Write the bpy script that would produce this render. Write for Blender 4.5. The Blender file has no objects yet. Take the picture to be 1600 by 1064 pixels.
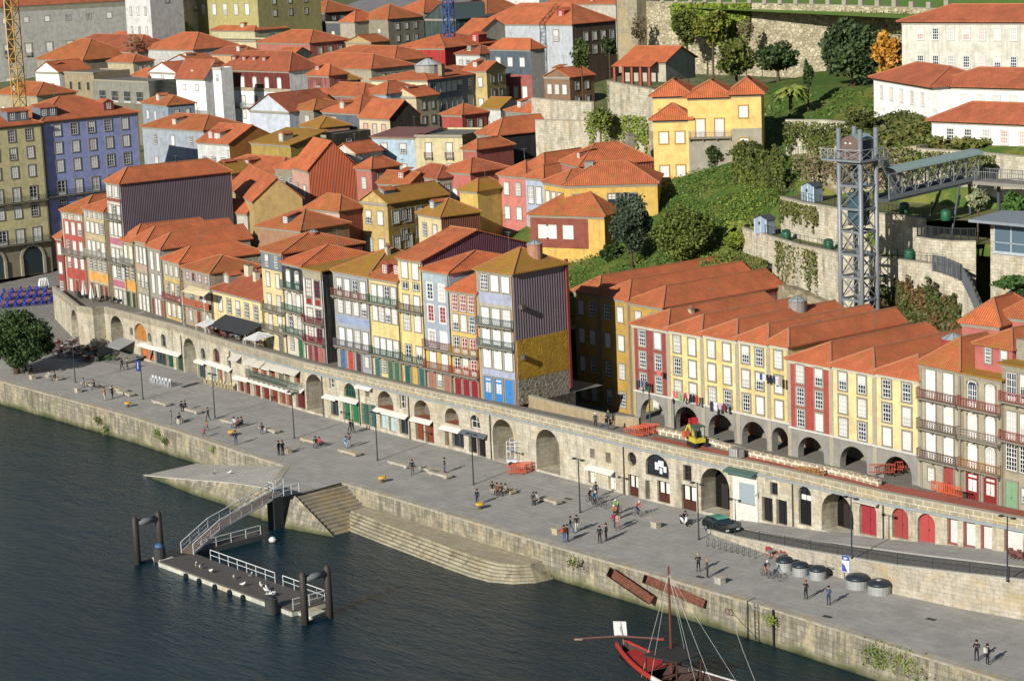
import bpy, bmesh, math, random
from mathutils import Vector, Matrix, geometry
R = math.radians
sc = bpy.context.scene
col = sc.collection
random.seed(7)
# ---------------------------------------------------------------- camera
# world frame: X along the quay (to the right), Y inland, Z up; quay paving is z = 0
FPX = 3470.39
CAM = Vector((147.454, -148.166, 59.92))
_A = 0.8659448518689357
_th, _ro = 0.18724754284715478, -0.04255968076977377
def _toW(d):
    U = Vector((-math.cos(_A), math.sin(_A), 0)); V = Vector((math.sin(_A), math.cos(_A), 0))
    d = Vector(d); return Vector((-d.dot(U), d.dot(V), d.z))
_c, _s = math.cos(_th), math.sin(_th)
_F = Vector((0, _c, -_s)); _R = Vector((1, 0, 0)); _U = Vector((0, _s, _c))
_cr, _sr = math.cos(_ro), math.sin(_ro)
CR = _toW(_cr*_R + _sr*_U); CU = _toW(-_sr*_R + _cr*_U); CF = _toW(_F)
cam = bpy.data.cameras.new('camera'); cam.sensor_width = 36; cam.lens = FPX/1600*36
cam.clip_start = 1; cam.clip_end = 6000
co = bpy.data.objects.new('camera', cam); col.objects.link(co)
m3 = Matrix((CR, CU, -CF)).transposed(); co.matrix_world = Matrix.Translation(CAM) @ m3.to_4x4()
sc.camera = co
# ---------------------------------------------------------------- light
# the shadows run inland (+Y) and a little to the left (-X), sun 24 degrees up
SUN_EL = R(25.0)
sdir = Vector((-0.244, 0.969, 0)).normalized()
w = bpy.data.worlds.new('World'); sc.world = w; w.use_nodes = True
nt = w.node_tree; bg = nt.nodes['Background']; sky = nt.nodes.new('ShaderNodeTexSky')
sky.sky_type = 'NISHITA'; sky.sun_disc = False; sky.sun_elevation = SUN_EL
sky.sun_rotation = math.atan2(-sdir.x, -sdir.y); sky.air_density = 1.0; sky.dust_density = .3; sky.ozone_density = 2.5
nt.links.new(sky.outputs[0], bg.inputs[0]); bg.inputs[1].default_value = 0.055
sl = bpy.data.lights.new('sun', 'SUN'); sl.energy = 4.9; sl.angle = R(0.5); sl.color = (1, 0.955, 0.88)
so = bpy.data.objects.new('sun', sl); col.objects.link(so)
ld = Vector((sdir.x*math.cos(SUN_EL), sdir.y*math.cos(SUN_EL), -math.sin(SUN_EL)))
so.rotation_euler = ld.to_track_quat('-Z', 'Y').to_euler()
vs = sc.view_settings; vs.view_transform = 'Standard'; vs.look = 'None'; vs.exposure = 0.52; vs.gamma = 1.0
sc.render.engine = 'CYCLES'; sc.cycles.max_bounces = 4; sc.cycles.diffuse_bounces = 3; sc.cycles.glossy_bounces = 2
# ---------------------------------------------------------------- pixel -> point of the place
def ray(x, y): return CF + CR*((x-800)/FPX) + CU*((532-y)/FPX)
def Pz(x, y, z=0.0):
    d = ray(x, y); return CAM + d*((z-CAM.z)/d.z)
def Py(x, y, Y):
    d = ray(x, y); return CAM + d*((Y-CAM.y)/d.y)
def lerp(xs, ys, x):
    if x <= xs[0]: return ys[0]
    for i in range(1, len(xs)):
        if x <= xs[i]:
            t = (x-xs[i-1])/(xs[i]-xs[i-1]); return ys[i-1]+t*(ys[i]-ys[i-1])
    return ys[-1]
# ---------------------------------------------------------------- materials
def C(h):
    h = h.lstrip('#'); o = []
    for i in (0, 2, 4):
        v = int(h[i:i+2], 16)/255; o.append(v/12.92 if v <= .04045 else ((v+.055)/1.055)**2.4)
    return (*o, 1)
def CC(h):
    c = C(h); g = .3*c[0]+.59*c[1]+.11*c[2]; return tuple(.78*(v+(g-v)*.10) for v in c[:3])+(1,)
def mulc(c, k): return (min(1, c[0]*k), min(1, c[1]*k), min(1, c[2]*k), 1)
class NT:
    def __init__(s, name, rough=.8, spec=.3, metal=0):
        s.m = bpy.data.materials.new(name); s.m.use_nodes = True; s.t = s.m.node_tree
        s.b = s.t.nodes['Principled BSDF']; s.b.inputs['Roughness'].default_value = rough
        s.b.inputs['Specular IOR Level'].default_value = spec; s.b.inputs['Metallic'].default_value = metal
    def n(s, t, **k):
        x = s.t.nodes.new('ShaderNode'+t)
        for a, v in k.items():
            if a.startswith('_'): setattr(x, a[1:], v)
            else: x.inputs[a.replace('__', ' ')].default_value = v
        return x
    def l(s, a, b): s.t.links.new(a, b)
    def uv(s, sx=1, sy=1):
        tc = s.n('TexCoord'); mp = s.n('Mapping'); mp.inputs['Scale'].default_value = (sx, sy, 1)
        s.l(tc.outputs['UV'], mp.inputs[0]); return mp.outputs[0]
    def pos(s, k=1):
        g = s.n('NewGeometry'); mp = s.n('Mapping'); mp.inputs['Scale'].default_value = (k, k, k) if not isinstance(k, tuple) else k
        s.l(g.outputs['Position'], mp.inputs[0]); return mp.outputs[0]
    def noise(s, vec, scale, det=3, rough=.6, lo=.35, hi=.65):
        x = s.n('TexNoise', Scale=scale, Detail=det, Roughness=rough); s.l(vec, x.inputs['Vector'])
        r = s.n('MapRange'); r.inputs[1].default_value = lo; r.inputs[2].default_value = hi; s.l(x.outputs[0], r.inputs[0]); return r.outputs[0]
    def mix(s, f, a, b, mode='MIX'):
        x = s.n('Mix', _data_type='RGBA', _blend_type=mode)
        for v, i in ((f, 0), (a, 6), (b, 7)):
            if hasattr(v, 'is_linked') or isinstance(v, bpy.types.NodeSocket): s.l(v, x.inputs[i])
            else: x.inputs[i].default_value = v
        return x.outputs[2]
    def math(s, op, a, b=0.0):
        x = s.n('Math', _operation=op)
        for v, i in ((a, 0), (b, 1)):
            if isinstance(v, bpy.types.NodeSocket): s.l(v, x.inputs[i])
            else: x.inputs[i].default_value = v
        return x.outputs[0]
    def base(s, c):
        if isinstance(c, bpy.types.NodeSocket): s.l(c, s.b.inputs['Base Color'])
        else: s.b.inputs['Base Color'].default_value = c
    def bump(s, h, st=.5, d=.05):
        x = s.n('Bump', Strength=st, Distance=d); s.l(h, x.inputs['Height']); s.l(x.outputs[0], s.b.inputs['Normal'])
M = {}
def cached(f):
    def g(*a, **k):
        key = (f.__name__, a, tuple(sorted(k.items())))
        if key not in M: M[key] = f(*a, **k)
        return M[key]
    return g
@cached
def plain(h, rough=.7, spec=.3, metal=0):
    t = NT('paint', rough, spec, metal); c = CC(h); v = t.noise(t.pos(1), 2.5, 4, .6, .3, .7)
    t.base(t.mix(v, mulc(c, .86), mulc(c, 1.08))); return t.m
@cached
def stucco(h, dirt=.3, patch=None):
    t = NT('stucco', .9, .15); c = CC(h)
    v = t.noise(t.pos(1), .9, 5, .65, .35, .7)
    a = t.mix(v, mulc(c, 1.08), mulc(c, .8))
    a = t.mix(t.math('MULTIPLY', t.noise(t.pos(1), .45, 6, .75, .52, .66), .35), a, mulc(c, .62))   # faded and grimy patches
    st = t.noise(t.pos((1.8, 1.8, .14)), 1.0, 6, .75, .47, .72)          # rain streaks
    k = t.math('MULTIPLY', st, dirt+.12)
    a = t.mix(k, a, C('#6f685a'))
    if patch:
        p = t.noise(t.pos(1), .55, 6, .7, .50, .62); a = t.mix(t.math('MULTIPLY', p, .8), a, C(patch))
    t.base(a); t.bump(t.noise(t.pos(1), 6, 4), .25, .03); return t.m
@cached
def azulejo(h, h2):
    t = NT('glazed_tiles', .45, .4); uv = t.uv(1, 1)
    ck = t.n('TexChecker', Scale=5.0); t.l(uv, ck.inputs[0]); ck.inputs[1].default_value = CC(h); ck.inputs[2].default_value = CC(h2)
    v = t.noise(t.pos(1), 1.5, 5, .7, .4, .7); a = t.mix(t.math('MULTIPLY', v, .45), ck.outputs[0], mulc(CC(h), .62)); t.base(a); return t.m
@cached
def corrugated(h, h2=None, sc_=.55):
    t = NT('corrugated_sheet', .55, .3, 0); uv = t.uv(1, 1); c = CC(h)
    wv = t.n('TexWave', Scale=sc_*2, Distortion=.0); wv.wave_profile = 'SIN'; t.l(uv, wv.inputs[0])
    f = t.noise(t.uv(3, .05), 1.2, 4, .7, .35, .65)
    a = t.mix(f, mulc(c, .72), mulc(c, 1.15))
    if h2: a = t.mix(t.noise(t.uv(2.2, .12), 1.3, 5, .75, .42, .6), a, C(h2))
    a = t.mix(t.noise(t.pos(1), .5, 4, .6, .4, .8), a, mulc(c, .8)); t.base(a); t.bump(wv.outputs[1], .8, .07); return t.m
@cached
def rooftile(h='#cc7046', moss=.15, mc='#8a7a2c', s=3.6):
    t = NT('clay_tiles', .85, .2); uv = t.uv(1, 1); c = C(h); _g = .3*c[0]+.59*c[1]+.11*c[2]; c = tuple(v+(_g*1.1-v)*.05 for v in c[:3])+(1,)
    wv = t.n('TexWave', Scale=s/6.2832*2, Distortion=.25); t.l(uv, wv.inputs[0]); wv.inputs['Detail'].default_value = 1
    rows = t.n('TexWave', Scale=.62, Distortion=.5, _bands_direction='Y'); t.l(uv, rows.inputs[0]); rows.wave_profile = 'SAW'
    cell = t.n('TexNoise', Scale=4.5, Detail=5, Roughness=.85); t.l(uv, cell.inputs['Vector'])
    r = t.n('MapRange'); r.inputs[1].default_value = .35; r.inputs[2].default_value = .65; t.l(cell.outputs[0], r.inputs[0])
    a = t.mix(r.outputs[0], mulc(c, .58), mulc(c, 1.22))
    big = t.noise(t.pos(1), .22, 5, .7, .38, .68); a = t.mix(t.math('MULTIPLY', big, .55), a, C('#74452f'))
    a = t.mix(t.math('MULTIPLY', t.noise(t.pos(1), .6, 6, .8, .55, .75), .5), a, C('#d98a5c'))
    vo = t.n('TexVoronoi', Scale=.9); t.l(uv, vo.inputs[0]); sv = t.n('SeparateColor'); t.l(vo.outputs[1], sv.inputs[0])      # patches of older and newer tiles
    a = t.mix(t.math('MULTIPLY', t.math('GREATER_THAN', sv.outputs[0], .62), .2), a, mulc(c, 1.35)); a = t.mix(t.math('MULTIPLY', t.math('LESS_THAN', sv.outputs[1], .25), .22), a, mulc(c, .55))
    mo = t.noise(t.pos(1), .9, 7, .8, .56-.26*moss, .70-.12*moss); a = t.mix(t.math('MULTIPLY', mo, .9), a, C(mc))
    g = t.math('MULTIPLY', t.math('SUBTRACT', 1.0, wv.outputs[1]), .55)
    a = t.mix(g, a, C('#5a2a18')); t.base(a)
    h1 = t.math('ADD', wv.outputs[1], t.math('MULTIPLY', rows.outputs[1], .4)); t.bump(h1, .9, .06); return t.m
@cached
def ashlar(h='#8f8672', h2='#6f6757', bw=.9, bh=.45, mort='#5e574a', msz=.018, stain=.5, green=0.0, big=.5):
    t = NT('stone_blocks', .9, .15); uv = t.uv(1, 1); wob = t.n('TexNoise', Scale=.8, Detail=2.0); t.l(uv, wob.inputs['Vector'])
    ad = t.n('Mix', _data_type='VECTOR'); ad.inputs[0].default_value = .06; t.l(uv, ad.inputs[4]); t.l(wob.outputs[1], ad.inputs[5])
    b = t.n('TexBrick', Scale=1.0); b.inputs['Brick Width'].default_value = bw; b.inputs['Row Height'].default_value = bh
    b.inputs['Mortar Size'].default_value = msz; b.inputs['Mortar Smooth'].default_value = .3; b.inputs['Bias'].default_value = -.1
    b.inputs[1].default_value = C(h); b.inputs[2].default_value = C(h2); b.inputs[3].default_value = C(mort); t.l(ad.outputs[1], b.inputs[0])
    a = b.outputs[0]
    a = t.mix(t.noise(t.pos(1), 1.7, 6, .75, .35, .7), a, mulc(C(h), 1.25), 'MIX') if False else t.mix(t.math('MULTIPLY', t.noise(t.pos(1), 1.3, 7, .8, .42, .62), .55), a, mulc(C(h), 1.35))
    a = t.mix(t.math('MULTIPLY', t.noise(t.pos((1.0, 1.0, .18)), .9, 6, .75, .48, .72), stain), a, C('#38342c'))
    a = t.mix(t.math('MULTIPLY', t.noise(t.pos((.8, .8, .5)), .7, 6, .75, .46, .6), .4), a, mulc(C(h), .6))
    a = t.mix(t.math('MULTIPLY', t.noise(t.pos(.35), 1.0, 4, .7, .5, .65), big), a, C('#a08a5e'))
    if green: a = t.mix(t.math('MULTIPLY', t.noise(t.pos(1), .45, 6, .75, .5, .66), green), a, C('#4d5426'))
    t.base(a); t.bump(t.math('ADD', b.outputs[1], t.noise(t.pos(1), 4, 4)), -.5, .05); return t.m
@cached
def rubble(h='#8a8378', h2='#5c564c', s=1.8, mort='#b0a890'):
    t = NT('rubble_stone', .95, .1); v = t.n('TexVoronoi', Scale=s); t.l(t.pos((1, 1, 1.5)), v.inputs[0])
    e = t.n('TexVoronoi', Scale=s, _feature='DISTANCE_TO_EDGE'); t.l(t.pos((1, 1, 1.5)), e.inputs[0])
    r = t.n('MapRange'); r.inputs[1].default_value = .02; r.inputs[2].default_value = .07; t.l(e.outputs[0], r.inputs[0])
    sv = t.n('SeparateColor'); t.l(v.outputs[1], sv.inputs[0])
    a = t.mix(sv.outputs[0], C(h), C(h2)); a = t.mix(t.math('MULTIPLY', t.noise(t.pos(1), .5, 5, .7, .45, .7), .5), a, C('#4a4436'))
    a = t.mix(r.outputs[0], C(mort), a); t.base(a); t.bump(r.outputs[0], .6, .08); return t.m
@cached
def glass(h='#1c242c'):
    t = NT('window_glass', .12, .6); v = t.n('ObjectInfo'); t.base(t.mix(v.outputs['Random'], C(h), mulc(C(h), 3.0))); return t.m
@cached
def curtain(h='#b9b8b0'):
    t = NT('curtained_glass', .35, .5); v = t.n('ObjectInfo'); t.base(t.mix(v.outputs['Random'], C(h), mulc(C(h), .55))); return t.m
@cached
def wood(h, sc_=5.0):
    t = NT('painted_boards', .6, .3); uv = t.uv(1, 1); wv = t.n('TexWave', Scale=sc_/2, Distortion=.2); t.l(uv, wv.inputs[0])
    a = t.mix(t.math('MULTIPLY', t.math('POWER', wv.outputs[1], 6.0), .5), CC(h), mulc(CC(h), .45))
    a = t.mix(t.math('MULTIPLY', t.noise(t.pos(1), 2, 4, .6, .45, .7), .35), a, mulc(CC(h), .6)); t.base(a); return t.m
@cached
def leaf(h, h2, h3=None):
    t = NT('foliage', .6, .25); g = t.n('NewGeometry'); 
    v = t.noise(t.pos(1), 1.4, 3, .6, .35, .65); a = t.mix(g.outputs['Random Per Island'], C(h), C(h2)); a = t.mix(t.math('MULTIPLY', v, .4), a, C(h3 or h)); a = t.mix(t.math('MULTIPLY', t.noise(t.pos(1), .22, 4, .7, .48, .6), .6), a, C(h3 or h)); a = t.mix(t.math('MULTIPLY', t.noise(t.pos(1), .09, 4, .7, .5, .6), .35), a, mulc(C(h), .6))
    t.base(a); return t.m
# ---------------------------------------------------------------- mesh helpers
class MB:
    def __init__(s): s.v = []; s.f = []; s.mi = []; s.mats = []; s.cur = 0; s.sm = []; s.smooth = False; s.X = None
    def mat(s, m):
        if m not in s.mats: s.mats.append(m)
        s.cur = s.mats.index(m); return s
    def add(s, vs, fs):
        o = len(s.v)
        if s.X is not None: vs = [s.X @ Vector(p) for p in vs]
        s.v += [tuple(p) for p in vs]
        for f in fs: s.f.append(tuple(i+o for i in f)); s.mi.append(s.cur); s.sm.append(s.smooth)
        return s
    def poly(s, pts): return s.add(pts, [tuple(range(len(pts)))])
    def box(s, x0, x1, y0, y1, z0, z1):
        return s.add([(x0,y0,z0),(x1,y0,z0),(x1,y1,z0),(x0,y1,z0),(x0,y0,z1),(x1,y0,z1),(x1,y1,z1),(x0,y1,z1)],
            [(0,3,2,1),(4,5,6,7),(0,1,5,4),(1,2,6,5),(2,3,7,6),(3,0,4,7)])
    def bar(s, p, q, a, b=None, up=(0, 0, 1)):
        p = Vector(p); q = Vector(q); d = (q-p)
        if d.length < 1e-6: return s
        d.normalize(); b = b or a; u = Vector(up)
        if abs(d.dot(u)) > .99: u = Vector((1, 0, 0))
        x = d.cross(u).normalized()*a/2; y = d.cross(x).normalized()*b/2
        vs = [p-x-y, p+x-y, p+x+y, p-x+y, q-x-y, q+x-y, q+x+y, q-x+y]
        return s.add(vs, [(0,1,2,3),(7,6,5,4),(0,4,5,1),(1,5,6,2),(2,6,7,3),(3,7,4,0)])
    def tube(s, pts, r, n=6, caps=True):
        pts = [Vector(p) for p in pts]; rs = r if isinstance(r, (list, tuple)) else [r]*len(pts)
        rings = []; vs = []
        for i, p in enumerate(pts):
            d = (pts[min(i+1, len(pts)-1)]-pts[max(i-1, 0)]).normalized()
            u = Vector((0, 0, 1)) if abs(d.z) < .95 else Vector((0, 1, 0))
            x = d.cross(u).normalized(); y = x.cross(d).normalized()
            for k in range(n):
                a = 2*math.pi*k/n; vs.append(p+(x*math.cos(a)+y*math.sin(a))*rs[i])
        fs = []
        for i in range(len(pts)-1):
            for k in range(n):
                a = i*n+k; b = i*n+(k+1) % n; fs.append((a, b, b+n, a+n))
        if caps: fs.append(tuple(range(n-1, -1, -1))); fs.append(tuple(range((len(pts)-1)*n, len(pts)*n)))
        return s.add(vs, fs)
    def lathe(s, prof, n=12, c=(0, 0, 0)):
        vs = []; fs = []
        for r, z in prof:
            for k in range(n):
                a = 2*math.pi*k/n; vs.append((c[0]+r*math.cos(a), c[1]+r*math.sin(a), c[2]+z))
        for i in range(len(prof)-1):
            for k in range(n):
                a = i*n+k; b = i*n+(k+1) % n; fs.append((a, b, b+n, a+n))
        fs.append(tuple(range(n-1, -1, -1))); fs.append(tuple(range((len(prof)-1)*n, len(prof)*n)))
        return s.add(vs, fs)
    def mesh(s, name='mesh'):
        me = bpy.data.meshes.new(name); me.from_pydata(s.v, [], s.f)
        for m in s.mats: me.materials.append(m)
        me.polygons.foreach_set('material_index', s.mi); me.polygons.foreach_set('use_smooth', s.sm); me.update()
        uvl = me.uv_layers.new(name='UVMap'); uvs = [0.0]*(2*len(me.loops)); V = s.v; Z = Vector((0, 0, 1))
        for p in me.polygons:
            n = p.normal
            if abs(n.z) > .985 or n.length < .1: tx = Vector((1, 0, 0)); ty = Vector((0, 1, 0))
            else: tx = Z.cross(n).normalized(); ty = n.cross(tx)
            for li in p.loop_indices:
                c = V[me.loops[li].vertex_index]
                uvs[2*li] = c[0]*tx.x+c[1]*tx.y+c[2]*tx.z; uvs[2*li+1] = c[0]*ty.x+c[1]*ty.y+c[2]*ty.z
        uvl.data.foreach_set('uv', uvs); return me
    def build(s, name, parent=None, loc=(0, 0, 0), rz=0.0, **kw):
        return obj(name, s.mesh(name), parent, loc, rz, **kw)
def tagp(o, label=None, cat=None, group=None, kind=None):
    for k, v in (('label', label), ('category', cat), ('group', group), ('kind', kind)):
        if v: o[k] = v
    return o
def obj(name, me, parent=None, loc=(0, 0, 0), rz=0.0, **kw):
    o = bpy.data.objects.new(name, me); col.objects.link(o); o.location = loc
    o.rotation_euler = (0, 0, rz) if not isinstance(rz, tuple) else rz
    if parent is not None: o.parent = parent
    return tagp(o, **kw)
def empty(name, loc, rz=0.0, label=None, cat=None, group=None): return obj(name, None, None, loc, rz, label=label, cat=cat, group=group)
def copy_tree(o, parent=None):
    c = o.copy(); col.objects.link(c); c.parent = parent
    for ch in o.children: copy_tree(ch, c)
    return c
def terrain(x, y):
    base = lerp([14, 18, 40, 60, 100, 150, 200, 300, 420], [4.6, 4.6, 7, 9.5, 14, 20, 25, 30, 33], y)
    return base
# ---------------------------------------------------------------- windows, doors, balconies
WM = {}
def win_mesh(kind, w, h, fc, scol, nx, ny, sw=.15):
    key = (kind, w, h, fc, scol, nx, ny, sw)
    if key in WM: return WM[key]
    b = MB(); hw = w/2; hh = h/2
    if scol:
        b.mat(plain(scol, .9, .1))
        b.box(-hw-sw, hw+sw, -.10, .0, -hh-sw, -hh); b.box(-hw-sw, -hw, -.08, 0, -hh, hh); b.box(hw, hw+sw, -.08, 0, -hh, hh)
        if kind != 'arch': b.box(-hw-sw, hw+sw, -.10, 0, hh, hh+sw)
    if kind == 'arch':
        n = 8; r = hw
        pin = [(hw*math.cos(math.pi*i/n), hh-r*.6+r*.6*math.sin(math.pi*i/n)) for i in range(n+1)]
        if scol:
            po = [((hw+sw)*math.cos(math.pi*i/n), hh-r*.6+(r*.6+sw)*math.sin(math.pi*i/n)) for i in range(n+1)]
            for i in range(n):
                (a0, c0), (a1, c1), (d0, e0), (d1, e1) = pin[i], pin[i+1], po[i], po[i+1]
                b.add([(a0,-.08,c0),(a1,-.08,c1),(d1,-.08,e1),(d0,-.08,e0),(a0,0,c0),(a1,0,c1),(d1,0,e1),(d0,0,e0)], [(0,1,2,3),(0,4,5,1),(3,2,6,7)])
        b.mat(plain(fc, .5)); 
        for i in range(n):
            (a0, c0), (a1, c1) = pin[i], pin[i+1]
            b.add([(a0,-.05,c0),(a1,-.05,c1),(a1*.86,-.05,c1-.07),(a0*.86,-.05,c0-.07)], [(0,1,2,3)])
        top = hh-r*.6
    else: top = hh
    b.mat(plain(fc, .5)); f = .065 if w > .6 else .05
    b.box(-hw, -hw+f, -.05, 0, -hh, top); b.box(hw-f, hw, -.05, 0, -hh, top); b.box(-hw+f, hw-f, -.05, 0, -hh, -hh+f)
    if kind != 'arch': b.box(-hw+f, hw-f, -.05, 0, top-f, top)
    mw = .024
    for i in range(1, nx):
        x = -hw+w*i/nx; t = mw*1.7 if (nx % 2 == 0 and i == nx//2) else mw
        b.box(x-t, x+t, -.045, 0, -hh+f, top-f)
    for j in range(1, ny):
        z = -hh+(top+hh)*j/ny; t = mw*1.8 if (j == ny//2 and kind == 'sash') else mw
        b.box(-hw+f, hw-f, -.043, 0, z-t, z+t)
    if kind in ('tall', 'arch'):                              # solid kick panel of a french window
        b.box(-hw+f, hw-f, -.035, 0, -hh+f, -hh+.42)
    fm = b.mesh('window')
    p = MB(); p.mat(glass()); p.poly([(-hw, -.02, -hh), (hw, -.02, -hh), (hw, -.02, hh if kind != 'arch' else top+.3*hw), (-hw, -.02, hh if kind != 'arch' else top+.3*hw)])
    p2 = MB(); zt = hh if kind != 'arch' else top; zm = -hh+(zt+hh)*.55
    p2.mat(glass()).poly([(-hw, -.02, -hh), (hw, -.02, -hh), (hw, -.02, zm), (-hw, -.02, zm)]).mat(plain('#cfccc2', .6)).poly([(-hw, -.02, zm), (hw, -.02, zm), (hw, -.02, zt), (-hw, -.02, zt)])
    WM[key] = (fm, p.mesh('pane'), p2.mesh('pane')); return WM[key]
def pane_mat(k):
    return {'g': glass(), 'c': curtain(), 'w': plain('#d8d8d2', .6), 'r': plain('#8e2a2a', .5), 'p': curtain('#c7a9a0'), 'b': glass('#0c0f12')}[k]
def window(par, x, z, kind='sash', w=.95, h=1.5, fc='#e6e5df', scol='#8d8778', nx=3, ny=4, pk='gcw', rz=0.0, y=0.0, sw=.15, name='window'):
    fm, pm, p2 = win_mesh(kind, w, h, fc, scol, nx, ny, sw)
    half = random.random() < .22 and pk not in ('w', 'r', 'b')
    o = obj(name, fm, par, (x, y, z), rz); pn = obj('pane', p2 if half else pm, o)
    pn.material_slots[0].link = 'OBJECT'; pn.material_slots[0].material = pane_mat(random.choice(pk)); return o
DM = {}
def door(par, x, z0, w=.95, h=2.3, c='#2f5a48', scol='#8d8778', rz=0.0, y=0.0, glazed=False, arch=False):
    key = (w, h, c, scol, glazed, arch)
    if key not in DM:
        b = MB(); hw = w/2; sw = .16
        if scol:
            b.mat(plain(scol, .9, .1)); b.box(-hw-sw, -hw, -.1, 0, 0, h); b.box(hw, hw+sw, -.1, 0, 0, h); b.box(-hw-sw, hw+sw, -.12, 0, h, h+sw)
        b.mat(wood(c)); b.box(-hw, hw, -.04, 0, 0, h)
        b.mat(plain(c, .5)); b.box(-.02, .02, -.06, 0, 0, h); b.box(-hw, hw, -.06, 0, h*.8, h*.8+.06)
        if glazed: b.mat(curtain('#d5d5ce')); b.box(-hw*.6, hw*.6, -.055, 0, h*.35, h*.76); b.box(-hw*.6, hw*.6, -.055, 0, h*.84, h*.93)
        b.mat(plain('#2a2a2a', .4)); b.box(.05, .08, -.1, -.05, h*.42, h*.48)
        DM[key] = b.mesh('door')
    return obj('door', DM[key], par, (x, y, z0), rz)
BM_ = {}
def balcony(par, x0, x1, z, c='#3d6058', depth=.65, rz=0.0, loc=None, slab='#857f70', solid=False, rh=.95, y=0.0):
    L = round(x1-x0, 2); key = (L, c, depth, slab, solid, rh)
    if key not in BM_:
        b = MB().mat(plain(slab, .9, .1)); b.box(0, L, -depth, 0, -.16, 0)
        for i in range(max(2, int(L/1.2))): xx = .15+(L-.3)*i/max(1, int(L/1.2)-1); b.box(xx-.07, xx+.07, -depth*.7, 0, -.42, -.16)
        r = MB().mat(plain(c, .5)); 
        if solid: r.box(.0, L, -depth+.0, -depth+.08, 0, rh)
        else:
            r.box(0, L, -depth+.02, -depth+.07, rh-.05, rh); r.box(0, L, -depth+.03, -depth+.06, .08, .12)
            n = max(3, int(L/.17))
            for i in range(n+1): xx = .02+(L-.04)*i/n; r.box(xx-.014, xx+.014, -depth+.03, -depth+.06, .12, rh-.05)
            for k in range(int(L/.34)): xx = .17+.34*k; r.box(xx-.07, xx+.07, -depth+.035, -depth+.055, .35, .47); r.box(xx-.07, xx+.07, -depth+.035, -depth+.055, .62, .70)
            for xx in (.02, L-.02):
                r.box(xx-.02, xx+.02, -depth+.07, 0, rh-.05, rh)
                for j in range(1, 5): yy = -depth+depth*j/5; r.box(xx-.012, xx+.012, yy-.012, yy+.012, 0, rh-.05)
        BM_[key] = (b.mesh('balcony'), r.mesh('railing'))
    o = obj('balcony', BM_[key][0], par, loc or (x0, y, z), rz); obj('railing', BM_[key][1], o); return o
# ---------------------------------------------------------------- roofs
def roof_mesh(w, d, rise, kind, o=.35, th=.14, mat=None, ridge='x'):
    """roof over the rectangle [0,w]x[0,d], eaves at z=0; returns MB"""
    b = MB().mat(mat); x0, x1, y0, y1 = -o, w+o, -o, d+o; caps = []
    def face(pts):
        b.poly(pts)
    def skirt(pts):
        n = len(pts)
        for i in range(n):
            p, q = pts[i], pts[(i+1) % n]; b.poly([(p[0], p[1], p[2]-th), (q[0], q[1], q[2]-th), q, p])
    A, B_, Cc, D = (x0, y0, 0), (x1, y0, 0), (x1, y1, 0), (x0, y1, 0)
    W = x1-x0; Dd = y1-y0
    if kind in ('hip', 'hipf'):      # hipf: hip in front only, ridge runs inland
        if ridge == 'y' or (ridge == 'a' and W < Dd):
            h = W/2; f = min(h, Dd/2); e = y1 if kind == 'hipf' else y1-f
            P = (x0+h, y0+f, rise); Q = (x0+h, max(e, y0+f+.01), rise)
            face([A, B_, P]); face([B_, Cc, Q, P]); face([D, A, P, Q])
            if kind == 'hip': face([Cc, D, Q]); caps += [(Cc, Q), (D, Q)]
            caps += [(A, P), (B_, P), (P, Q)]
        else:
            h = Dd/2; f = min(h, W/2); P = (x0+f, y0+h, rise); Q = (max(x1-f, x0+f+.01), y0+h, rise)
            face([A, B_, Q, P]); face([B_, Cc, Q]); face([Cc, D, P, Q]); face([D, A, P]); caps += [(A, P), (B_, Q), (Cc, Q), (D, P), (P, Q)]
        skirt([A, B_, Cc, D])
    elif kind == 'gx':   # ridge along x, gables on the sides
        P = (x0+.1, y0+Dd/2, rise); Q = (x1-.1, y0+Dd/2, rise)
        A, B_, Cc, D = (x0+.1, y0, 0), (x1-.1, y0, 0), (x1-.1, y1, 0), (x0+.1, y1, 0)
        face([A, B_, Q, P]); face([Cc, D, P, Q]); caps += [(P, Q)]; skirt([A, B_, Q, Cc, D, P])
    elif kind == 'gy':   # ridge inland, gable to the front
        P = (x0+W/2, y0+.1, rise); Q = (x0+W/2, y1-.1, rise)
        A, B_, Cc, D = (x0, y0+.1, 0), (x1, y0+.1, 0), (x1, y1-.1, 0), (x0, y1-.1, 0)
        face([B_, Cc, Q, P]); face([D, A, P, Q]); caps += [(P, Q)]; skirt([A, P, B_, Cc, Q, D])
    elif kind == 'shed':  # falls to the front
        face([A, B_, (x1, y1, rise), (x0, y1, rise)]); skirt([A, B_, (x1, y1, rise), (x0, y1, rise)])
    elif kind == 'shedx':  # falls to the right
        face([(x0, y0, rise), B_, Cc, (x0, y1, rise)]); skirt([(x0, y0, rise), B_, Cc, (x0, y1, rise)])
    elif kind == 'flat':
        face([A, B_, Cc, D]); skirt([A, B_, Cc, D])
    return b, caps
def add_roof(par, w, d, z, rise, kind, tile=None, o=.35, ridge='a', capc='#b0714a', name='roof'):
    tile = tile or rooftile(); b, caps = roof_mesh(w, d, rise, kind, o, .14, tile, ridge)
    r = b.build(name, par, (0, 0, z))
    if caps:
        c = MB().mat(plain(capc, .9, .1))
        for p, q in caps:
            p = Vector(p)+Vector((0, 0, .03)); q = Vector(q)+Vector((0, 0, .03)); c.bar(p, q, .2, .12)
        c.build('ridge_tiles', r)
    return r
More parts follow.
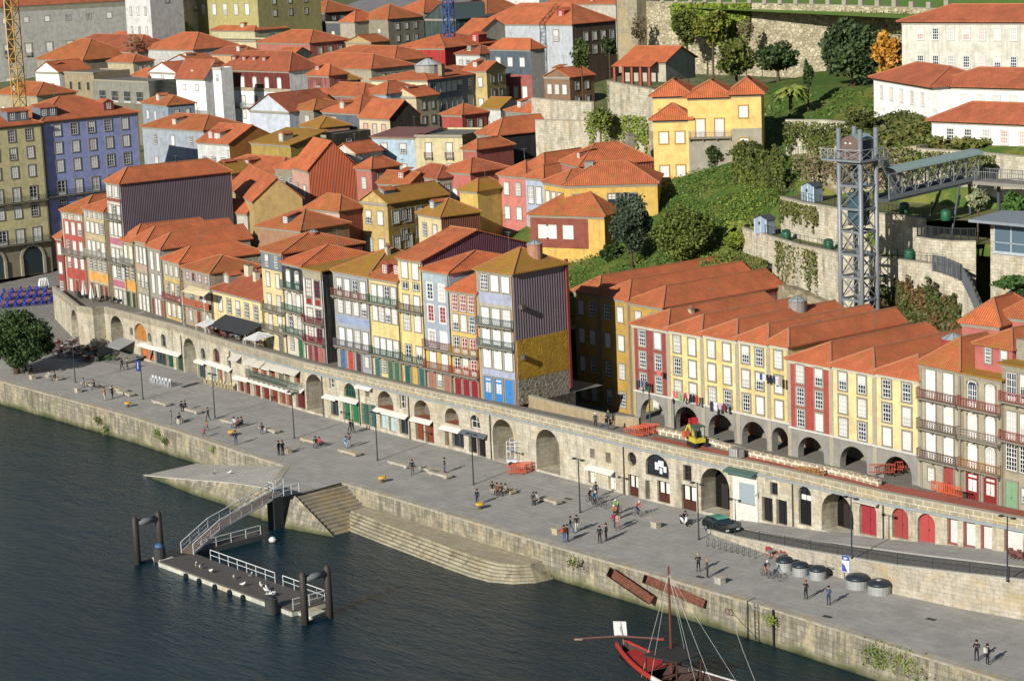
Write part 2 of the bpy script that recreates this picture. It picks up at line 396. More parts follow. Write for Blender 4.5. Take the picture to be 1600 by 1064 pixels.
def chimney(r, x, y, z, w=.7, d=.6, h=1.3, c='#b7a98c', pots=True):
    b = MB().mat(stucco(c, .5)); b.box(-w/2, w/2, -d/2, d/2, -1.0, h); b.mat(plain('#7a7264')); b.box(-w/2-.07, w/2+.07, -d/2-.07, d/2+.07, h, h+.12)
    if pots: b.mat(plain('#9a5a3a')); b.tube([(-w*.2, 0, h+.12), (-w*.2, 0, h+.45)], .11, 6); b.tube([(w*.22, 0, h+.12), (w*.22, 0, h+.4)], .11, 6)
    return b.build('chimney', r, (x, y, z))
def lantern(r, x, y, z, rad=1.1, h=1.0, c='#a94a3a', gc='#9fa7aa'):
    b = MB().mat(plain(c, .7)); b.lathe([(rad, -1.2), (rad, h), (rad*1.08, h), (rad*1.08, h+.08)], 16); b.mat(plain(gc, .3, .6))
    b.lathe([(rad*.98, h+.08), (rad*.15, h+.08+rad*.42)], 16); b.mat(plain('#70767a', .4))
    for k in range(8): a = math.pi*k/4; b.bar((rad*math.cos(a), rad*math.sin(a), h+.11), (rad*.12*math.cos(a), rad*.12*math.sin(a), h+.13+rad*.42), .06, .05)
    return b.build('skylight_lantern', r, (x, y, z))
def skylight(r, x, y, z, sx=.8, sy=1.1, slope=.4, c='#4b565e'):
    b = MB().mat(plain('#8c8f90', .4)); b.box(-sx/2, sx/2, -sy/2, sy/2, -.05, .1); b.mat(glass('#26323a')); b.box(-sx/2+.08, sx/2-.08, -sy/2+.08, sy/2-.08, .1, .115)
    return b.build('skylight', r, (x, y, z), (slope, 0, 0))
def dormer(r, x, y, z, w=1.5, h=1.3, d=2.2, wall='#c9c4b6', nwin=1, tile=None, pk='gc', rkind='gy'):
    b = MB().mat(stucco(wall)); b.box(-w/2, w/2, 0, d, -1.0, h)
    if rkind == 'gy': b.add([(-w/2, 0, h), (w/2, 0, h), (0, 0, h+w*.28), (-w/2, .05, h), (w/2, .05, h), (0, .05, h+w*.28)], [(0, 1, 2)])
    o = b.build('dormer', r, (x, y, z)); rb, _ = roof_mesh(w, d, w*.28 if rkind == 'gy' else .5, rkind, .15, .08, tile or rooftile(), 'y')
    rr = rb.mesh('dormer_roof'); 
    for v in rr.vertices: v.co.x -= w/2; v.co.z += h
    for i in range(nwin):
        xx = -w/2+w*(i+.5)/nwin; fm, pm, _p = win_mesh('sash', round(min(.8, w/nwin*.7), 2), round(h*.75, 2), '#e6e5df', None, 2, 3)
        # the dormer's window frame belongs to it directly
        jm = obj('window', fm, o, (xx, 0, h*.5))
    q = obj('dormer_roof', rr, o); return o
# ---------------------------------------------------------------- house
HOUSES = {}
def mat_of(c):
    if isinstance(c, bpy.types.Material): return c
    return stucco(c)
def house(name, label, pL, xR, Y=None, ang=0.0, d=10.0, zb=None, wall='#c9b98f', side=None, back=None, rows=(), roof=('hip', 1.6), tile=None, o=.35,
          cornice='#9b9482', pil=None, ridge='a', cat='house', group=None, capc='#b0714a', Z=None, swins=(), pipe=None, P=None, xD=None):
    """pL: pixel of the left end of the eave; xR: pixel column of its right end; Y inland distance of that corner"""
    if P is not None: P = Vector(P)
    elif Y is not None:
        Yv = Y(pL) if callable(Y) else Y
        P = Py(pL[0], pL[1], Yv)
    else: P = Pz(pL[0], pL[1], Z)
    a = R(ang); dx = Vector((math.cos(a), math.sin(a), 0))
    # right corner: the point of the eave line seen in pixel column xR
    lo, hi = .1, 120.0
    for _ in range(50):
        m = (lo+hi)/2; q = P+dx*m-CAM; u = 800+FPX*q.dot(CR)/q.dot(CF)
        if u < xR: lo = m
        else: hi = m
    w = (lo+hi)/2
    if xD:
        lo, hi = .1, 150.0; Pr = P+dx*w; dy = Vector((-math.sin(a), math.cos(a), 0))
        for _ in range(50):
            m = (lo+hi)/2; q = Pr+dy*m-CAM; u = 800+FPX*q.dot(CR)/q.dot(CF)
            if u < xD: lo = m
            else: hi = m
        d = (lo+hi)/2
    zb = terrain(P.x, P.y)-1.0 if zb is None else zb; H = P.z-zb
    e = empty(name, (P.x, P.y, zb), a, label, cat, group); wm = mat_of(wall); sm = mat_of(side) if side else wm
    rise = roof[1] if len(roof) > 1 else 0
    b = MB().mat(wm); ww, dd = w, d
    b.poly([(0, 0, 0), (ww, 0, 0), (ww, 0, H), (0, 0, H)])
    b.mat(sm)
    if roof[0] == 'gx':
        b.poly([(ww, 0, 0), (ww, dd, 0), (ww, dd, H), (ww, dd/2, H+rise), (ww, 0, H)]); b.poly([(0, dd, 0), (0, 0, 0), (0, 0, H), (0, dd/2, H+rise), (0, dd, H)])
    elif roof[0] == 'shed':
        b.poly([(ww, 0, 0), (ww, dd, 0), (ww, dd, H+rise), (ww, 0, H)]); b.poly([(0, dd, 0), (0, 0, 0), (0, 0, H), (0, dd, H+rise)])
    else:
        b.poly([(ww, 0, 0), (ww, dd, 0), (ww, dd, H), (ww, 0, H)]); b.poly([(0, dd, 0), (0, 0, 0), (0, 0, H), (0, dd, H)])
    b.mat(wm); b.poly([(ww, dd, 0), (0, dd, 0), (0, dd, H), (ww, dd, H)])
    if roof[0] == 'gy': b.poly([(0, 0, H), (ww, 0, H), (ww/2, 0, H+rise)]); b.poly([(ww, dd, H), (0, dd, H), (ww/2, dd, H+rise)])
    if roof[0] == 'flat': b.mat(plain('#77736a')); b.poly([(0, 0, H-.3), (ww, 0, H-.3), (ww, dd, H-.3), (0, dd, H-.3)])
    b.build('wall', e)
    r = None
    if roof[0] not in ('flat', 'none'): r = add_roof(e, w, d, H, rise, roof[0], tile, o, ridge, capc)
    if cornice and roof[0] != 'none': MB().mat(plain(cornice, .9, .1)).box(-.06, w+.06, -.2, -.003, H-.32, H-.02).box(-.03, w+.03, -.1, -.003, H-.5, H-.323).build('cornice', e)
    if pil:
        for xx in (0, w-.28): MB().mat(plain(pil, .9, .1)).box(xx, xx+.28, -.05, -.003, 0, H-.5).build('pilaster', e)
    if pipe: MB().mat(plain(pipe, .6)).tube([(w-.12, -.12, 0), (w-.12, -.12, H-.3)], .06, 6).build('downpipe', e)
    h = dict(e=e, w=w, d=d, H=H, r=r, rise=rise, zb=zb, P=P, a=a)
    if rows: facade(h, rows)
    for s in swins: facade_side(h, *s)
    return h
def facade(h, rows, top=None, rz=0.0, base=0.0, x0=0.0, x1=None):
    e, w = h['e'], h['w'] if x1 is None else x1; H = (h['H'] if top is None else top); tot = sum(r[0] for r in rows)
    z = H-.35; sc_ = (H-.35-base)/tot
    for r in rows:
        fh = r[0]*sc_; k = r[1]; n = r[2]; o = dict(r[3]) if len(r) > 3 else {}; z0 = z-fh; band = o.pop('band', None); bal = o.pop('bal', None); bc = o.pop('bc', '#3d6058')
        m_ = o.pop('m', .06)*(w-x0); cs = o.pop('cs', None); xs = o.pop('xs', None); solid = o.pop('solid', False); dz = o.pop('dz', 0)
        if band: MB().mat(mat_of(band)).box(x0+.02, w-.02, -.025, -.003, z0, z0+fh).build('wall_panel', e)
        if xs is None: xs = [x0+m_+(w-x0-2*m_)*(i+.5)/n for i in range(n)] if n else []
        else: xs = [x0+(w-x0)*t for t in xs]
        if k == 's':
            o.setdefault('w', round(min(1.0, (w-x0)/max(n, 1)*.55), 2)); o.setdefault('h', round(min(1.75, fh*.58), 2))
            for x in xs: window(e, x, z0+fh*.52+dz, 'sash', y=-.03 if band else -.003, **o)
        elif k in 't' or k == 'a':
            o.setdefault('w', round(min(1.0, (w-x0)/max(n, 1)*.52), 2)); o.setdefault('h', round(min(2.4, fh*.76), 2)); o.setdefault('nx', 2); o.setdefault('ny', 4)
            for x in xs: window(e, x, z0+.08+o['h']/2+dz, 'tall' if k == 't' else 'arch', y=-.03 if band else -.003, **o)
        elif k == 'd':
            dw = o.pop('w', round(min(1.05, (w-x0)/max(n, 1)*.6), 2)); dh = o.pop('h', round(min(2.4, fh*.82), 2)); cl = cs or ['#2f5a48']
            for i, x in enumerate(xs):
                c = cl[i % len(cl)]
                if c == 'W': window(e, x, z0+fh*.5, 'sash', .8, 1.3, pk=o.get('pk', 'gc'), y=-.03 if band else -.003)
                elif c == 'G': door(e, x, z0, dw, dh, '#2e7fc4', glazed=True, y=-.03 if band else -.003)
                else: door(e, x, z0, dw, dh, c, y=-.03 if band else -.003, glazed=o.get('glazed', False))
        if bal == 'full': balcony(e, x0+.05, w-.05, z0+.02, bc, solid=solid, y=-.026 if band else 0)
        elif bal == 'each':
            for x in xs: balcony(e, x-.75, x+.75, z0+.02, bc, .45, solid=solid, y=-.026 if band else 0)
        z = z0
def facade_side(h, ts, zs, kw=None):
    """windows in the right-hand side wall: ts = fractions of the depth, zs = heights below the eave"""
    kw = kw or {}
    for z in zs:
        for t in ts: window(h['e'], h['w']+.003, h['H']-z, rz=R(90), y=h['d']*t, **kw)
# ---------------------------------------------------------------- setting: water, quay, streets, ground
WZ = -3.35
def m_water():
    t = NT('river_water', .16, .42); t.b.inputs['IOR'].default_value = 1.33
    p = t.pos((1, 1, 1)); big = t.noise(t.pos(.02), 1, 4, .6, .3, .7); t.base(t.mix(big, C('#04262f'), C('#021b24')))
    mp = t.n('Mapping'); mp.inputs['Rotation'].default_value = (0, 0, R(-52)); mp.inputs['Scale'].default_value = (.55, 1.9, 1); t.l(p, mp.inputs[0])
    n1 = t.n('TexNoise', Scale=1.1, Detail=6, Roughness=.62, Distortion=.5); t.l(mp.outputs[0], n1.inputs['Vector'])
    n2 = t.n('TexNoise', Scale=.22, Detail=3, Roughness=.5); t.l(mp.outputs[0], n2.inputs['Vector'])
    h = t.math('ADD', n1.outputs[0], t.math('MULTIPLY', n2.outputs[0], 1.1)); t.bump(h, 1.0, .22); return t.m
def m_paving(name, c, c2, j='#6d6a63', bw=1.6, bh=.8, rot=0):
    t = NT(name, .9, .15); mp = t.n('Mapping'); mp.inputs['Rotation'].default_value = (0, 0, rot); t.l(t.pos(1), mp.inputs[0])
    b = t.n('TexBrick', Scale=1.0); b.inputs['Brick Width'].default_value = bw; b.inputs['Row Height'].default_value = bh; b.inputs['Mortar Size'].default_value = .04
    b.inputs[1].default_value = C(c); b.inputs[2].default_value = C(c2); b.inputs[3].default_value = C(j); t.l(mp.outputs[0], b.inputs[0])
    a = t.mix(t.math('MULTIPLY', t.noise(t.pos(1), .3, 7, .75, .40, .66), .7), b.outputs[0], mulc(C(c), .6))
    a = t.mix(t.math('MULTIPLY', t.noise(t.pos(1), 1.4, 6, .75, .5, .7), .35), a, mulc(C(c), 1.25))
    sp = t.noise(t.pos(1), .55, 7, .8, .64, .72); a = t.mix(t.math('MULTIPLY', sp, .6), a, C('#4b4741'))
    a = t.mix(t.math('MULTIPLY', t.noise(t.pos((.25, 1.6, 1)), 1.0, 6, .7, .5, .66), .3), a, mulc(C(c), .55)); t.base(a)
    t.bump(t.noise(t.pos(1), 5, 4), .25, .02); return t.m
def m_quay_wall():
    t = NT('quay_stone', .9, .15); uv = t.uv(1, 1)
    b = t.n('TexBrick', Scale=1.0); b.inputs['Brick Width'].default_value = .95; b.inputs['Row Height'].default_value = .5; b.inputs['Mortar Size'].default_value = .02
    b.inputs[1].default_value = C('#969080'); b.inputs[2].default_value = C('#777264'); b.inputs[3].default_value = C('#574f40'); t.l(uv, b.inputs[0])
    a = t.mix(t.math('MULTIPLY', t.noise(t.pos((1.6, 1.6, .1)), 1.1, 7, .8, .40, .62), .85), b.outputs[0], C('#4d483e'))
    a = t.mix(t.math('MULTIPLY', t.noise(t.pos((.5, .5, .3)), 1.0, 6, .75, .5, .65), .5), a, C('#ad9f7c'))
    a = t.mix(t.math('MULTIPLY', t.noise(t.pos(1), .6, 6, .75, .56, .68), .45), a, C('#59602c'))
    g = t.n('NewGeometry'); sx = t.n('SeparateXYZ'); t.l(g.outputs['Position'], sx.inputs[0])
    zz = t.math('ADD', sx.outputs[2], t.math('MULTIPLY', t.noise(t.pos(.5), 1, 4, .6, .3, .7), .5))
    r = t.n('MapRange'); r.inputs[1].default_value = -2.2; r.inputs[2].default_value = -2.8; t.l(zz, r.inputs[0]); a = t.mix(t.math('MULTIPLY', r.outputs[0], .85), a, C('#605f45'))
    r = t.n('MapRange'); r.inputs[1].default_value = -2.6; r.inputs[2].default_value = -3.2; t.l(zz, r.inputs[0]); a = t.mix(r.outputs[0], a, C('#34391f'))
    t.base(a); t.bump(t.math('ADD', b.outputs[1], t.noise(t.pos(1), 3, 5)), -.6, .06); return t.m
QW = m_quay_wall()
PAVE = m_paving('quay_paving', '#98958e', '#928f89', '#878480', 1.9, 1.0, 0)
MB().mat(m_water()).poly([(-900, -700, WZ), (900, -700, WZ), (900, -3, WZ), (-900, -3, WZ)]).build('water', kind='structure')
QE = [(-400, 0), (-175, -5.6), (-129, -6.5), (-95, -6.7), (-78.7, -7.6), (-66, -8.6), (-57, -9.0), (-49.8, -16.3), (-45.0, -16.1), (-45.6, -9.3), (-26, -10.1), (-10, -10.7), (0.0, -10.9), (19.4, -11.3), (34, -12.2), (120, -17)]
FACE = [(-137.0, 15.3), (-127.3, 14.6), (-111.5, 13.3), (-92, 10.2), (-83, 9.4), (-74, 9.0), (-56, 8.4), (-40, 8.1), (-29, 7.8), (-19, 7.2), (-9.5, 6.9), (0, 7.2), (6, 7.2), (11.3, 6.8), (18, 6.6), (23, 6.9), (31, 7.4), (80, 9.5)]
def faceY(x): return lerp([p[0] for p in FACE], [p[1] for p in FACE], x)
def strip(name, front, back, m, n=None, **k):   # a sheet between two polylines of the same length
    b = MB().mat(m)
    for i in range(len(front)-1): b.poly([front[i], front[i+1], back[i+1], back[i]])
    return b.build(name, **k)
b = MB().mat(PAVE)
ring = [(x, y, 0) for x, y in QE] + [(120, 30, 0), (-125, 30, 0), (-125, 10, 0), (-400, 10, 0)]
tri = geometry.tessellate_polygon([[Vector(p) for p in ring]])
b.add(ring, [t for t in tri]).build('quay', kind='structure')
# square rising behind the tree and the big left hand block
sqm = m_paving('square_paving', '#7d7a74', '#75726c', '#5f5c56', 1.2, .6, R(20)); b = MB().mat(sqm)
ys = [10, 15, 25, 45, 90, 160]; zs = [0.004, .7, 1.9, 3.3, 5, 8]
for i in range(5): b.poly([(-420, ys[i], zs[i]), (-125, ys[i], zs[i]), (-125, ys[i+1], zs[i+1]), (-420, ys[i+1], zs[i+1])])
b.build('square', kind='structure')
def sqz(y): return lerp(ys, zs, y)
# quay wall and its coping
qr = empty('quay_wall', (0, 0, 0), 0, 'long weathered granite quay wall rising out of the dark river, green with algae at its foot', 'quay wall')
b = MB().mat(QW)
segs = list(zip(QE[:-1], QE[1:]))
for i, (p, q) in enumerate(segs):
    if i in (7, ): continue
    b.poly([(p[0], p[1]-.12, -4.2), (q[0], q[1]-.12, -4.2), (q[0], q[1], -.16), (p[0], p[1], -.16)])
b.build('wall', qr)
b = MB().mat(ashlar('#9a9486', '#8b8577', 1.6, 2.5, '#5c574c', .03, .3))
for i, (p, q) in enumerate(segs):
    if i in (7, 8): continue
    p = Vector((*p, 0)); q = Vector((*q, 0)); d = (q-p).normalized(); n = Vector((-d.y, d.x, 0)); e = .08
    vs_ = [p-n*e, q-n*e, q+n*.75, p+n*.75]
    b.add([(*v.xy, -.16) for v in vs_]+[(*v.xy, .035) for v in vs_], [(0, 1, 5, 4), (4, 5, 6, 7), (1, 2, 6, 5), (2, 3, 7, 6), (3, 0, 4, 7)])
b.build('coping', qr)
# slipway
sl = empty('slipway', (-62, -12, -3), 0, 'pale stone slipway sloping down into the river left of the landing steps', 'slipway')
sm_ = m_paving('slip_paving', '#aaa69d', '#a19d94', '#75716a', 1.0, .5, R(5))
top = [(-49.6, -16.4, .0), (-57.5, -15.5, -.9), (-71, -15.3, -2.6), (-79.5, -15.1, -3.6)]; inn = [(-56.6, -9.05, 0.0), (-60, -8.9, -.6), (-71, -8.2, -2.35), (-79.5, -7.4, -3.6)]
T = lambda L: [Vector(p)-Vector((-62, -12, -3)) for p in L]
b = MB().mat(sm_); tt, ii = T(top), T(inn)
for i in range(3): b.poly([tt[i+1], tt[i], ii[i], ii[i+1]])
b.build('ramp', sl)
b = MB().mat(QW)
for i in range(3): b.poly([tt[i+1]+Vector((0, -1.7, -3)), tt[i]+Vector((0, -1.7 if i else -.9, -4.2)), tt[i], tt[i+1]])
b.build('side_wall', sl)
b = MB().mat(plain('#bdb9ad'));
for i in range(3): b.bar(tt[i+1]+Vector((0, .2, .03)), tt[i]+Vector((0, .2, .03)), .4, .1)
b.build('kerb', sl)
MB().mat(QW).poly([(-49.8, -17.6, -4.2), (-44.9, -17.9, -4.2), (-45.0, -16.1, -.01), (-49.8, -16.3, -.01)]).poly([(-44.9, -17.9, -4.2), (-38.0, -17.0, -4.2), (-38.0, -16.2, -3.3), (-45.0, -16.1, 0)]).build('landing_wall', label='pale stone face of the landing beside the broad river steps', cat='wall')
# broad steps down to the river (treads run inland)
b = MB().mat(ashlar('#8b8372', '#7a7263', 1.4, 5, '#4a4439', .03, .35, .15)); ns = 13
for i in range(ns):
    x0 = -45.2+i*.55; z1 = -.0-(i+1)*.27
    yb = -9.45 if x0 < -41.0 else (-9.45-(x0+41.0)*1.9)
    yf = -16.15
    b.box(x0, x0+.56 if i < ns-1 else x0+.7, yf, max(yb, yf+.5), z1-.5-.9*(i > 3), z1)
b.box(-45.4, -41, -9.5, -9.3, -3.9, -.17) if False else None
b.build('river_steps', label='broad flight of worn stone steps descending from the quay to the water', cat='steps', kind=None)
# lower stepped platform
lp = empty('lower_platform', (-26, -11, WZ), 0, 'low pale stone platform with stepped edge along the foot of the quay wall', 'platform')
plm = m_paving('platform_paving', '#a0967f', '#968c76', '#7c735f', 1.1, .9, 0)
def curve(off, z):
    P = [(-41.0, -11.7), (-35, -12.4), (-29, -13.0), (-20, -13.9), (-16, -14.2), (-13.6, -14.1), (-12.0, -13.3), (-11.1, -12.2), (-10.9, -10.7)]
    o = []
    for i, p in enumerate(P):
        a = Vector(P[max(0, i-1)]); c = Vector(P[min(len(P)-1, i+1)]); d = (c-a).normalized(); n = Vector((d.y, -d.x)); q = Vector(p)+n*off
        if i == 0: q = Vector((p[0]+off*.15, p[1]-off))
        o.append((q.x+26, q.y+11, z-WZ))
    return o
inner = [(x+26, y+11, -1.9-WZ) for x, y in [(-41.0, -9.35), (-35, -9.7), (-29, -10), (-20, -10.2), (-16, -10.4), (-13.6, -10.5), (-12, -10.55), (-11.1, -10.6), (-10.8, -10.6)]]
b = MB().mat(plm); c0 = curve(0, -1.9)
for i in range(len(c0)-1): b.poly([c0[i], c0[i+1], inner[i+1], inner[i]])
b.build('deck', lp); SMT = ashlar('#8f8874', '#7a7463', 2.2, 3, '#4b4639', .02, .9, .15, .2); b = MB().mat(SMT); pr = c0; st = 6
for k in range(st):
    z = -1.9-.25*(k+1); lo_ = curve(.33*k, z); nx_ = curve(.33*(k+1), z)
    for i in range(len(c0)-1): b.poly([lo_[i], lo_[i+1], pr[i+1], pr[i]]); b.poly([nx_[i], nx_[i+1], lo_[i+1], lo_[i]])
    b.poly([pr[0], (c0[0][0], inner[0][1], pr[0][2]), (c0[0][0], inner[0][1], z-WZ), lo_[0]]); pr = nx_
b.mat(QW); lo_ = curve(.33*st, -4.5)
for i in range(len(c0)-1): b.poly([lo_[i], lo_[i+1], pr[i+1], pr[i]])
b.poly([(c0[0][0], inner[0][1], -4-WZ), (pr[0][0], pr[0][1], -4-WZ), (pr[0][0], pr[0][1], pr[0][2]), (c0[0][0], c0[0][1], c0[0][2]), inner[0]])
b.build('steps', lp)
# narrow pale paving strip along the quay
t = plain('#a8a59c', .9, .1)
pts = [(100, 578), (200, 604), (330, 636), (430, 658), (530, 680), (610, 700), (700, 724), (800, 749), (900, 776), (1010, 804), (1090, 818)]
b = MB().mat(t)
q = [Pz(x, y, .008) for x, y in pts]
for i in range(len(q)-1):
    d = (q[i+1]-q[i]).normalized(); n = Vector((-d.y, d.x, 0))*.16; b.poly([q[i]-n, q[i+1]-n, q[i+1]+n, q[i]+n])
b.build('paving_strip', kind='structure')
# upper street on top of the town wall, and the lower street of the right hand arcades
up = m_paving('upper_street', '#7f7b73', '#77736b', '#615d55', .5, .25, R(10))
b = MB().mat(up); FX = sorted([p[0] for p in FACE[1:]]+[-41.1]); xs_ = [-161, -141.2, -137.2, -137.0]+FX; fy = [20.4, 13.5, 13.8, 15.6]+[faceY(x)+.3 for x in FX]
for i in range(len(xs_)-1): b.poly([(xs_[i], fy[i], 5.5), (xs_[i+1], fy[i+1], 5.5), (xs_[i+1], 26, 5.5), (xs_[i], 26, 5.5)]) if xs_[i] < -41.2 else b.poly([(xs_[i], fy[i], 5.5), (xs_[i+1], fy[i+1], 5.5), (xs_[i+1], 12.4, 5.5), (xs_[i], 12.4, 5.5)])
b.build('upper_street', kind='structure')
MB().mat(up).poly([(-29.5, 12.4, 4.6), (80, 12.4, 4.6), (80, 45, 4.6), (-29.5, 45, 4.6)]).poly([(-36, 12.6, 1.2), (-29.5, 12.6, 1.2), (-29.5, 46, 1.2), (-64, 46, 1.2), (-64, 22, 1.2), (-36, 22, 1.2)]).build('lower_street', kind='structure')
tagp(MB().mat(rubble('#5f5a50', '#45413a', 1.8, '#3a362f')).box(-41.3, -41.0, 12.7, 21.5, 1.1, 5.49).box(-29.6, -29.4, 12.6, 45, 1.1, 4.59).build('passage_wall'), 'rough stone walls lining the sunken dark passage', 'wall')
b = MB().mat(ashlar('#6a655a', '#5c574d', 1.6, 4, '#3c3831'))
for i in range(12): b.box(-40.9, -29.7, 13.4+i*.55, 14.0+i*.55, 1.1, 4.9-i*.3)
tagp(b.build('passage_steps'), 'stone steps sinking into the dark passage beside the ochre party wall', 'steps')
# red tinted works paving on the walk
rp = m_paving('works_paving', '#a3594b', '#95503f', '#8a5a4c', .4, .2, 0)
b = MB().mat(rp); xs_ = [-17.5, -10, 0, 10, 20, 30, 60]
for i in range(len(xs_)-1): b.poly([(xs_[i], faceY(xs_[i])+.9, 5.506), (xs_[i+1], faceY(xs_[i+1])+.9, 5.506), (xs_[i+1], 11.6 if xs_[i+1] < 12 else 12.2, 5.506), (xs_[i], 11.6 if xs_[i] < 12 else 12.2, 5.506)])
b.build('works_paving', kind='structure')
# ramp road climbing to the right in front of the arches
def rampz(x): return lerp([-6, 0, 6, 12, 18, 26, 32, 38, 60, 90], [0, .25, .7, 1.25, 1.9, 2.6, 3.05, 3.4, 4.2, 4.6], x)
RO = [(-1, 2.3), (4, 1.4), (12, .3), (18, -.5), (25.6, -1.1), (32, -.6), (38, .4), (60, 4), (90, 6)]
RW = empty('ramp_wall', (12, 0, 0), 0, 'low stone retaining wall of the rising ramp, behind the round waste containers', 'wall')
b = MB().mat(ashlar('#a0988a', '#8a8374', .8, .35, '#6a6152', .02, .45, .25)); cp = MB().mat(plain('#aaa698'))
for (x0, y0), (x1, y1) in zip(RO[:-1], RO[1:]):
    x0 -= 12; x1 -= 12; z0, z1 = rampz(x0+12)+.05, rampz(x1+12)+.05
    b.poly([(x0, y0, -.05), (x1, y1, -.05), (x1, y1, z1), (x0, y0, z0)]); cp.bar((x0, y0+.15, z0+.06), (x1, y1+.15, z1+.06), .42, .14)
b.build('wall', RW); cp.build('coping', RW)
asph = m_paving('ramp_setts', '#74726d', '#6c6a65', '#55534e', .3, .15, 0); kb = MB().mat(plain('#a29e94')); b = MB().mat(asph); pv = MB().mat(PAVE)
for (x0, y0), (x1, y1) in zip(RO[:-1], RO[1:]):
    for k in range(2):
        xa = x0+(x1-x0)*k/2; xb = x0+(x1-x0)*(k+1)/2; ya = y0+(y1-y0)*k/2; yb = y0+(y1-y0)*(k+1)/2; za, zb_ = rampz(xa), rampz(xb)
        ka = ya+(faceY(xa)-ya)*.52; kb_ = yb+(faceY(xb)-yb)*.52
        b.poly([(xa, ya+.3, za+.01), (xb, yb+.3, zb_+.01), (xb, kb_, zb_+.01), (xa, ka, za+.01)]); kb.bar((xa, ka+.1, za+.05), (xb, kb_+.1, zb_+.05), .22, .18)
        pv.poly([(xa, ka+.2, za+.12), (xb, kb_+.2, zb_+.12), (xb, faceY(xb)+.5, zb_+.12), (xa, faceY(xa)+.5, za+.12)])
b.build('ramp_road', kind='structure'); kb.build('ramp_kerb', kind='structure'); pv.build('ramp_pavement', kind='structure')
# railing of the ramp
rr = empty('ramp_railing', (12, 0, 0), 0, 'thin dark metal railing along the top of the rising ramp', 'railing')
b = MB().mat(plain('#3c3f40', .5))
def along(P, s):
    for (x0, y0), (x1, y1) in zip(P[:-1], P[1:]):
        L = math.hypot(x1-x0, y1-y0)
        if s <= L: return x0+(x1-x0)*s/L, y0+(y1-y0)*s/L
        s -= L
    return P[-1]
pp = [along(RO, s*.62) for s in range(80)]
for i, (x, y) in enumerate(pp[1:]):
    z = rampz(x)+.15; t_ = .05 if i % 6 == 0 else .014; b.bar((x-12, y+.15, z), (x-12, y+.15, z+1.0), t_)
    if i: x2, y2 = pp[i]; b.bar((x2-12, y2+.15, rampz(x2)+1.13), (x-12, y+.15, z+.98), .045); b.bar((x2-12, y2+.15, rampz(x2)+.28), (x-12, y+.15, z+.13), .025)
b.build('rails', rr)
# ---------------------------------------------------------------- hill and terrain
gr = NT('ground_soil', .95, .1); a_ = gr.mix(gr.noise(gr.pos(1), .3, 6, .7, .4, .6), C('#4a5430'), C('#6a684a')); gr.base(a_)
b = MB().mat(gr.m); N = 44; vs_ = []; fs_ = []
XS = [-1500, -900, -600, -420, -300]+[-260+i*10 for i in range(27)]+[20, 40, 80, 160, 400]; YS = [26, 30, 35, 40, 50, 60, 80, 100, 130, 160, 200, 250, 300, 400, 700, 1500]
for y in YS:
    for x in XS: vs_.append((x, y, .4 if (x > -75 and y < 48) or (x < -150 and y < 62) else (terrain(x, y)-.9 if y > 28 else 3.5)))
n = len(XS)
for j in range(len(YS)-1):
    for i in range(n-1): fs_.append((j*n+i, j*n+i+1, j*n+n+i+1, j*n+n+i))
b.smooth = True; b.add(vs_, fs_).build('terrain', kind='structure')
# ---------------------------------------------------------------- the town wall with its arches
def Xof(px, z=0.0):
    x = None; y = 8.0
    for _ in range(40):
        lo, hi = -200, 120
        for _ in range(40):
            m = (lo+hi)/2; q = Vector((m, y, z))-CAM; u = 800+FPX*q.dot(CR)/q.dot(CF)
            if u < px: lo = m
            else: hi = m
        x = lo; y2 = faceY(x)
        if abs(y2-y) < 1e-4: break
        y = .5*y+.5*y2
    return x, y
NODES = [(-161.0, 20.2), (-141.2, 13.2), (-137.2, 13.5), (-137.0, 15.3)]+[Xof(p) for p in (286, 366, 478.5, 532, 641.5, 764, 905, 1002, 1091, 1188, 1275, 1381, 1471, 1640)]+[(80, 9.5)]
TOPZ = 6.45
def on_face(px, py):
    best = None
    for i, (p, q) in enumerate(zip(NODES[:-1], NODES[1:])):
        P = Vector((*p, 0)); D = Vector((q[0]-p[0], q[1]-p[1], 0)); L = D.length; D /= L; n = Vector((D.y, -D.x, 0))
        r = ray(px, py); dn = r.dot(n)
        if dn > -1e-6: continue
        t = (P-CAM).dot(n)/dn; h = CAM+r*t; s = (h-P).dot(D)
        if -.6 <= s <= L+.6 and -1.5 < h.z < 8: 
            c = abs(s-L/2)-L/2
            if best is None or c < best[0]: best = (c, i, s, h.z)
    return best
def op(kind, x0, y0, x1, y1, *inf): return (kind, x0, y0, x1, y1)+inf
Q2 = lambda x, y: (240+x/6.15, 440+y/6.15)
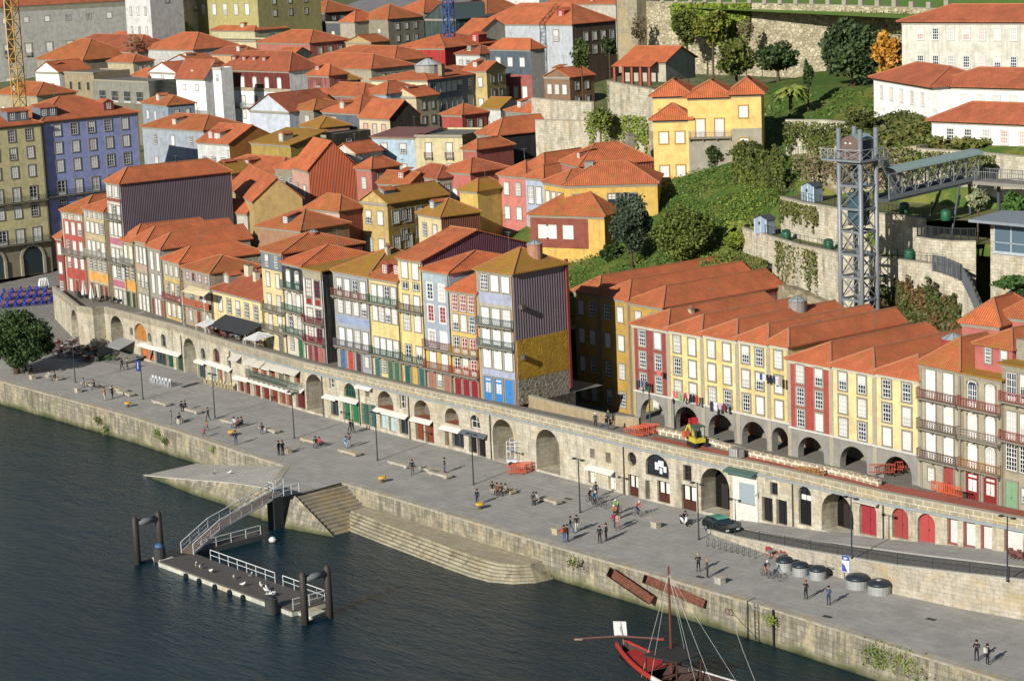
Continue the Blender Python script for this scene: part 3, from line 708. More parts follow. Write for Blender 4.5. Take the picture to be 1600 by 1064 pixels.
OPEN = [
 ('A', 114, 536, 128, 494, 'deep'), ('A', 176, 552, 191, 496, 'deep'), ('a', 211, 530, 228, 508, 'wood', '#b0742c'), ('r', 203, 523, 207, 513, 'glass'), ('a', 231, 533, 236, 521, 'wood', '#35603c'),
 ('a', 252, 541, 258, 523, 'glass'), ('r', 221, 559, 232, 540, 'wood', '#c8661e'), ('r', 233.5, 563, 239.5, 543, 'wood', '#c8661e'), ('r', 243, 568, 259, 549, 'shop'), ('r', 261, 573, 270, 552, 'wood', '#1f4a38'), ('r', 276, 578, 284, 556, 'wood', '#1f4a38'),
 ('A', 289, 582, 305, 532, 'deep'), ('a', 314, 560, 320, 545, 'glass'), ('a', 333.5, 565, 342, 546, 'win', '#8a4434'), ('a', 355, 571, 360, 558, 'glass'),
 ('r', 310, 589, 320, 566, 'shop'), ('r', 331, 595, 337, 573, 'wood', '#6f8f99'), ('r', 341, 598, 347, 577, 'wood', '#8a5138'), ('r', 352, 602, 362, 583, 'wood', '#a79c84'),
 ('r', 372.5, 611, 380, 588, 'wood', '#6a2418'), ('r', 382.5, 615, 390, 592, 'wood', '#6a2418'), ('r', 397, 619, 406, 597, 'wood', '#6a2418'), ('r', 410, 623, 420, 600, 'wood', '#6a2418'), ('r', 423, 628, 433, 604, 'wood', '#7a3220'), ('r', 437.5, 630, 445.5, 608, 'wood', '#86391f'), ('r', 448, 633, 455, 611, 'wood', '#7a3220'), ('r', 463, 636, 476, 612, 'wood', '#5e1f1a'),
 ('r', 394.5, 584, 403, 571, 'wood', '#8a3a20'), ('r', 408, 587, 416, 574, 'wood', '#8a3a20'), ('r', 421, 590, 429, 577, 'wood', '#8a3a20'), ('a', 436, 594, 443, 577, 'dark'), ('a', 446, 596, 452, 580, 'dark'), ('r', 460, 598, 468, 582, 'wood', '#7a2f22'),
 ('A', 480, 641, 504, 588, 'deep'),
 ('r', 515, 606, 522.5, 593, 'win', '#d8d8d0'), ('r', 517.5, 648, 528, 624, 'shop'), ('a', 538, 619, 555, 601, 'win', '#1f6a48'), ('r', 536.5, 655, 546.5, 629, 'wood', '#1f6a48'), ('r', 549.5, 659, 560, 631, 'wood', '#17703f'),
 ('r', 571, 619, 577, 608, 'dark'), ('r', 566, 662, 576, 632, 'wood', '#2c5a50'), ('r', 578, 666, 587, 634, 'wood', '#2c5a50'), ('A', 590.5, 636, 613.5, 614, 'loggia'), ('r', 594, 668, 604, 646, 'wood', '#a7c2c4'), ('r', 608, 673, 618, 648, 'wood', '#a7c2c4'), ('r', 624.5, 677, 637, 653, 'shop'), ('r', 625, 638, 633.5, 619, 'win', '#cfcabc'),
 ('A', 647.5, 651, 671, 628, 'loggia'), ('r', 650, 686, 661.5, 656, 'wood', '#7c3a1e'), ('r', 665, 690, 677, 660, 'wood', '#7c3a1e'), ('A', 695.5, 660, 716, 640, 'loggia'), ('r', 695.5, 695, 701, 669, 'wood', '#6a5140'), ('r', 707, 697, 724, 672, 'shop'),
 ('a', 735, 668, 749, 650, 'win', '#cfcabc'), ('r', 733, 706, 744, 678, 'wood', '#16171a'), ('r', 746.5, 712, 758, 682, 'wood', '#16171a'), ('A', 771.5, 718, 801.5, 659, 'deep'), ('A', 839, 733, 873, 675, 'deep'),
 ('r', 922, 715, 929, 702, 'dark'), ('r', 946.5, 722, 954, 708, 'dark'), ('r', 919.5, 754, 929.5, 730, 'wood', '#d5d2c6'), ('r', 951, 764, 961.5, 738, 'wood', '#d5d2c6'),
 ('o', 981, 726, 994, 708, 'win', '#4a463e'), ('r', 982, 774, 997, 744, 'shopd', '#4e2a20'), ('a', 1009, 741, 1044, 714, 'winb', '#38302a'), ('r', 1009, 779, 1015, 751, 'dark'), ('r', 1027.5, 783, 1046, 754, 'shopd', '#4e2a20'), ('r', 1067.5, 750, 1080, 728, 'win', '#4e3a30'), ('r', 1065.5, 796, 1087.5, 761, 'shopd', '#4e2a20'),
 ('A', 1096, 798, 1139, 736, 'deepd'), ('r', 1203.5, 772, 1215, 755, 'win', '#3a3c3c'), ('r', 1191, 813, 1207, 779, 'wood', '#1c1e20'), ('r', 1213.5, 818, 1229.5, 783, 'wood', '#1c1e20'), ('a', 1248.5, 818, 1267, 762, 'fan', '#15171a'),
 ('A', 1284, 828, 1333, 777, 'deepd'), ('a', 1343, 833, 1369, 786, 'wood', '#9c2a34'), ('a', 1394, 839, 1419, 796, 'wood', '#9a3a36'), ('a', 1434, 847, 1461, 805, 'wood', '#b0403c'),
 ('r', 1480, 850, 1496, 812, 'poster', '#8e3a34'), ('r', 1505, 854, 1524, 818, 'poster', '#8e3a34'), ('r', 1532, 859, 1550, 823, 'poster', '#8e3a34'), ('r', 1569, 861, 1598, 830, 'poster', '#8e3a34')]
TW = empty('town_wall', (-60, 9, 0), 0, 'long medieval granite wall full of arches and shop doors, carrying the upper street', 'town wall')
OFF = Vector((-60, 9, 0))
STN = ashlar('#a8a190', '#918a78', .85, .42, '#6e6552', .016, .75, .0, .3)
PARA0 = ashlar('#8c8574', '#7a7465', .95, .46, '#6c6656', .02, .5, .0, .2)
PARA = ashlar('#8c8471', '#7a7260', .95, .46, '#c9c2ae', .035, .35, .0, .4)
byseg = {}
for o_ in OPEN:
    k, x0, y0, x1, y1 = o_[:5]; c = on_face((x0+x1)/2, (y0+y1)/2)
    if not c: print('no face', o_); continue
    i = c[1]; p, q = NODES[i], NODES[i+1]; P = Vector((*p, 0)); D = Vector((q[0]-p[0], q[1]-p[1], 0)).normalized(); n = Vector((D.y, -D.x, 0))
    def hit(px, py):
        r = ray(px, py); t = (P-CAM).dot(n)/r.dot(n); h = CAM+r*t; return (h-P).dot(D), h.z
    s0, z0 = hit(x0, y0); s1, z1 = hit(x1, y1); byseg.setdefault(i, []).append((k, s0, z0, s1, z1, o_[5], o_[6] if len(o_) > 6 else None))
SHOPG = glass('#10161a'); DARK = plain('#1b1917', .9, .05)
for i, (p, q) in enumerate(zip(NODES[:-1], NODES[1:])):
    P = Vector((*p, 0)); D3 = Vector((q[0]-p[0], q[1]-p[1], 0)); L = D3.length; ang = math.atan2(D3.y, D3.x)
    ops = byseg.get(i, []); loops = [[(0, -.3), (L, -.3), (L, TOPZ-.95), (0, TOPZ-.95)]]
    seg = empty('wall_bay', (0, 0, 0)); bpy.data.objects.remove(seg)
    rev = MB().mat(STN); parts = []
    for k, s0, z0, s1, z1, inf, cc in ops:
        s0, s1 = max(.06, min(s0, s1)), min(L-.06, max(s0, s1)); gz = 0 if P.x < -2 else 0
        if k in ('A', 'a'):
            wv = s1-s0; sp = max(z0+.2, z1-wv*.5*(1.0 if k == 'A' or wv < 3 else .8)); n = 10
            pts = [(s0, z0), (s1, z0)]+[(s0+wv/2+wv/2*math.cos(math.pi*j/n), sp+(z1-sp)*math.sin(math.pi*j/n)) for j in range(n+1)]
        elif k == 'o': n = 16; pts = [((s0+s1)/2+(s1-s0)/2*math.cos(2*math.pi*j/n), (z0+z1)/2+(z1-z0)/2*math.sin(2*math.pi*j/n)) for j in range(n)]
        else: pts = [(s0, z0), (s1, z0), (s1, z1), (s0, z1)]
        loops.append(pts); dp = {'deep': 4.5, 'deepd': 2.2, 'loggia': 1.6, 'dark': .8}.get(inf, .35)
        for j in range(len(pts)):
            a, b_ = pts[j], pts[(j+1) % len(pts)]; rev.poly([(a[0], 0, a[1]), (b_[0], 0, b_[1]), (b_[0], dp, b_[1]), (a[0], dp, a[1])])
        parts.append((k, pts, s0, z0, s1, z1, inf, cc, dp))
    flat = [pt for lp_ in loops for pt in lp_]
    tri = geometry.tessellate_polygon([[Vector((x, z, 0)) for x, z in lp_] for lp_ in loops])
    wb = MB().mat(STN); wb.add([(x, 0, z) for x, z in flat], [])
    for t_ in tri:
        a, b_, c_ = (Vector(flat[k]) for k in t_); cr = (b_-a).cross(c_-a)
        wb.f.append(tuple(t_) if cr > 0 else tuple(reversed(t_))); wb.mi.append(0); wb.sm.append(False)
    wb.v += []
    loc = P-OFF; 
    o_ = wb.build('wall', TW, loc, ang); rev.build('reveals', o_)
    for k, pts, s0, z0, s1, z1, inf, cc, dp in parts:
        W_ = s1-s0; Hh = z1-z0; bb = MB(); y = dp
        nm = 'door'
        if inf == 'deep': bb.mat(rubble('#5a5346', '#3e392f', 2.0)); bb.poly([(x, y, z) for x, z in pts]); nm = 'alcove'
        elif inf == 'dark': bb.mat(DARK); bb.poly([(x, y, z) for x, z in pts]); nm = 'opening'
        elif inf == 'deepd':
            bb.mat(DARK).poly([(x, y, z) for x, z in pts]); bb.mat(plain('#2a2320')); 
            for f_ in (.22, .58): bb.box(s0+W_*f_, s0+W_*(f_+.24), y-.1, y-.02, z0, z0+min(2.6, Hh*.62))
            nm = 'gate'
        elif inf == 'loggia':
            bb.mat(plain('#6a655a')).poly([(x, y, z) for x, z in pts]); bb.mat(plain('#8d4f35')).box(s0, s1, .0, y, z0, z0+.06); bb.mat(plain('#4a3026')).box(s0+W_*.55, s0+W_*.85, y-.1, y-.02, z0+.06, z0+Hh*.8); nm = 'loggia'
        elif inf in ('shop', 'shopd', 'poster', 'win', 'winb', 'fan', 'glass'):
            fc = cc or '#5d6462'; bb.mat(SHOPG if inf != 'poster' else plain('#c9c8c0')); bb.poly([(x, y, z) for x, z in pts])
            bb.mat(plain(fc, .5)); f = .09 if inf not in ('poster',) else .16
            if inf in ('shopd', 'fan'):
                zk = z0+Hh*(.38 if inf == 'shopd' else .62); bb.box(s0, s1, y-.06, y-.01, z0, zk)
                if inf == 'shopd': bb.mat(curtain('#c8c6bd')); bb.box(s0+W_*.12, s0+W_*.42, y-.05, y-.015, zk+.1, z1-.2); bb.box(s0+W_*.58, s0+W_*.88, y-.05, y-.015, zk+.1, z1-.2); bb.mat(plain(fc, .5))
                else: bb.mat(curtain('#d8d6cd')); bb.box(s0+W_*.08, s1-W_*.08, y-.05, y-.015, zk+.05, zk+Hh*.14); bb.mat(plain(fc, .5))
            bb.box(s0, s0+f, y-.09, y-.001, z0, z1 if k == 'r' else z1-W_*.4); bb.box(s1-f, s1, y-.09, y-.001, z0, z1 if k == 'r' else z1-W_*.4)
            if k == 'r': bb.box(s0+f, s1-f, y-.09, y-.001, z1-f, z1)
            bb.box(s0+f, s1-f, y-.09, y-.001, z0, z0+f)
            if inf != 'poster':
                nv = 2 if W_ < 2.2 else 4
                for j in range(1, nv): bb.box(s0+W_*j/nv-.035, s0+W_*j/nv+.035, y-.08, y-.001, z0+f, z1-.05)
                if inf in ('win', 'winb', 'glass'): bb.box(s0+f, s1-f, y-.078, y-.001, z0+Hh*.5-.03, z0+Hh*.5+.03)
            nm = 'window' if inf in ('win', 'winb', 'glass') else ('poster_board' if inf == 'poster' else 'door')
            if inf == 'winb' : bb.mat(plain('#dfe3e0')); [bb.box(s0+W_*t1, s0+W_*t2, y-.14, y-.1, z0+Hh*h1, z0+Hh*h2) for t1, t2, h1, h2 in ((.35, .5, .3, .62), (.5, .72, .45, .72), (.72, .84, .25, .5), (.55, .66, .15, .4))]
        else:
            bb.mat(wood(cc)); bb.poly([(x, y, z) for x, z in pts]); bb.mat(plain(cc, .5)); bb.box((s0+s1)/2-.03, (s0+s1)/2+.03, y-.05, y-.001, z0, z1-(.0 if k == 'r' else .05)); bb.mat(plain('#222222')); bb.box((s0+s1)/2+.06, (s0+s1)/2+.12, y-.07, y-.05, z0+Hh*.42, z0+Hh*.48)
            nm = 'door' if Hh > 1.6 else 'shutter'
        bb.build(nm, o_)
    # parapet and the grey string course below it
    MB().mat(PARA if P.x > -80 else PARA0).box(-.02, L+.02, -.04, .46, TOPZ-.949, TOPZ-.12).build('parapet', TW, loc, ang)
    MB().mat(plain('#a7a08c')).box(-.02, L+.02, -.08, .5, TOPZ-.119, TOPZ).build('parapet_coping', TW, loc, ang)
    if P.x > -100: MB().mat(plain('#8f989a', .7)).box(0, L, -.2, -.041, TOPZ-1.22, TOPZ-1.0).build('string_course', TW, loc, ang)
TWX = {i: (Vector((*p, 0)), math.atan2(q[1]-p[1], q[0]-p[0])) for i, (p, q) in enumerate(zip(NODES[:-1], NODES[1:]))}
def wall_part(px, py):
    c = on_face(px, py); P, a = TWX[c[1]]; return c[1], c[2], c[3], P-OFF, a
def shop_awning(x0, y0, x1, y1, c='#d8d5cb', dp=.6, drop=.3, name='awning'):
    i, s0, z0, loc, a = wall_part(x0, y0); P = TWX[i][0]; 
    c1 = on_face(x1, y1); s1 = c1[2] if c1[1] == i else (Vector((*NODES[i+1], 0))-P).length
    L_ = (Vector((*NODES[i+1], 0))-P).length
    if c1[1] != i: s1 = L_
    b = MB().mat(plain(c, .7)); b.add([(s0, -.01, z0), (s1, -.01, z0), (s1, -dp, z0-drop), (s0, -dp, z0-drop), (s0, -dp, z0-drop-.16), (s1, -dp, z0-drop-.16)], [(3, 2, 1, 0), (4, 5, 2, 3), (0, 3, 4), (1, 5, 2)])
    b.build(name, TW, loc, a)
for a_ in [(219, 535, 243, 541), (243, 541, 285, 554), (308, 560, 323, 564), (324, 562, 366, 578), (368, 585, 391, 592), (392, 590, 460, 608), (453, 601, 477, 607), (508, 615, 529, 622), (531, 618, 562, 627), (559, 599, 583, 604), (587, 636, 639, 652), (645, 650, 677, 657), (691, 663, 722, 672), (919, 725, 961, 735)]: shop_awning(*a_)
for a_ in [(365, 553, 378, 557), (388, 559, 401, 564), (401, 563, 414, 568), (416, 567, 429, 572), (431, 569, 452, 577), (453, 574, 470, 581)]: shop_awning(*a_, c='#c7bfb0', dp=.9, drop=.5)
shop_awning(189, 527, 211, 533, c='#8f908e', dp=2.6, drop=.8); shop_awning(724, 670, 764, 682, c='#5c6468'); shop_awning(1186, 768, 1232, 778, c='#9aa0a0', drop=.25); shop_awning(1139, 728, 1185, 735, c='#4c6a60', dp=1.0, drop=.25); shop_awning(1336, 776, 1375, 784, c='#b9b4a6', dp=.6, drop=.15)
# balcony of the loggia floor and the white bay
i, s0, z0, loc, a = wall_part(392, 585); c1 = on_face(473, 603); balcony(TW, 0, c1[2]-s0, 0, '#46605a', .8, rz=a, loc=tuple(Vector(loc)+Vector((math.cos(a)*s0, math.sin(a)*s0, z0-.1)))) 
i, s0, z0, loc, a = wall_part(1147, 802); c1 = on_face(1184, 745); o_ = MB().mat(plain('#cfccc2')).box(s0, s0+(c1[2]-s0), -.12, -.005, .0, c1[3]).build('white_bay', TW, loc, a)
o2 = MB().mat(glass('#50565a')).box(s0+.9, s0+2.9, -.16, -.121, 2.2, 4.2).mat(plain('#8a8a84')).box(s0+.8, s0+3.0, -.2, -.16, 2.1, 2.2).build('window', o_)
# pipes
for x, y0, y1 in [(507, 655, 583), (564, 664, 612), (642, 688, 624), (769, 720, 670), (977, 773, 690), (1240, 822, 748), (287, 580, 536), (363, 607, 549), (1381, 845, 775)]:
    c = on_face(x, y0)
    if c: P, a = TWX[c[1]]; MB().mat(plain('#4a453c')).tube([(c[2], -.09, c[3]), (c[2], -.09, TOPZ-1.3)], .07, 6).build('drainpipe', TW, P-OFF, a)
# ---------------------------------------------------------------- waterfront houses
VFX = [-158, -137, -120, -100, -83, -75, -61, -50, -38]; VFY = [23, 20.8, 18, 15.6, 13.5, 13, 12.5, 12.1, 12.6]
def YF(p):
    y = 14.0
    for _ in range(60):
        q = Py(p[0], p[1], y); y = .5*y+.5*lerp(VFX, VFY, q.x)
    return y
def fang(p, xr):
    y = YF(p); q = Py(p[0], p[1], y); x2 = q.x+6; return math.degrees(math.atan2(lerp(VFX, VFY, x2)-lerp(VFX, VFY, q.x), 6))
RT = rooftile('#cb6e44', .12); RT2 = rooftile('#c0683f', .3, '#8c7d30'); RTM = rooftile('#b8783a', .75, '#8f7f28'); RTD = rooftile('#a85a3e', .2, '#7a5a30'); RTO = rooftile('#d67242', .02)
ST = '#a39a86'; ZB = 5.45
G1 = 'narrow waterfront houses standing on the town wall'
def front(label, pL, xR, name='townhouse', **k):
    k.setdefault('ang', fang(pL, xR)); k.setdefault('Y', YF); k.setdefault('zb', ZB); k.setdefault('group', G1); k.setdefault('pipe', '#5e564a'); return house(name, label, pL, xR, **k)
F = {}
F[1] = front('red and white tall house at the far left end of the waterfront row', (96, 328), 130, d=11, wall=stucco('#b04a3e'), pil='#b8ad92', roof=('hip', 2.2), tile=RT2, rows=[
    (1.1, 's', 3, dict(w=.7, h=.7, ny=2, band='#b9ae94')), (3, 's', 3, dict(w=1.1, h=1.9)), (3, 't', 3, dict(bal='full', bc='#7d7a72', w=1.0)), (2.7, 's', 3, dict(w=1.0, h=1.7)), (1.2, 's', 0, dict(band='#a84438')), (2.6, 'd', 3, dict(cs=['#d8d4ca', '#8a3a34', '#7a4a30']))], swins=())
F[2] = front('pale yellow house with four windows per floor beside the tall purple sided house', (130, 324), 163, d=11, wall=stucco('#b9a67c'), pil=ST, roof=('hip', 1.6), tile=RT, rows=[
    (1.2, 's', 4, dict(w=.6, h=.7, ny=2, band='#c9c2b0')), (3, 's', 4, dict(w=1.0, h=1.6)), (3, 't', 4, dict(bal='full', bc='#a3a097')), (2.8, 's', 4, dict(w=1.0, h=1.7, pk='gb')), (1.3, 's', 0, dict(band='#d79a3c')), (2.7, 'd', 4, dict(cs=['#7a4638', '#c9c5ba', '#6b4438', '#8a3b34']))])
F[3] = front('tallest pink and white house with a long purple corrugated side wall', (165, 283), 187, d=18.5, wall=stucco('#c3bdb2'), side=corrugated('#665a62', '#564c54'), roof=('hip', 2.0), ridge='y', tile=RT, rows=[
    (2.4, 's', 2, dict(w=.9, h=1.6)), (.6, 's', 0, dict(band='#8a4a38')), (3.1, 't', 3, dict(bal='full', bc='#77746c', w=1.0)), (3.2, 's', 3, dict(w=1.0, h=2.0)), (1.2, 's', 0, dict(band='#b0697c')), (3.2, 't', 3, dict(bal='full', bc='#77746c', w=1.0)), (3, 's', 3, dict(w=1.0, h=2.0)), (1.2, 's', 0, dict(band='#b0697c')), (2.9, 'd', 3, dict(cs=['#dcd9d0', '#dcd9d0', '#b9b2a4']))])
F[4] = front('narrow yellow house with dark green doors between the pink house and a stone house', (190, 374), 209, d=14, wall=stucco('#c9a24e'), roof=('hip', 2.2), ridge='y', tile=RT, rows=[
    (3.4, 't', 2, dict(bal='full', bc='#8a877c', w=1.1, h=2.6)), (3, 's', 2, dict(w=1.2, h=2.0, pk='gb')), (1.2, 's', 0, dict(band='#d79a3c')), (3, 'd', 2, dict(cs=['#25483c']))])
F[5] = front('grey stone house with three slim white windows per floor', (209, 373), 229, d=14, wall=stucco('#a59a86'), roof=('hipf', 1.8), ridge='y', tile=RT, pil='#8f8672', rows=[
    (3.4, 't', 3, dict(w=.9)), (1.1, 's', 0, dict(band='#b39a86')), (3.2, 's', 3, dict(w=.85, h=1.9)), (3.2, 'd', 3, dict(cs=['#dcd9d0']))])
F[6] = front('narrow grey rendered house with tall white shutters', (230, 383), 252, d=14, wall=stucco('#9c978a', .6), roof=('hipf', 1.8), ridge='y', tile=RT, rows=[
    (3.6, 't', 2, dict(w=.95, pk='w', h=2.6)), (4, 't', 2, dict(w=1.0, pk='cw', h=2.8)), (3.6, 'd', 4, dict(cs=['#7a3b24', '#dcd9d0', '#dcd9d0', '#a8483a']))])
F[7] = front('low yellow house with crimson balcony panels, left of the beige awning', (254, 403), 281, d=13, wall=stucco('#c6a95a'), side=rubble('#857c6c', '#6a6254', 2.2), roof=('hip', 1.7), tile=RTO, rows=[
    (2.4, 's', 3, dict(w=.9, h=1.4, band='#b4a88c')), (3.2, 't', 3, dict(bal='full', bc='#8c2f3a', w=.95, pk='gc')), (3, 's', 3, dict(w=1.0, h=1.9))])
F[8] = front('low stone fronted house with red windows and a geranium balcony under a beige awning', (285, 416), 329, d=8, wall=stucco('#a3937a', .5), roof=('hip', 1.6), tile=RT2, rows=[
    (1.7, 's', 4, dict(w=.8, h=1.1, fc='#a04a48', ny=2, band='#a09a94')), (3.4, 't', 2, dict(bal='full', bc='#a2583c', solid=True, w=1.2)), (3.2, 'd', 3, dict(cs=['W', '#8a3b24', 'W']))])
F[9] = front('long low yellow house under a big red brown roof behind the dark awning', (332, 450), 411, d=13, wall=stucco('#dcc68c'), roof=('hip', 3.2), tile=RTD, ridge='x', rows=[
    (3.4, 's', 5, dict(w=1.1, h=1.9)), (2.6, 's', 3, dict(w=1.0, h=1.4))])
F[10] = front('yellow balcony house with a slate attic, left of the dark green house', (407, 388), 441, d=12, wall=stucco('#dac58a'), side=corrugated('#7a3b40'), roof=('hip', 1.9), ridge='x', tile=RT2, rows=[
    (2.5, 's', 2, dict(w=.9, h=1.5, band='#6e7a86')), (3, 's', 2, dict(w=.9, h=1.8)), (3, 't', 2, dict(bal='full', bc='#77725f')), (3, 't', 2, dict(bal='full', bc='#77725f')), (2.8, 'd', 2, dict(cs=['W', '#6a7068']))])
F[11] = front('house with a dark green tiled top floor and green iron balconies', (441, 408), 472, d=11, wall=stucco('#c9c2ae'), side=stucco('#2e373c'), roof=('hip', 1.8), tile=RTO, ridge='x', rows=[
    (3, 'a', 2, dict(bal='full', bc='#2f6052', band='#24323a')), (3, 'a', 2, dict(bal='full', bc='#2f6052')), (3, 'a', 2, dict(bal='full', bc='#2f6052')), (2.9, 'd', 2, dict(cs=['W', '#1f6a42'], scol='#b9b2a0'))])
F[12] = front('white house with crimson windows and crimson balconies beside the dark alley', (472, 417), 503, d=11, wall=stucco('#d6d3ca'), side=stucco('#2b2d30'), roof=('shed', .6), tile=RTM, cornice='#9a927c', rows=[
    (1.2, 's', 0, dict(band='#a0987f')), (3, 's', 2, dict(w=1.3, h=2.2, fc='#8a2f36')), (1.0, 's', 2, dict(w=1.2, h=.7, fc='#8a1c30', pk='r', ny=1, nx=1)), (2.8, 't', 2, dict(w=1.3, fc='#a9807c', bal='full', bc='#6d1f2a')), (3, 't', 2, dict(w=1.3, fc='#9a4048', bal='full', bc='#7a2030')), (2.9, 'd', 3, dict(cs=['#8e3b40', '#8a1f30', '#b35a52']))])
F[13] = front('grey blue tiled house with white shutters, right of the dark alley', (520, 421), 576, d=12, wall=azulejo('#9296a0', '#a5a8ae'), pil=ST, roof=('hipf', 2.4), ridge='x', tile=RTM, rows=[
    (3, 't', 4, dict(bal='full', bc='#7a4a34', w=1.05, pk='wgc')), (2.6, 's', 4, dict(w=1.05, h=1.8, pk='gcc')), (1.0, 's', 0, dict(band='#8b9ab8')), (3.1, 't', 4, dict(bal='full', bc='#6c6872', w=1.1, pk='wwc')), (3, 'd', 4, dict(cs=['#4a6a96', '#c23c2a', '#4a3b40', 'W']))])
F[14] = front('pale yellow house with paired shutters and a green railing', (576, 431), 622, d=12, wall=stucco('#d9c37c'), roof=('hipf', 2.6), ridge='x', tile=RT2, rows=[
    (3, 't', 4, dict(bal='full', bc='#4a7058', w=1.0, pk='wcg')), (2.8, 's', 4, dict(w=1.0, h=1.9, pk='wcg')), (1.2, 's', 0, dict()), (2.9, 't', 4, dict(bal='full', bc='#37584e', w=1.0, pk='wcg')), (2.9, 'd', 4, dict(cs=['#2c6c74', 'W', '#3a6a4c', '#3a6a4c']))])
F[15] = front('tall yellow house with a purple corrugated gable rising over its neighbours', (621, 401), 659, d=16.5, wall=stucco('#dac27a'), side=corrugated('#684050', '#573644'), roof=('gx', 2.7), ridge='x', tile=RT, rows=[
    (2.7, 's', 2, dict(w=1.2, h=1.9)), (1.5, 's', 2, dict(w=1.1, h=.8, ny=1, nx=2)), (2.7, 't', 2, dict(bal='full', bc='#5b4a3a', w=1.1)), (3.1, 's', 2, dict(w=1.25, h=2.1, pk='c')), (1.1, 's', 0, dict()), (3, 't', 2, dict(bal='full', bc='#37584e', w=1.1)), (3, 'd', 3, dict(cs=['#1f5a50', '#c9a23c', '#2b6466']))])
F[16] = front('blue grey tiled house with white and red windows and a flat parapet', (659, 419), 701, d=12, wall=azulejo('#8f9aa6', '#a3acb4'), roof=('hipf', 1.6), ridge='x', tile=RTO, rows=[
    (1.4, 's', 0, dict(band='#9fb0b8')), (2.8, 's', 2, dict(w=1.1, h=1.9, nx=2, scol='#d8d6ce')), (3.6, 's', 2, dict(w=1.1, h=1.9, nx=2, fc='#c9b9b4', scol='#d8d6ce', pk='r')), (3.2, 't', 2, dict(bal='full', bc='#7a3f40', w=1.2, scol='#d8d6ce')), (3.1, 't', 2, dict(bal='full', bc='#8a4a3a', w=1.2, band='#cda546')), (3, 'd', 3, dict(cs=['#a56a58', 'W', '#a56a58'], band='#a39673'))])
F[17] = front('low golden yellow house with red framed windows between two grey houses', (701, 451), 745, d=11, wall=stucco('#dbb058'), roof=('hipf', 2.6), ridge='x', tile=RTO, pipe='#a04a30', rows=[
    (2.9, 's', 3, dict(w=1.0, h=1.9, pk='rg')), (2.9, 's', 3, dict(w=1.0, h=1.9, pk='cg')), (3, 't', 3, dict(bal='full', bc='#b08a48', w=.95, pk='rg')), (3, 't', 3, dict(bal='full', bc='#a8543a', w=.95, pk='rg')), (3, 'd', 3, dict(cs=['#8a1f2a'], w=1.1))])
F[18] = front('tall grey granite house with blue shop doors at the right end of the row', (744, 420), 801, d=8.4, wall=stucco('#a9a391', .2), side=corrugated('#83767c', '#6e6268', .4), roof=('hip', 2.2), ridge='x', tile=RTM, pil='#9a927e', pipe='#8a4a3a', rows=[
    (2.7, 's', 3, dict(w=1.25, h=1.8, nx=4)), (1.5, 's', 0, dict(band='#a0a6bc')), (3, 't', 3, dict(bal='full', bc='#5a7076', w=1.25, nx=4)), (3, 't', 3, dict(bal='full', bc='#5a7076', w=1.25, pk='w')), (3.1, 't', 3, dict(w=1.25, pk='w', h=2.6)), (1.4, 's', 0, dict(band='#a0a6bc')), (3.2, 'd', 3, dict(cs=['G', 'G', '#2f80c8'], w=1.35, h=2.8))])
# lower half of the party wall: ochre render over bare rubble, and the red drainpipe
h = F[18]; e = h['e']; H_ = h['H']
MB().mat(rubble('#b48e38', '#9c7a2c', 1.5, '#a5802e')).box(h['w']+.002, h['w']+.09, .1, 8.2, 2.9, H_*.49).build('wall_panel', e)
MB().mat(rubble('#8b8478', '#6a6358', 1.6)).box(h['w']+.002, h['w']+.07, .1, 8.2, .0, 2.9).build('stone_base', e)
MB().mat(plain('#8c3a34')).box(h['w']-.1, h['w']+.2, 8.25, 8.6, .6, H_+.5).build('buttress', e)
for z in (H_-4.2, H_-10.0): MB().mat(plain('#5b5550')).box(h['w']+.09, h['w']+.7, .6, 1.1, z, z+.5).build('floodlight', e)
lantern(F[18]['r'], F[18]['w']*.72, 5.2, 1.6, .9, .9, '#a97a5c'); lantern(F[10]['r'], 3.3, 6.2, 1.3, .7, .4)
chimney(F[9]['r'], 4.2, 3.6, 1.6, 1.2, .8, 1.6, '#cfc4a6'); chimney(F[9]['r'], 7.6, 3.0, 1.3, .8, .7, 1.4, '#cfc4a6'); chimney(F[13]['r'], 5, 5, 2.0, .6, .5, .7)
dormer(F[14]['r'], 2.6, .6, .35, 1.3, 1.3, 2.4, '#8a3f40', 1, rkind='gy'); dormer(F[14]['r'], 4.6, .9, .4, 1.3, 1.3, 2.2, '#8a3f40', 1)
dormer(F[9]['r'], 2.0, 1.2, .7, 1.6, 1.2, 2.0, '#8f8a7c', 1)
MB().mat(plain('#8e2f2a')).box(.6, 5.5, 12.5, 15.5, -.5, 1.1).build('roof_box', F[4]['r'])
# red lower house at the far left corner
house('townhouse', 'small red side house glued to the left end of the waterfront row', (86, 370), 97, Y=YF, ang=0, d=9, zb=4.2, wall=stucco('#8f3b38'), roof=('hip', 1.2), tile=RT, rows=[(3, 's', 1, {}), (3, 's', 1, {}), (3, 's', 1, {})], group=G1)
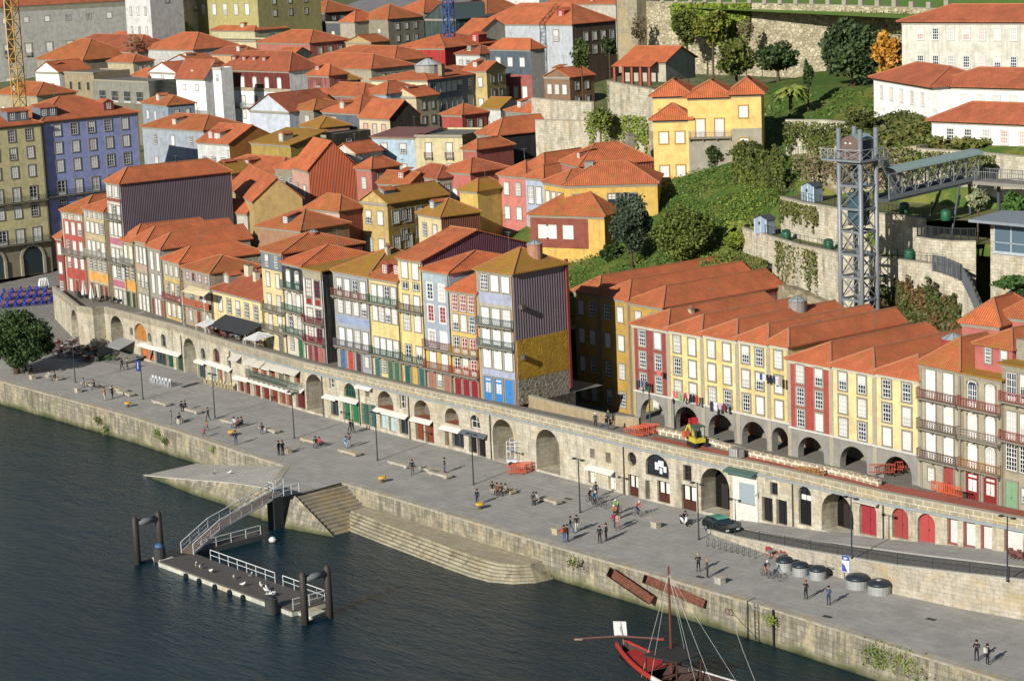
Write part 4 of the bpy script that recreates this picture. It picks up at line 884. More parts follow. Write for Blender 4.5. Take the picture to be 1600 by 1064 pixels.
# ---------------------------------------------------------------- arcaded houses on the right
def arc_plane(p):   # house line of the arcaded row
    y = 16.0
    for _ in range(60): q = Py(p[0], p[1], y); y = .5*y+.5*lerp([-28, 3, 14.4, 28], [18.6, 16.6, 15.8, 14.6], q.x)
    return y
G2 = 'arcaded houses of the lower street'
GA = math.degrees(math.atan2(15.8-18.6, 42.4))
def arcade_base(h, n, zt, col_='#8f8c84', back='#8e3a2a', top=None):
    """grey ground floor with round arches and a deep gallery behind them; replaces the lower wall"""
    e, w = h['e'], h['w']; loops = [[(0, 0), (w, 0), (w, zt), (0, zt)]]; bb = MB().mat(stucco(col_, .4)); sm2 = []
    for k in range(n):
        c = w*(k+.5)/n; r = min(w/n*.40, zt*.62); sp = zt-.55-r; pts = [(c-r, 0.01), (c+r, 0.01)]+[(c+r*math.cos(math.pi*j/12), sp+r*math.sin(math.pi*j/12)) for j in range(13)]
        loops.append(pts)
    flat = [p for l in loops for p in l]; tri = geometry.tessellate_polygon([[Vector((x, z, 0)) for x, z in l] for l in loops])
    bb.add([(x, -.001, z) for x, z in flat], [])
    for t_ in tri:
        a, b_, c_ = (Vector(flat[k]) for k in t_); bb.f.append(tuple(t_) if (b_-a).cross(c_-a) > 0 else tuple(reversed(t_))); bb.mi.append(0); bb.sm.append(False)
    for l in loops[1:]:
        for j in range(len(l)):
            a, b_ = l[j], l[(j+1) % len(l)]
            if a[1] > .02 or b_[1] > .02: bb.poly([(a[0], 0, a[1]), (b_[0], 0, b_[1]), (b_[0], .8, b_[1]), (a[0], .8, a[1])])
    bb.build('arcade', e)
    g = MB().mat(stucco('#8a8474', .5)).poly([(0, 3.6, 0), (w, 3.6, 0), (w, 3.6, zt), (0, 3.6, zt)]).mat(plain('#5c574d')).poly([(0, 0, zt-.01), (w, 0, zt-.01), (w, 3.6, zt-.01), (0, 3.6, zt-.01)])
    g.build('gallery', e)
    for k in range(n):
        c = w*(k+.5)/n; door(e, c-.9, 0, 1.1, 2.5, back, y=3.59); door(e, c+.9, 0, 1.1, 2.5, '#8a4a2c', y=3.59)
    MB().mat(plain('#c9c6bd')).box(0, w, -.14, -.004, zt-.02, zt+.16).build('string_course', e)
    h['arc'] = zt
def ahouse(label, pL, xR, wall, n, rows, arches=1, tile=RT, d=17, side=None, rise=None, ar='#8e3a2a', H0=3.3, name='arcaded_house', Y=arc_plane, ang=GA, zb=4.6, **k):
    h = house(name, label, pL, xR, Y=Y, ang=ang, d=d, zb=zb, wall=wall, side=side, roof=('hipf', rise or 1.45), ridge='y', tile=tile, pil=ST, cornice='#c2bda8', group=G2, capc='#b07a58', **k)
    # cut the lower wall away: rebuild the wall mesh above the arcade
    wo = [c for c in h['e'].children if c.name.split('.')[0] == 'wall'][0]
    for v in wo.data.vertices:
        if v.co.z < .01 and v.co.y < .01 and abs(v.co.z) < .01: v.co.z = H0
    arcade_base(h, arches, H0, back=ar); facade(h, rows, base=H0); return h
WS = dict(w=1.05, h=1.75, sw=.2)
W3 = lambda n, **o: [(3, 's', n, dict(WS, **o)), (3, 's', n, dict(WS, **o)), (3, 's', n, dict(WS, **o))]
A = {}
A[1] = ahouse('red arcaded house at the left end of the lower street row', (988, 504), 1043, stucco('#933f3a', .15), 2, W3(2), 1)
A[2] = ahouse('weathered yellow arcaded house with laundry, right of the red corner house', (1043, 513), 1096, stucco('#dac47c', .2, '#c9bd92'), 2, W3(2), 1)
A[3] = ahouse('yellow arcaded house, third of the row, with brown drain stains', (1096, 520), 1151, stucco('#dac276', .2, '#cbbf97'), 2, W3(2), 1)
A[4] = ahouse('yellow arcaded house, fourth of the row, beside a round satellite dish', (1151, 528), 1200, stucco('#dcc580', .2, '#c9bd92'), 2, W3(2), 1)
A[5] = ahouse('narrow yellow arcaded house squeezed against the second red house', (1200, 535), 1232, stucco('#d6bd70', .3), 1, W3(1), 1)
A[6] = ahouse('bright red arcaded house in the middle of the lower street row', (1232, 559), 1298, stucco('#a94236', .08), 2, W3(2), 1, rise=1.6, H0=3.0)
A[7] = ahouse('smooth pale yellow arcaded house right of the bright red one', (1298, 569), 1366, stucco('#dfc98a', .06), 2, W3(2), 1, rise=1.6, H0=3.0)
A[8] = ahouse('smooth pale yellow arcaded house at the right end with an orange fence before its arch', (1366, 580), 1437, stucco('#dfc98a', .06), 2, W3(2), 1, rise=1.6, H0=3.0)
lantern(A[3]['r'], 2.8, 11.5, 1.2, 1.0, 1.0, '#8b8480'); lantern(A[8]['r'], 3.0, 8, 1.2, 1.2, 1.2, '#9c3f30')
chimney(A[1]['r'], 4.2, 5, .8, .5, .5, .5); skylight(A[4]['r'], 4.2, 8, 1.0, .7, .7)
def Hh(label, pL, xR, Y, **k): return house('balcony_house', label, pL, xR, Y=Y, ang=-7, zb=4.6, group='stone balcony houses at the right edge', **k)
h1 = Hh('tall grey granite balcony house with lacy iron railings and orange roof', (1437, 566), 1500, 15.6, d=9, wall=stucco('#aca28c', .25), pil='#948b76', roof=('hip', 2.4), tile=RT2, rows=[
    (3.2, 't', 2, dict(w=1.25, h=2.7, nx=4, pk='w', bal='full', bc='#7a3a34')), (3.2, 't', 2, dict(w=1.25, h=2.7, nx=4, pk='wc', bal='full', bc='#6a5248')), (3.2, 't', 2, dict(w=1.25, h=2.7, nx=4, pk='wc', bal='full', bc='#6a5248')), (3.3, 'd', 2, dict(cs=['W', '#a2443c'], w=1.3, h=2.7))])
h2 = Hh('granite balcony house with a pink attic and mossy lean-to eaves', (1502, 580), 1566, 15.0, d=9, wall=stucco('#a89d82', .3), pil='#8f8670', roof=('shed', .7), tile=RTM, rows=[
    (3.1, 'a', 2, dict(w=1.2, h=2.5, nx=4, pk='wcg', bal='full', bc='#9a3f34')), (3.1, 'a', 2, dict(w=1.2, h=2.4, nx=4, pk='wc', bal='full', bc='#a09084')), (3.1, 'a', 2, dict(w=1.2, h=2.4, nx=4, pk='wc', bal='full', bc='#a5703c')), (3.3, 'd', 2, dict(cs=['#8c2620', '#8c2620'], w=1.7, h=2.7, glazed=True))])
at = MB().mat(stucco('#b5625a', .1)).box(.4, h2['w']-.1, 1.4, 8.5, h2['H'], h2['H']+2.6).build('attic', h2['e'])
for x in (1.9, 3.9): window(h2['e'], x+.2, h2['H']+1.6, 'sash', .75, 1.4, y=1.39, pk='g')
ar = add_roof(h2['e'], h2['w']-.5, 7.1, h2['H']+2.6, 1.3, 'hip', RT2, .3); ar.location = (.4, 1.4, h2['H']+2.6)
h3 = Hh('grey granite house with red painted balconies at the right edge', (1566, 566), 1640, 14.6, d=9, wall=stucco('#a49a82', .3), pil='#8f8670', roof=('shed', .6), tile=RTM, rows=[
    (3.1, 't', 3, dict(w=1.2, h=2.6, nx=4, pk='gb', bal='full', bc='#a3423c')), (3.6, 't', 3, dict(w=1.2, h=2.6, nx=4, pk='c', bal='full', bc='#9a3f3a')), (3.2, 's', 3, dict(w=1.3, h=2.5, nx=4, ny=6, pk='b')), (3.3, 'd', 3, dict(cs=['#7fa57c', 'W', '#7fa57c'], w=1.4, h=2.7))])
MB().mat(stucco('#9a927e')).box(.3, h3['w'], 1.5, 8.5, h3['H'], h3['H']+2.0).build('attic', h3['e'])
# ---------------------------------------------------------------- houses climbing the hill behind
EY = [18, 30, 45, 60, 80, 100, 150, 200, 300, 500, 900]; EZ = [15, 16.5, 19, 22, 25, 27.5, 33, 37, 41, 44, 46]
def Yb(dz=0.0):
    def f(p):
        lo, hi = 18.0, 900.0
        for _ in range(60):
            m = (lo+hi)/2; z = Py(p[0], p[1], m).z
            if z > lerp(EY, EZ, m)+dz: lo = m
            else: hi = m
        return lo
    return f
G3 = 'houses packed on the hill behind the waterfront'
def bk(label, pL, xR, wall='#c4b99a', Y=None, name='house', roofk=('hip', 2.2), tile=RT, dz=0, **k):
    k.setdefault('group', G3); k.setdefault('ang', 3); return house(name, label, pL, xR, Y=Y or Yb(dz), wall=wall, roof=roofk, tile=tile, **k)
S3 = lambda n, f=3, **o: [(3, 's', n, o)]*f
K = {}
# the blue and yellow blocks of the square (their fronts look right)
def Px(x, y, X): d = ray(x, y); return CAM+d*((X-CAM.x)/d.x)
K['yel'] = house('apartment_block', 'large olive yellow block of the square with ground floor arches at the left edge', (0, 0), 64, P=Px(-60, 204, -196), ang=89, d=16, zb=3.0, wall=stucco('#d3c890', .15), roof=('hip', 3.2), ridge='x', tile=RT, pil='#8d8570', cornice='#8d8570', rows=[
    (3, 's', 4, dict(w=1.2, h=1.9)), (3, 's', 4, dict(w=1.2, h=1.9)), (3.2, 's', 4, dict(w=1.2, h=1.9)), (3.4, 't', 4, dict(w=1.3, bal='full', bc='#3c4a44')), (3.4, 's', 4, dict(w=1.3, h=2.0)), (3.6, 't', 4, dict(w=1.5, bal='full', bc='#3c4a44')), (5.5, 's', 0, dict(band='#8f866c'))], cat='apartment block')
hb = K['blu'] = house('apartment_block', 'large lavender blue block of the square with stone framed windows', (0, 0), 215, P=Px(65, 190, -196.4), ang=89, d=16, zb=3.3, wall=stucco('#98a2d2', .12), roof=('hip', 3.4), ridge='x', tile=RT, pil='#8d8570', cornice='#8d8570', rows=[
    (3, 's', 5, dict(w=1.3, h=1.9)), (3, 's', 5, dict(w=1.3, h=1.9)), (3.2, 's', 5, dict(w=1.3, h=2.0)), (3.4, 't', 5, dict(w=1.4, bal='full', bc='#3c4a44')), (3.4, 's', 5, dict(w=1.3, h=2.0)), (3.6, 't', 5, dict(w=1.4)), (5.5, 's', 0, dict(band='#8f866c'))], cat='apartment block')
dormer(hb['r'], 2, 1.0, .6, 3.2, 1.6, 3, '#6f7880', 2, rkind='shed'); dormer(hb['r'], hb['w']-5, 1.2, .7, 2.0, 1.4, 3, '#8a4038', 1)
dormer(K['yel']['r'], K['yel']['w']*.75, 1, .6, 4, 1.6, 3, '#6f7880', 2, rkind='shed')
for h in (K['yel'], K['blu']):   # ground floor arches
    n = max(2, int(h['w']/6))
    for k in range(n):
        c = h['w']*(k+.5)/n; r = 1.9; b = MB().mat(glass('#1a2426')); b.poly([(-r, -.05, .1), (r, -.05, .1)]+[(r*math.cos(math.pi*j/10), -.05, 3+r*math.sin(math.pi*j/10)) for j in range(11)])
        b.mat(plain('#a89f88')); r = 2.15
        for j in range(10): a0, a1 = math.pi*j/10, math.pi*(j+1)/10; b.bar((r*math.cos(a0), -.08, 3+r*math.sin(a0)), (r*math.cos(a1), -.08, 3+r*math.sin(a1)), .2, .45)
        b.box(-2.4, -1.9, -.3, -.03, 0, 3); b.box(1.9, 2.4, -.3, -.03, 0, 3); b.build('ground_arch', h['e'], (c, 0, 0))
# row just behind the waterfront
K[1] = bk('ochre gabled house with tiny attic windows, among the roofs behind the far left row', (357, 292), 396, '#b99c62', ang=-24, roofk=('gx', 3.4), xD=472, side=stucco('#bd9c5c'), rows=S3(1, 2, fc='#4a9aa8'))
K[2] = bk('house with a steep ribbed orange flank and pinkish plaster front', (456, 260), 482, '#c99a86', ang=-16, roofk=('gx', 4.4), xD=556, side=corrugated('#bf6238', '#a84f2e', .6), tile=RTO, rows=S3(2, 2))
K[3] = bk('rust red corrugated house with a round rooflight behind the slate attic house', (478, 324), 530, '#c9a79a', roofk=('hip', 2.0), xD=568, side=corrugated('#8c4534', '#7a3a2c', .5), tile=RT2, rows=S3(2, 2))
K[4] = bk('ochre house with pink gable under a long mossy yellow roof', (563, 314), 605, stucco('#c0a25c', .5), roofk=('gy', 1.8), xD=700, side=stucco('#a2813a', .7, '#6b5a34'), tile=RTM, rows=S3(2, 3, w=1.2, h=1.9), swins=[((.12, .32), (2.2, 6.0), dict(w=1.2, h=1.9))])
K[5] = bk('cream cottage with a brown corrugated flank and mossy hipped roof', (653, 332), 689, '#d2c08c', ang=-8, roofk=('hip', 2.0), xD=750, side=corrugated('#7d4a38', '#6c3f32', .5), tile=RTM, rows=S3(2, 3))
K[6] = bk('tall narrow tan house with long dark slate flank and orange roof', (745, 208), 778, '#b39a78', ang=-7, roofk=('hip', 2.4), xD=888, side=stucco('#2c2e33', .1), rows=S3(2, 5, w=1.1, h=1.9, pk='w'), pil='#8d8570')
K[7] = bk('tall salmon pink house beside the slate flanked house', (779, 272), 821, '#c9766c', roofk=('hip', 1.8), d=9, dz=1, rows=S3(2, 4))
K[8] = bk('slim pale blue house with laundry hung at its windows', (821, 276), 849, '#a3afc4', roofk=('hip', 1.5), d=9, dz=1, rows=[(3, 't', 2, dict(w=1.0))]*4)
K[90] = bk('bright yellow block with ribbon of dark windows under a wide orange roof', (881, 289), 1027, '#cfa948', ang=42, roofk=('hip', 2.6), d=9, Y=54, rows=[(2.6, 's', 5, dict(xs=[.16, .26, .53, .62, .71], w=1.6, h=1.6, fc='#2c3538', pk='g')), (8, 's', 0, {})])
K[9] = bk('narrow yellow house with three windows per floor left of the wide yellow block', (849, 283), 881, '#cfa948', ang=-12, roofk=('hip', 1.6), d=7, Y=56, rows=S3(3, 4))
chimney(K[90]['r'], 3.2, 4, 1.6, 1.2, 1.0, 1.0, '#9a9890', False)
K[10] = bk('long house with rusty pink flank and wide orange roof, below the stone terrace', (877, 252), 906, '#b8695c', ang=-22, roofk=('hip', 2.6), ridge='y', xD=1021, Y=63, side=corrugated('#94503f', '#84483a', .4), rows=S3(2, 2))
chimney(K[10]['r'], 4, 9, 2.4, 1.1, 1.0, 1.0, '#8c8577', False)
K[11] = bk('small house with orange roof and mossy eaves left of the wide roof', (818, 262), 850, '#c7b070', roofk=('hip', 2.0), d=12, dz=1.5, rows=S3(2, 2))
K[12] = bk('mustard walled house with a rust red clad upper floor, by the hillside trees', (828, 334), 944, stucco('#dcae48', .5), ang=21, Y=50, roofk=('hip', 3.0), d=9, dz=0, tile=RT2, side=stucco('#b98f34', .4), rows=[], swins=[((.3,), (2.2, 6.5), dict(w=1.1, h=1.7))])
h = K[12]; wr = h['w']*.78; MB().mat(stucco('#8c4a3a', .1)).box(0, wr, -.07, -.003, h['H']-4.6, h['H']-.5).build('cladding', h['e'])
for x in (.12, .26, .55): window(h['e'], wr*x+1.0, h['H']-2.4, 'sash', 1.3, 1.6, pk='w', y=-.07, scol='#d8d4c8')
window(h['e'], h['w']*.68, h['H']-7, 'sash', 1.2, 1.5, pk='w'); window(h['e'], h['w']*.3, h['H']-7, 'sash', 1.2, 1.5, pk='gc')
K[13] = bk('pale sky blue house with four plain windows', (581, 213), 648, '#a5bcc8', ang=18, roofk=('shed', .8), d=8, tile=plain('#80564c'), rows=S3(2, 4, w=1.1, h=1.6))
K[14] = bk('cream yellow flat topped house right of the sky blue one', (648, 211), 722, '#c9bb8c', ang=24, roofk=('flat', 0), d=12, side=stucco('#b89f5c'), rows=[(3, 't', 2, dict(w=1.0, bal='each', bc='#8a5a40'))]*4)
K[15] = bk('house with a blank slate grey front and one small window', (504, 174), 561, '#5a646e', roofk=('hip', 2.6), d=12, rows=[(3, 's', 1, dict(xs=[.3], w=1.3, h=1.9, scol='#b5a98c')), (9, 's', 0, {})])
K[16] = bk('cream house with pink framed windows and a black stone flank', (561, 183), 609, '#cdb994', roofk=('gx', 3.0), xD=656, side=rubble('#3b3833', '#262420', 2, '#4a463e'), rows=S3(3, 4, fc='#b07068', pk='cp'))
K[17] = bk('rust red corrugated house with a square top floor', (470, 146), 567, corrugated('#7c3c36', '#9a7468', .45), roofk=('hip', 2.0), d=9, rows=[])
K[18] = bk('square rust red penthouse tower with orange pyramid roof', (480, 117), 514, corrugated('#7c3c36', '#9a7468', .45), Y=lambda p: Yb()((470, 146))+2, roofk=('hip', 2.0), xD=543, rows=[(3, 's', 1, dict(w=1, h=1.8)), (6, 's', 0, {})])
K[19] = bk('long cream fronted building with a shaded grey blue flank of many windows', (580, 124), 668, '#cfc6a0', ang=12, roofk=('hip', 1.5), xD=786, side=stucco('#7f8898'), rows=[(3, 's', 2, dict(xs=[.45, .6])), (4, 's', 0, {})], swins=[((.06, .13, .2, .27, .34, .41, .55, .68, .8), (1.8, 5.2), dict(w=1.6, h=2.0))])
lantern(K[19]['r'], 9, 7, 1.6, 2.6, .8, '#9a9890', '#b8bcbc'); chimney(K[19]['r'], 14, 5, 1.4, 1, .9, 1.2, '#9a8a6c')
K[20] = bk('crimson painted house with bright orange roof and one big picture window', (615, 75), 695, '#a52c26', ang=12, roofk=('hip', 2.4), xD=783, tile=RTO, side=stucco('#a52c26'), rows=[(4, 's', 2, dict(xs=[.18, .82], w=2.0, h=2.2, nx=2, ny=1))], swins=[((.55, .75, .92), (2.2,), dict(w=1.6, h=1.8))])
dormer(K[20]['r'], K[20]['w']-1.5, K[20]['d']*.62, .4, 2.2, 1.6, 3, '#a52c26', 1, RTO)
K[21] = bk('long low building with weathered parapet and faded orange roof', (488, 92), 616, '#b8ad8c', roofk=('hip', 2.6), d=14, rows=S3(5, 1), dz=-1)
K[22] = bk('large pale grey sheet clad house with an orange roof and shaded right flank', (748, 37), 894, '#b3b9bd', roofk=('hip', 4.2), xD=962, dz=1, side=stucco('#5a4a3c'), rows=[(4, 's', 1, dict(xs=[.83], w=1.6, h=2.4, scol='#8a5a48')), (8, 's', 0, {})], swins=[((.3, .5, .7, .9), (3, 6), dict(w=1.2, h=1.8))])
dormer(K[22]['r'], K[22]['w']*.8, 2.5, 1.2, 2.4, 1.6, 3, '#a0382f', 1)
K[23] = bk('house with a slate blue attic over white and red lower floors', (765, 76), 829, '#b8b2a8', roofk=('hip', 2.0), xD=851, rows=[(3.4, 's', 3, dict(band='#4f5d68', w=1.3, h=1.7)), (3.4, 't', 4, dict(w=1.3, band='#a3544c', pk='w')), (3.4, 't', 4, dict(w=1.3))], dz=1)
K[24] = bk('small red house behind the tall tan house', (723, 232), 745, '#a85a50', roofk=('hip', 1.4), d=8, rows=S3(1, 2))
K[25] = bk('pink cottage row with three white windows', (685, 266), 735, '#b8645a', roofk=('hip', 1.6), d=8, rows=S3(3, 2))
K[26] = bk('small yellow house with green shutter beside the tall tan house', (718, 296), 746, '#cfae52', roofk=('hip', 1.5), d=6, tile=RTM, rows=S3(1, 2, fc='#2f6a4c'))
# white group
K[30] = bk('bright white gabled house with three floors of windows', (232, 112), 276, '#f2f2ec', roofk=('gy', 2.2), d=14, rows=[(3, 's', 1, {}), (3, 's', 2, {}), (3, 't', 2, dict(bal='full', bc='#5a5f60')), (3, 's', 2, {}), (3, 's', 2, {})], ang=-2)
K[31] = bk('white house with long dark red roof and shaded right wall', (275, 122), 320, '#f2f2ec', roofk=('shed', 4), xD=336, tile=RTD, rows=[(3, 's', 2, dict(w=.9, h=1.1)), (3.6, 't', 2, dict(xs=[.3, .62], bal='full', bc='#5a5f60')), (3, 's', 2, {}), (3, 's', 2, {})])
K[32] = bk('large white mansion with an arcaded red loggia and dormered dark red roof', (344, 108), 452, '#f0f0ea', roofk=('hip', 3.8), xD=502, tile=RTD, rows=[(3.6, 'a', 5, dict(w=1.3, h=2.3, band='#6a2c26', pk='w')), (.8, 's', 0, dict(band='#a89a80')), (3.6, 't', 5, dict(w=1.1, bal='full', bc='#8f9494')), (3.2, 's', 5, {}), (3, 's', 5, {})])
for i in range(4): dormer(K[32]['r'], 2.5+i*3.6, 2.0, 1.3, 1.9, 1.3, 3, '#8a3a34', 1, RTD, rkind='shed')
K[33] = bk('slim white chimney tower with stone crown', (332, 106), 345, '#f2f2ec', Y=lambda p: Yb()((275, 122))-1, roofk=('flat', 0), d=3, cornice='#b8b09a', rows=[(4, 's', 1, dict(w=.6, h=1)), (14, 's', 0, {})], name='tower', cat='tower')
K[34] = bk('shaded house with low tiled roof and open veranda below the white houses', (222, 197), 318, '#9aa3ac', roofk=('hip', 2.2), d=10, tile=RT2, rows=S3(3, 3), dz=-1)
K[35] = bk('house with orange side wall, three small windows and a dormer', (308, 221), 358, '#c3c6c2', roofk=('gx', 2.8), xD=432, side=stucco('#b9772c'), rows=S3(3, 2), swins=[((.55,), (2.6,), dict(w=1.2, h=1.8))])
dormer(K[35]['r'], 3.0, .8, .5, 1.3, 1.2, 2, '#b08a80', 1)
K[36] = bk('bluish white gable ended house stained pink at one side', (390, 172), 452, '#bcc4ce', roofk=('gy', 3.2), d=12, tile=RTD, rows=[], side=stucco('#bcc4ce'))
K[37] = bk('tall grey weathered house with shuttered windows beside the bluish gable', (452, 170), 490, '#8d8777', roofk=('hip', 1.6), d=9, tile=RT2, rows=S3(2, 4, w=1.2))
K[38] = bk('low mossy roofed ochre house in front of the grey weathered house', (392, 222), 454, '#a58a3c', roofk=('shed', 1.8), d=8, tile=RTM, rows=S3(2, 2))
K[39] = bk('orange roofed house with cream front behind the ochre gable', (330, 262), 440, '#b08a5a', roofk=('hip', 2.0), d=9, tile=RT, rows=S3(4, 2), dz=-1.5)
K[40] = bk('low tiled house between the ochre gable and the ribbed orange flank', (402, 352), 470, '#a0785a', roofk=('hip', 2.2), d=9, tile=RT2, rows=[])
# back left
K[50] = house('palace', 'grand grey neoclassical palace with colonnade and red banners', (0, 0), 200, P=Py(-60, 14, 150), ang=70, d=40, zb=18, wall=stucco('#a3a29a', .3), roof=('hip', 3), tile=RT, cornice='#8a8678', pil='#8a8678', cat='palace', rows=[
    (.8, 's', 0, dict(band='#84806f')), (2.8, 's', 7, dict(w=1.3, h=1.5)), (4.4, 't', 7, dict(w=1.6, h=3.3, bal='each', bc='#7d796c', sw=.4)), (5.2, 'a', 7, dict(w=2.2, h=3.4))])
K[51] = house('tower', 'tall plain white tower block with slit windows behind the palace', (193, -30), 232, Y=Yb(16), ang=3, d=10, wall=stucco('#c8c8c4', .2), roof=('flat', 0), cat='tower', rows=[(4, 's', 3, dict(w=.6, h=2))]*6)
K[52] = bk('pale cream tall building at the top left behind the bare trees', (232, -14), 268, '#cfc59a', Y=Yb(12), roofk=('flat', 0), d=14, rows=[(4, 's', 4, dict(w=.9, h=2))]*4)
K[53] = bk('long yellow green civic building with stone trim at the top left', (268, -8), 402, '#a8a062', Y=Yb(10), roofk=('hip', 3), d=20, pil='#8a8678', rows=[(4.5, 's', 7, dict(w=1.5, h=2.6)), (5, 's', 7, dict(w=1.5, h=2.4)), (5, 's', 7, {})])
K[54] = bk('bright red painted gabled building below the yellow green one', (364, 36), 402, '#96181c', roofk=('gy', 4.5), d=14, tile=plain('#96181c'), rows=[])
K[55] = bk('cream house with a stone balustrade and orange roof at the upper left', (300, 62), 400, '#c6b98c', roofk=('flat', 0), d=8, rows=[(3, 's', 8, dict(w=.9, h=1.5))]*2)
K[56] = bk('set back orange roofed upper storey above the stone balustrade', (330, 47), 398, '#b8b288', Y=lambda p: Yb()((300, 62))+8, roofk=('hip', 2.6), d=10, rows=[(3, 't', 6, dict(w=1.2))])
K[57] = bk('white house with wide hipped orange roof left of the palm', (225, 76), 302, '#b9bab4', roofk=('hip', 3.6), d=14, rows=S3(4, 2, w=1.2))
K[58] = bk('house with a big sloping terracotta roof in front of the palace', (58, 92), 130, '#9c937c', roofk=('hip', 4.5), d=16, tile=RT2, rows=S3(3, 2))
K[59] = bk('small white gabled house squeezed among ruined walls', (55, 112), 92, '#e6e6e0', roofk=('gy', 2.4), d=9, rows=S3(2, 2))
K[60] = bk('roofless beige shell of a house with empty window openings', (100, 112), 146, '#9c8c6c', roofk=('flat', 0), d=10, rows=[(3, 's', 3, dict(w=1.0, h=1.8, fc='#6a604c', pk='b')), (4, 's', 0, {})])
K[61] = bk('glazed concrete frame house under scaffolding beside the beige shell', (144, 124), 232, '#858478', roofk=('flat', 0), d=12, rows=[(4, 't', 4, dict(w=2.6, h=2.6, nx=5, ny=2, pk='b', fc='#b8bab4')), (8, 's', 0, dict(band='#77705c'))])
K[62] = bk('low stained house at the left edge below the construction crane', (-10, 146), 58, '#a2987c', roofk=('hip', 2.4), d=10, tile=RT2, rows=S3(3, 2))
K[63] = bk('long brown roof behind the roofless shell', (90, 78), 215, '#8a8070', roofk=('hip', 3.6), d=14, tile=RTD, rows=[])
K[64] = bk('dark slate house with satellite dishes on a white stair tower', (500, 34), 540, '#52595f', roofk=('flat', 0), d=12, rows=[(3, 's', 1, {})]*2)
K[65] = bk('house with blue and pink front under an orange roof, behind the mansion', (402, 66), 484, '#b0685a', roofk=('hip', 2.6), d=12, rows=[(3, 's', 4, dict(w=1.2))]*2)
K[66] = bk('old grey house with crumbling white gable wall', (405, 18), 462, '#b0ada0', roofk=('gx', 4), d=14, tile=RT2, rows=S3(2, 2, w=.9))
K[67] = bk('dark wooden house with many panes beside the crumbling gable', (462, 20), 508, '#4c4640', roofk=('hip', 3), d=12, tile=RT2, rows=S3(3, 2))
K[68] = bk('small cottage with pyramid orange roof', (531, 34), 554, '#a99f8a', roofk=('hip', 2.6), d=8, tile=RTO, rows=S3(1, 1))
K[69] = bk('brownish house with tiled dormer roof near the round tree', (556, 30), 606, '#8f8873', roofk=('hip', 3.4), d=12, tile=RT2, rows=S3(2, 2))
K[70] = bk('long wine red hall with a grey metal roof along the top edge', (505, 24), 680, '#6c2836', roofk=('shed', 5), d=20, tile=corrugated('#70757a', '#8a7a70', .3), rows=[], dz=-2, name='hall')
K[71] = bk('white walled house with orange roof at the top right of the hall', (612, 20), 662, '#c9c9c0', roofk=('hip', 3.4), d=14, rows=S3(2, 1))
K[72] = bk('dark green gabled shed beside the blue crane', (664, 30), 712, '#3c4a48', roofk=('gy', 3.6), d=14, tile=plain('#4a5654'), rows=[])
K[73] = bk('pale house with broad mossy roof at the top centre', (716, 22), 760, '#a9aeb0', roofk=('hip', 3.6), d=14, tile=RT2, rows=[])
K[74] = bk('low tiled house with weathered wall in front of the pale grey house', (714, 52), 748, '#a09a88', roofk=('gx', 3), d=10, rows=[])
K[75] = bk('far white house with red roof at the top edge', (780, -4), 842, '#cfcfca', roofk=('hip', 3), d=16, rows=S3(3, 1))
K[76] = bk('far orange roofed terrace at the top edge, right of centre', (850, 6), 962, '#b9b2a0', roofk=('hip', 3.4), d=16, rows=S3(5, 1))
K[77] = bk('far row of orange roofs along the top edge', (560, -6), 700, '#b9ae98', roofk=('hip', 3.4), d=16, rows=S3(5, 1))
K[78] = bk('long weathered brown row house between the white mansion and crimson house', (452, 104), 580, '#a59a80', roofk=('hip', 2.6), d=12, tile=RT, rows=S3(4, 1), dz=-1)
K[79] = bk('small blue fronted house at the end of the rust red corrugated house', (567, 145), 604, '#9aa9bc', roofk=('hip', 2.0), d=9, rows=S3(2, 2))
K[80] = bk('dark house shell in the gap left of the pale blue house', (490, 210), 510, '#4c463c', roofk=('flat', 0), d=10, rows=S3(1, 3))
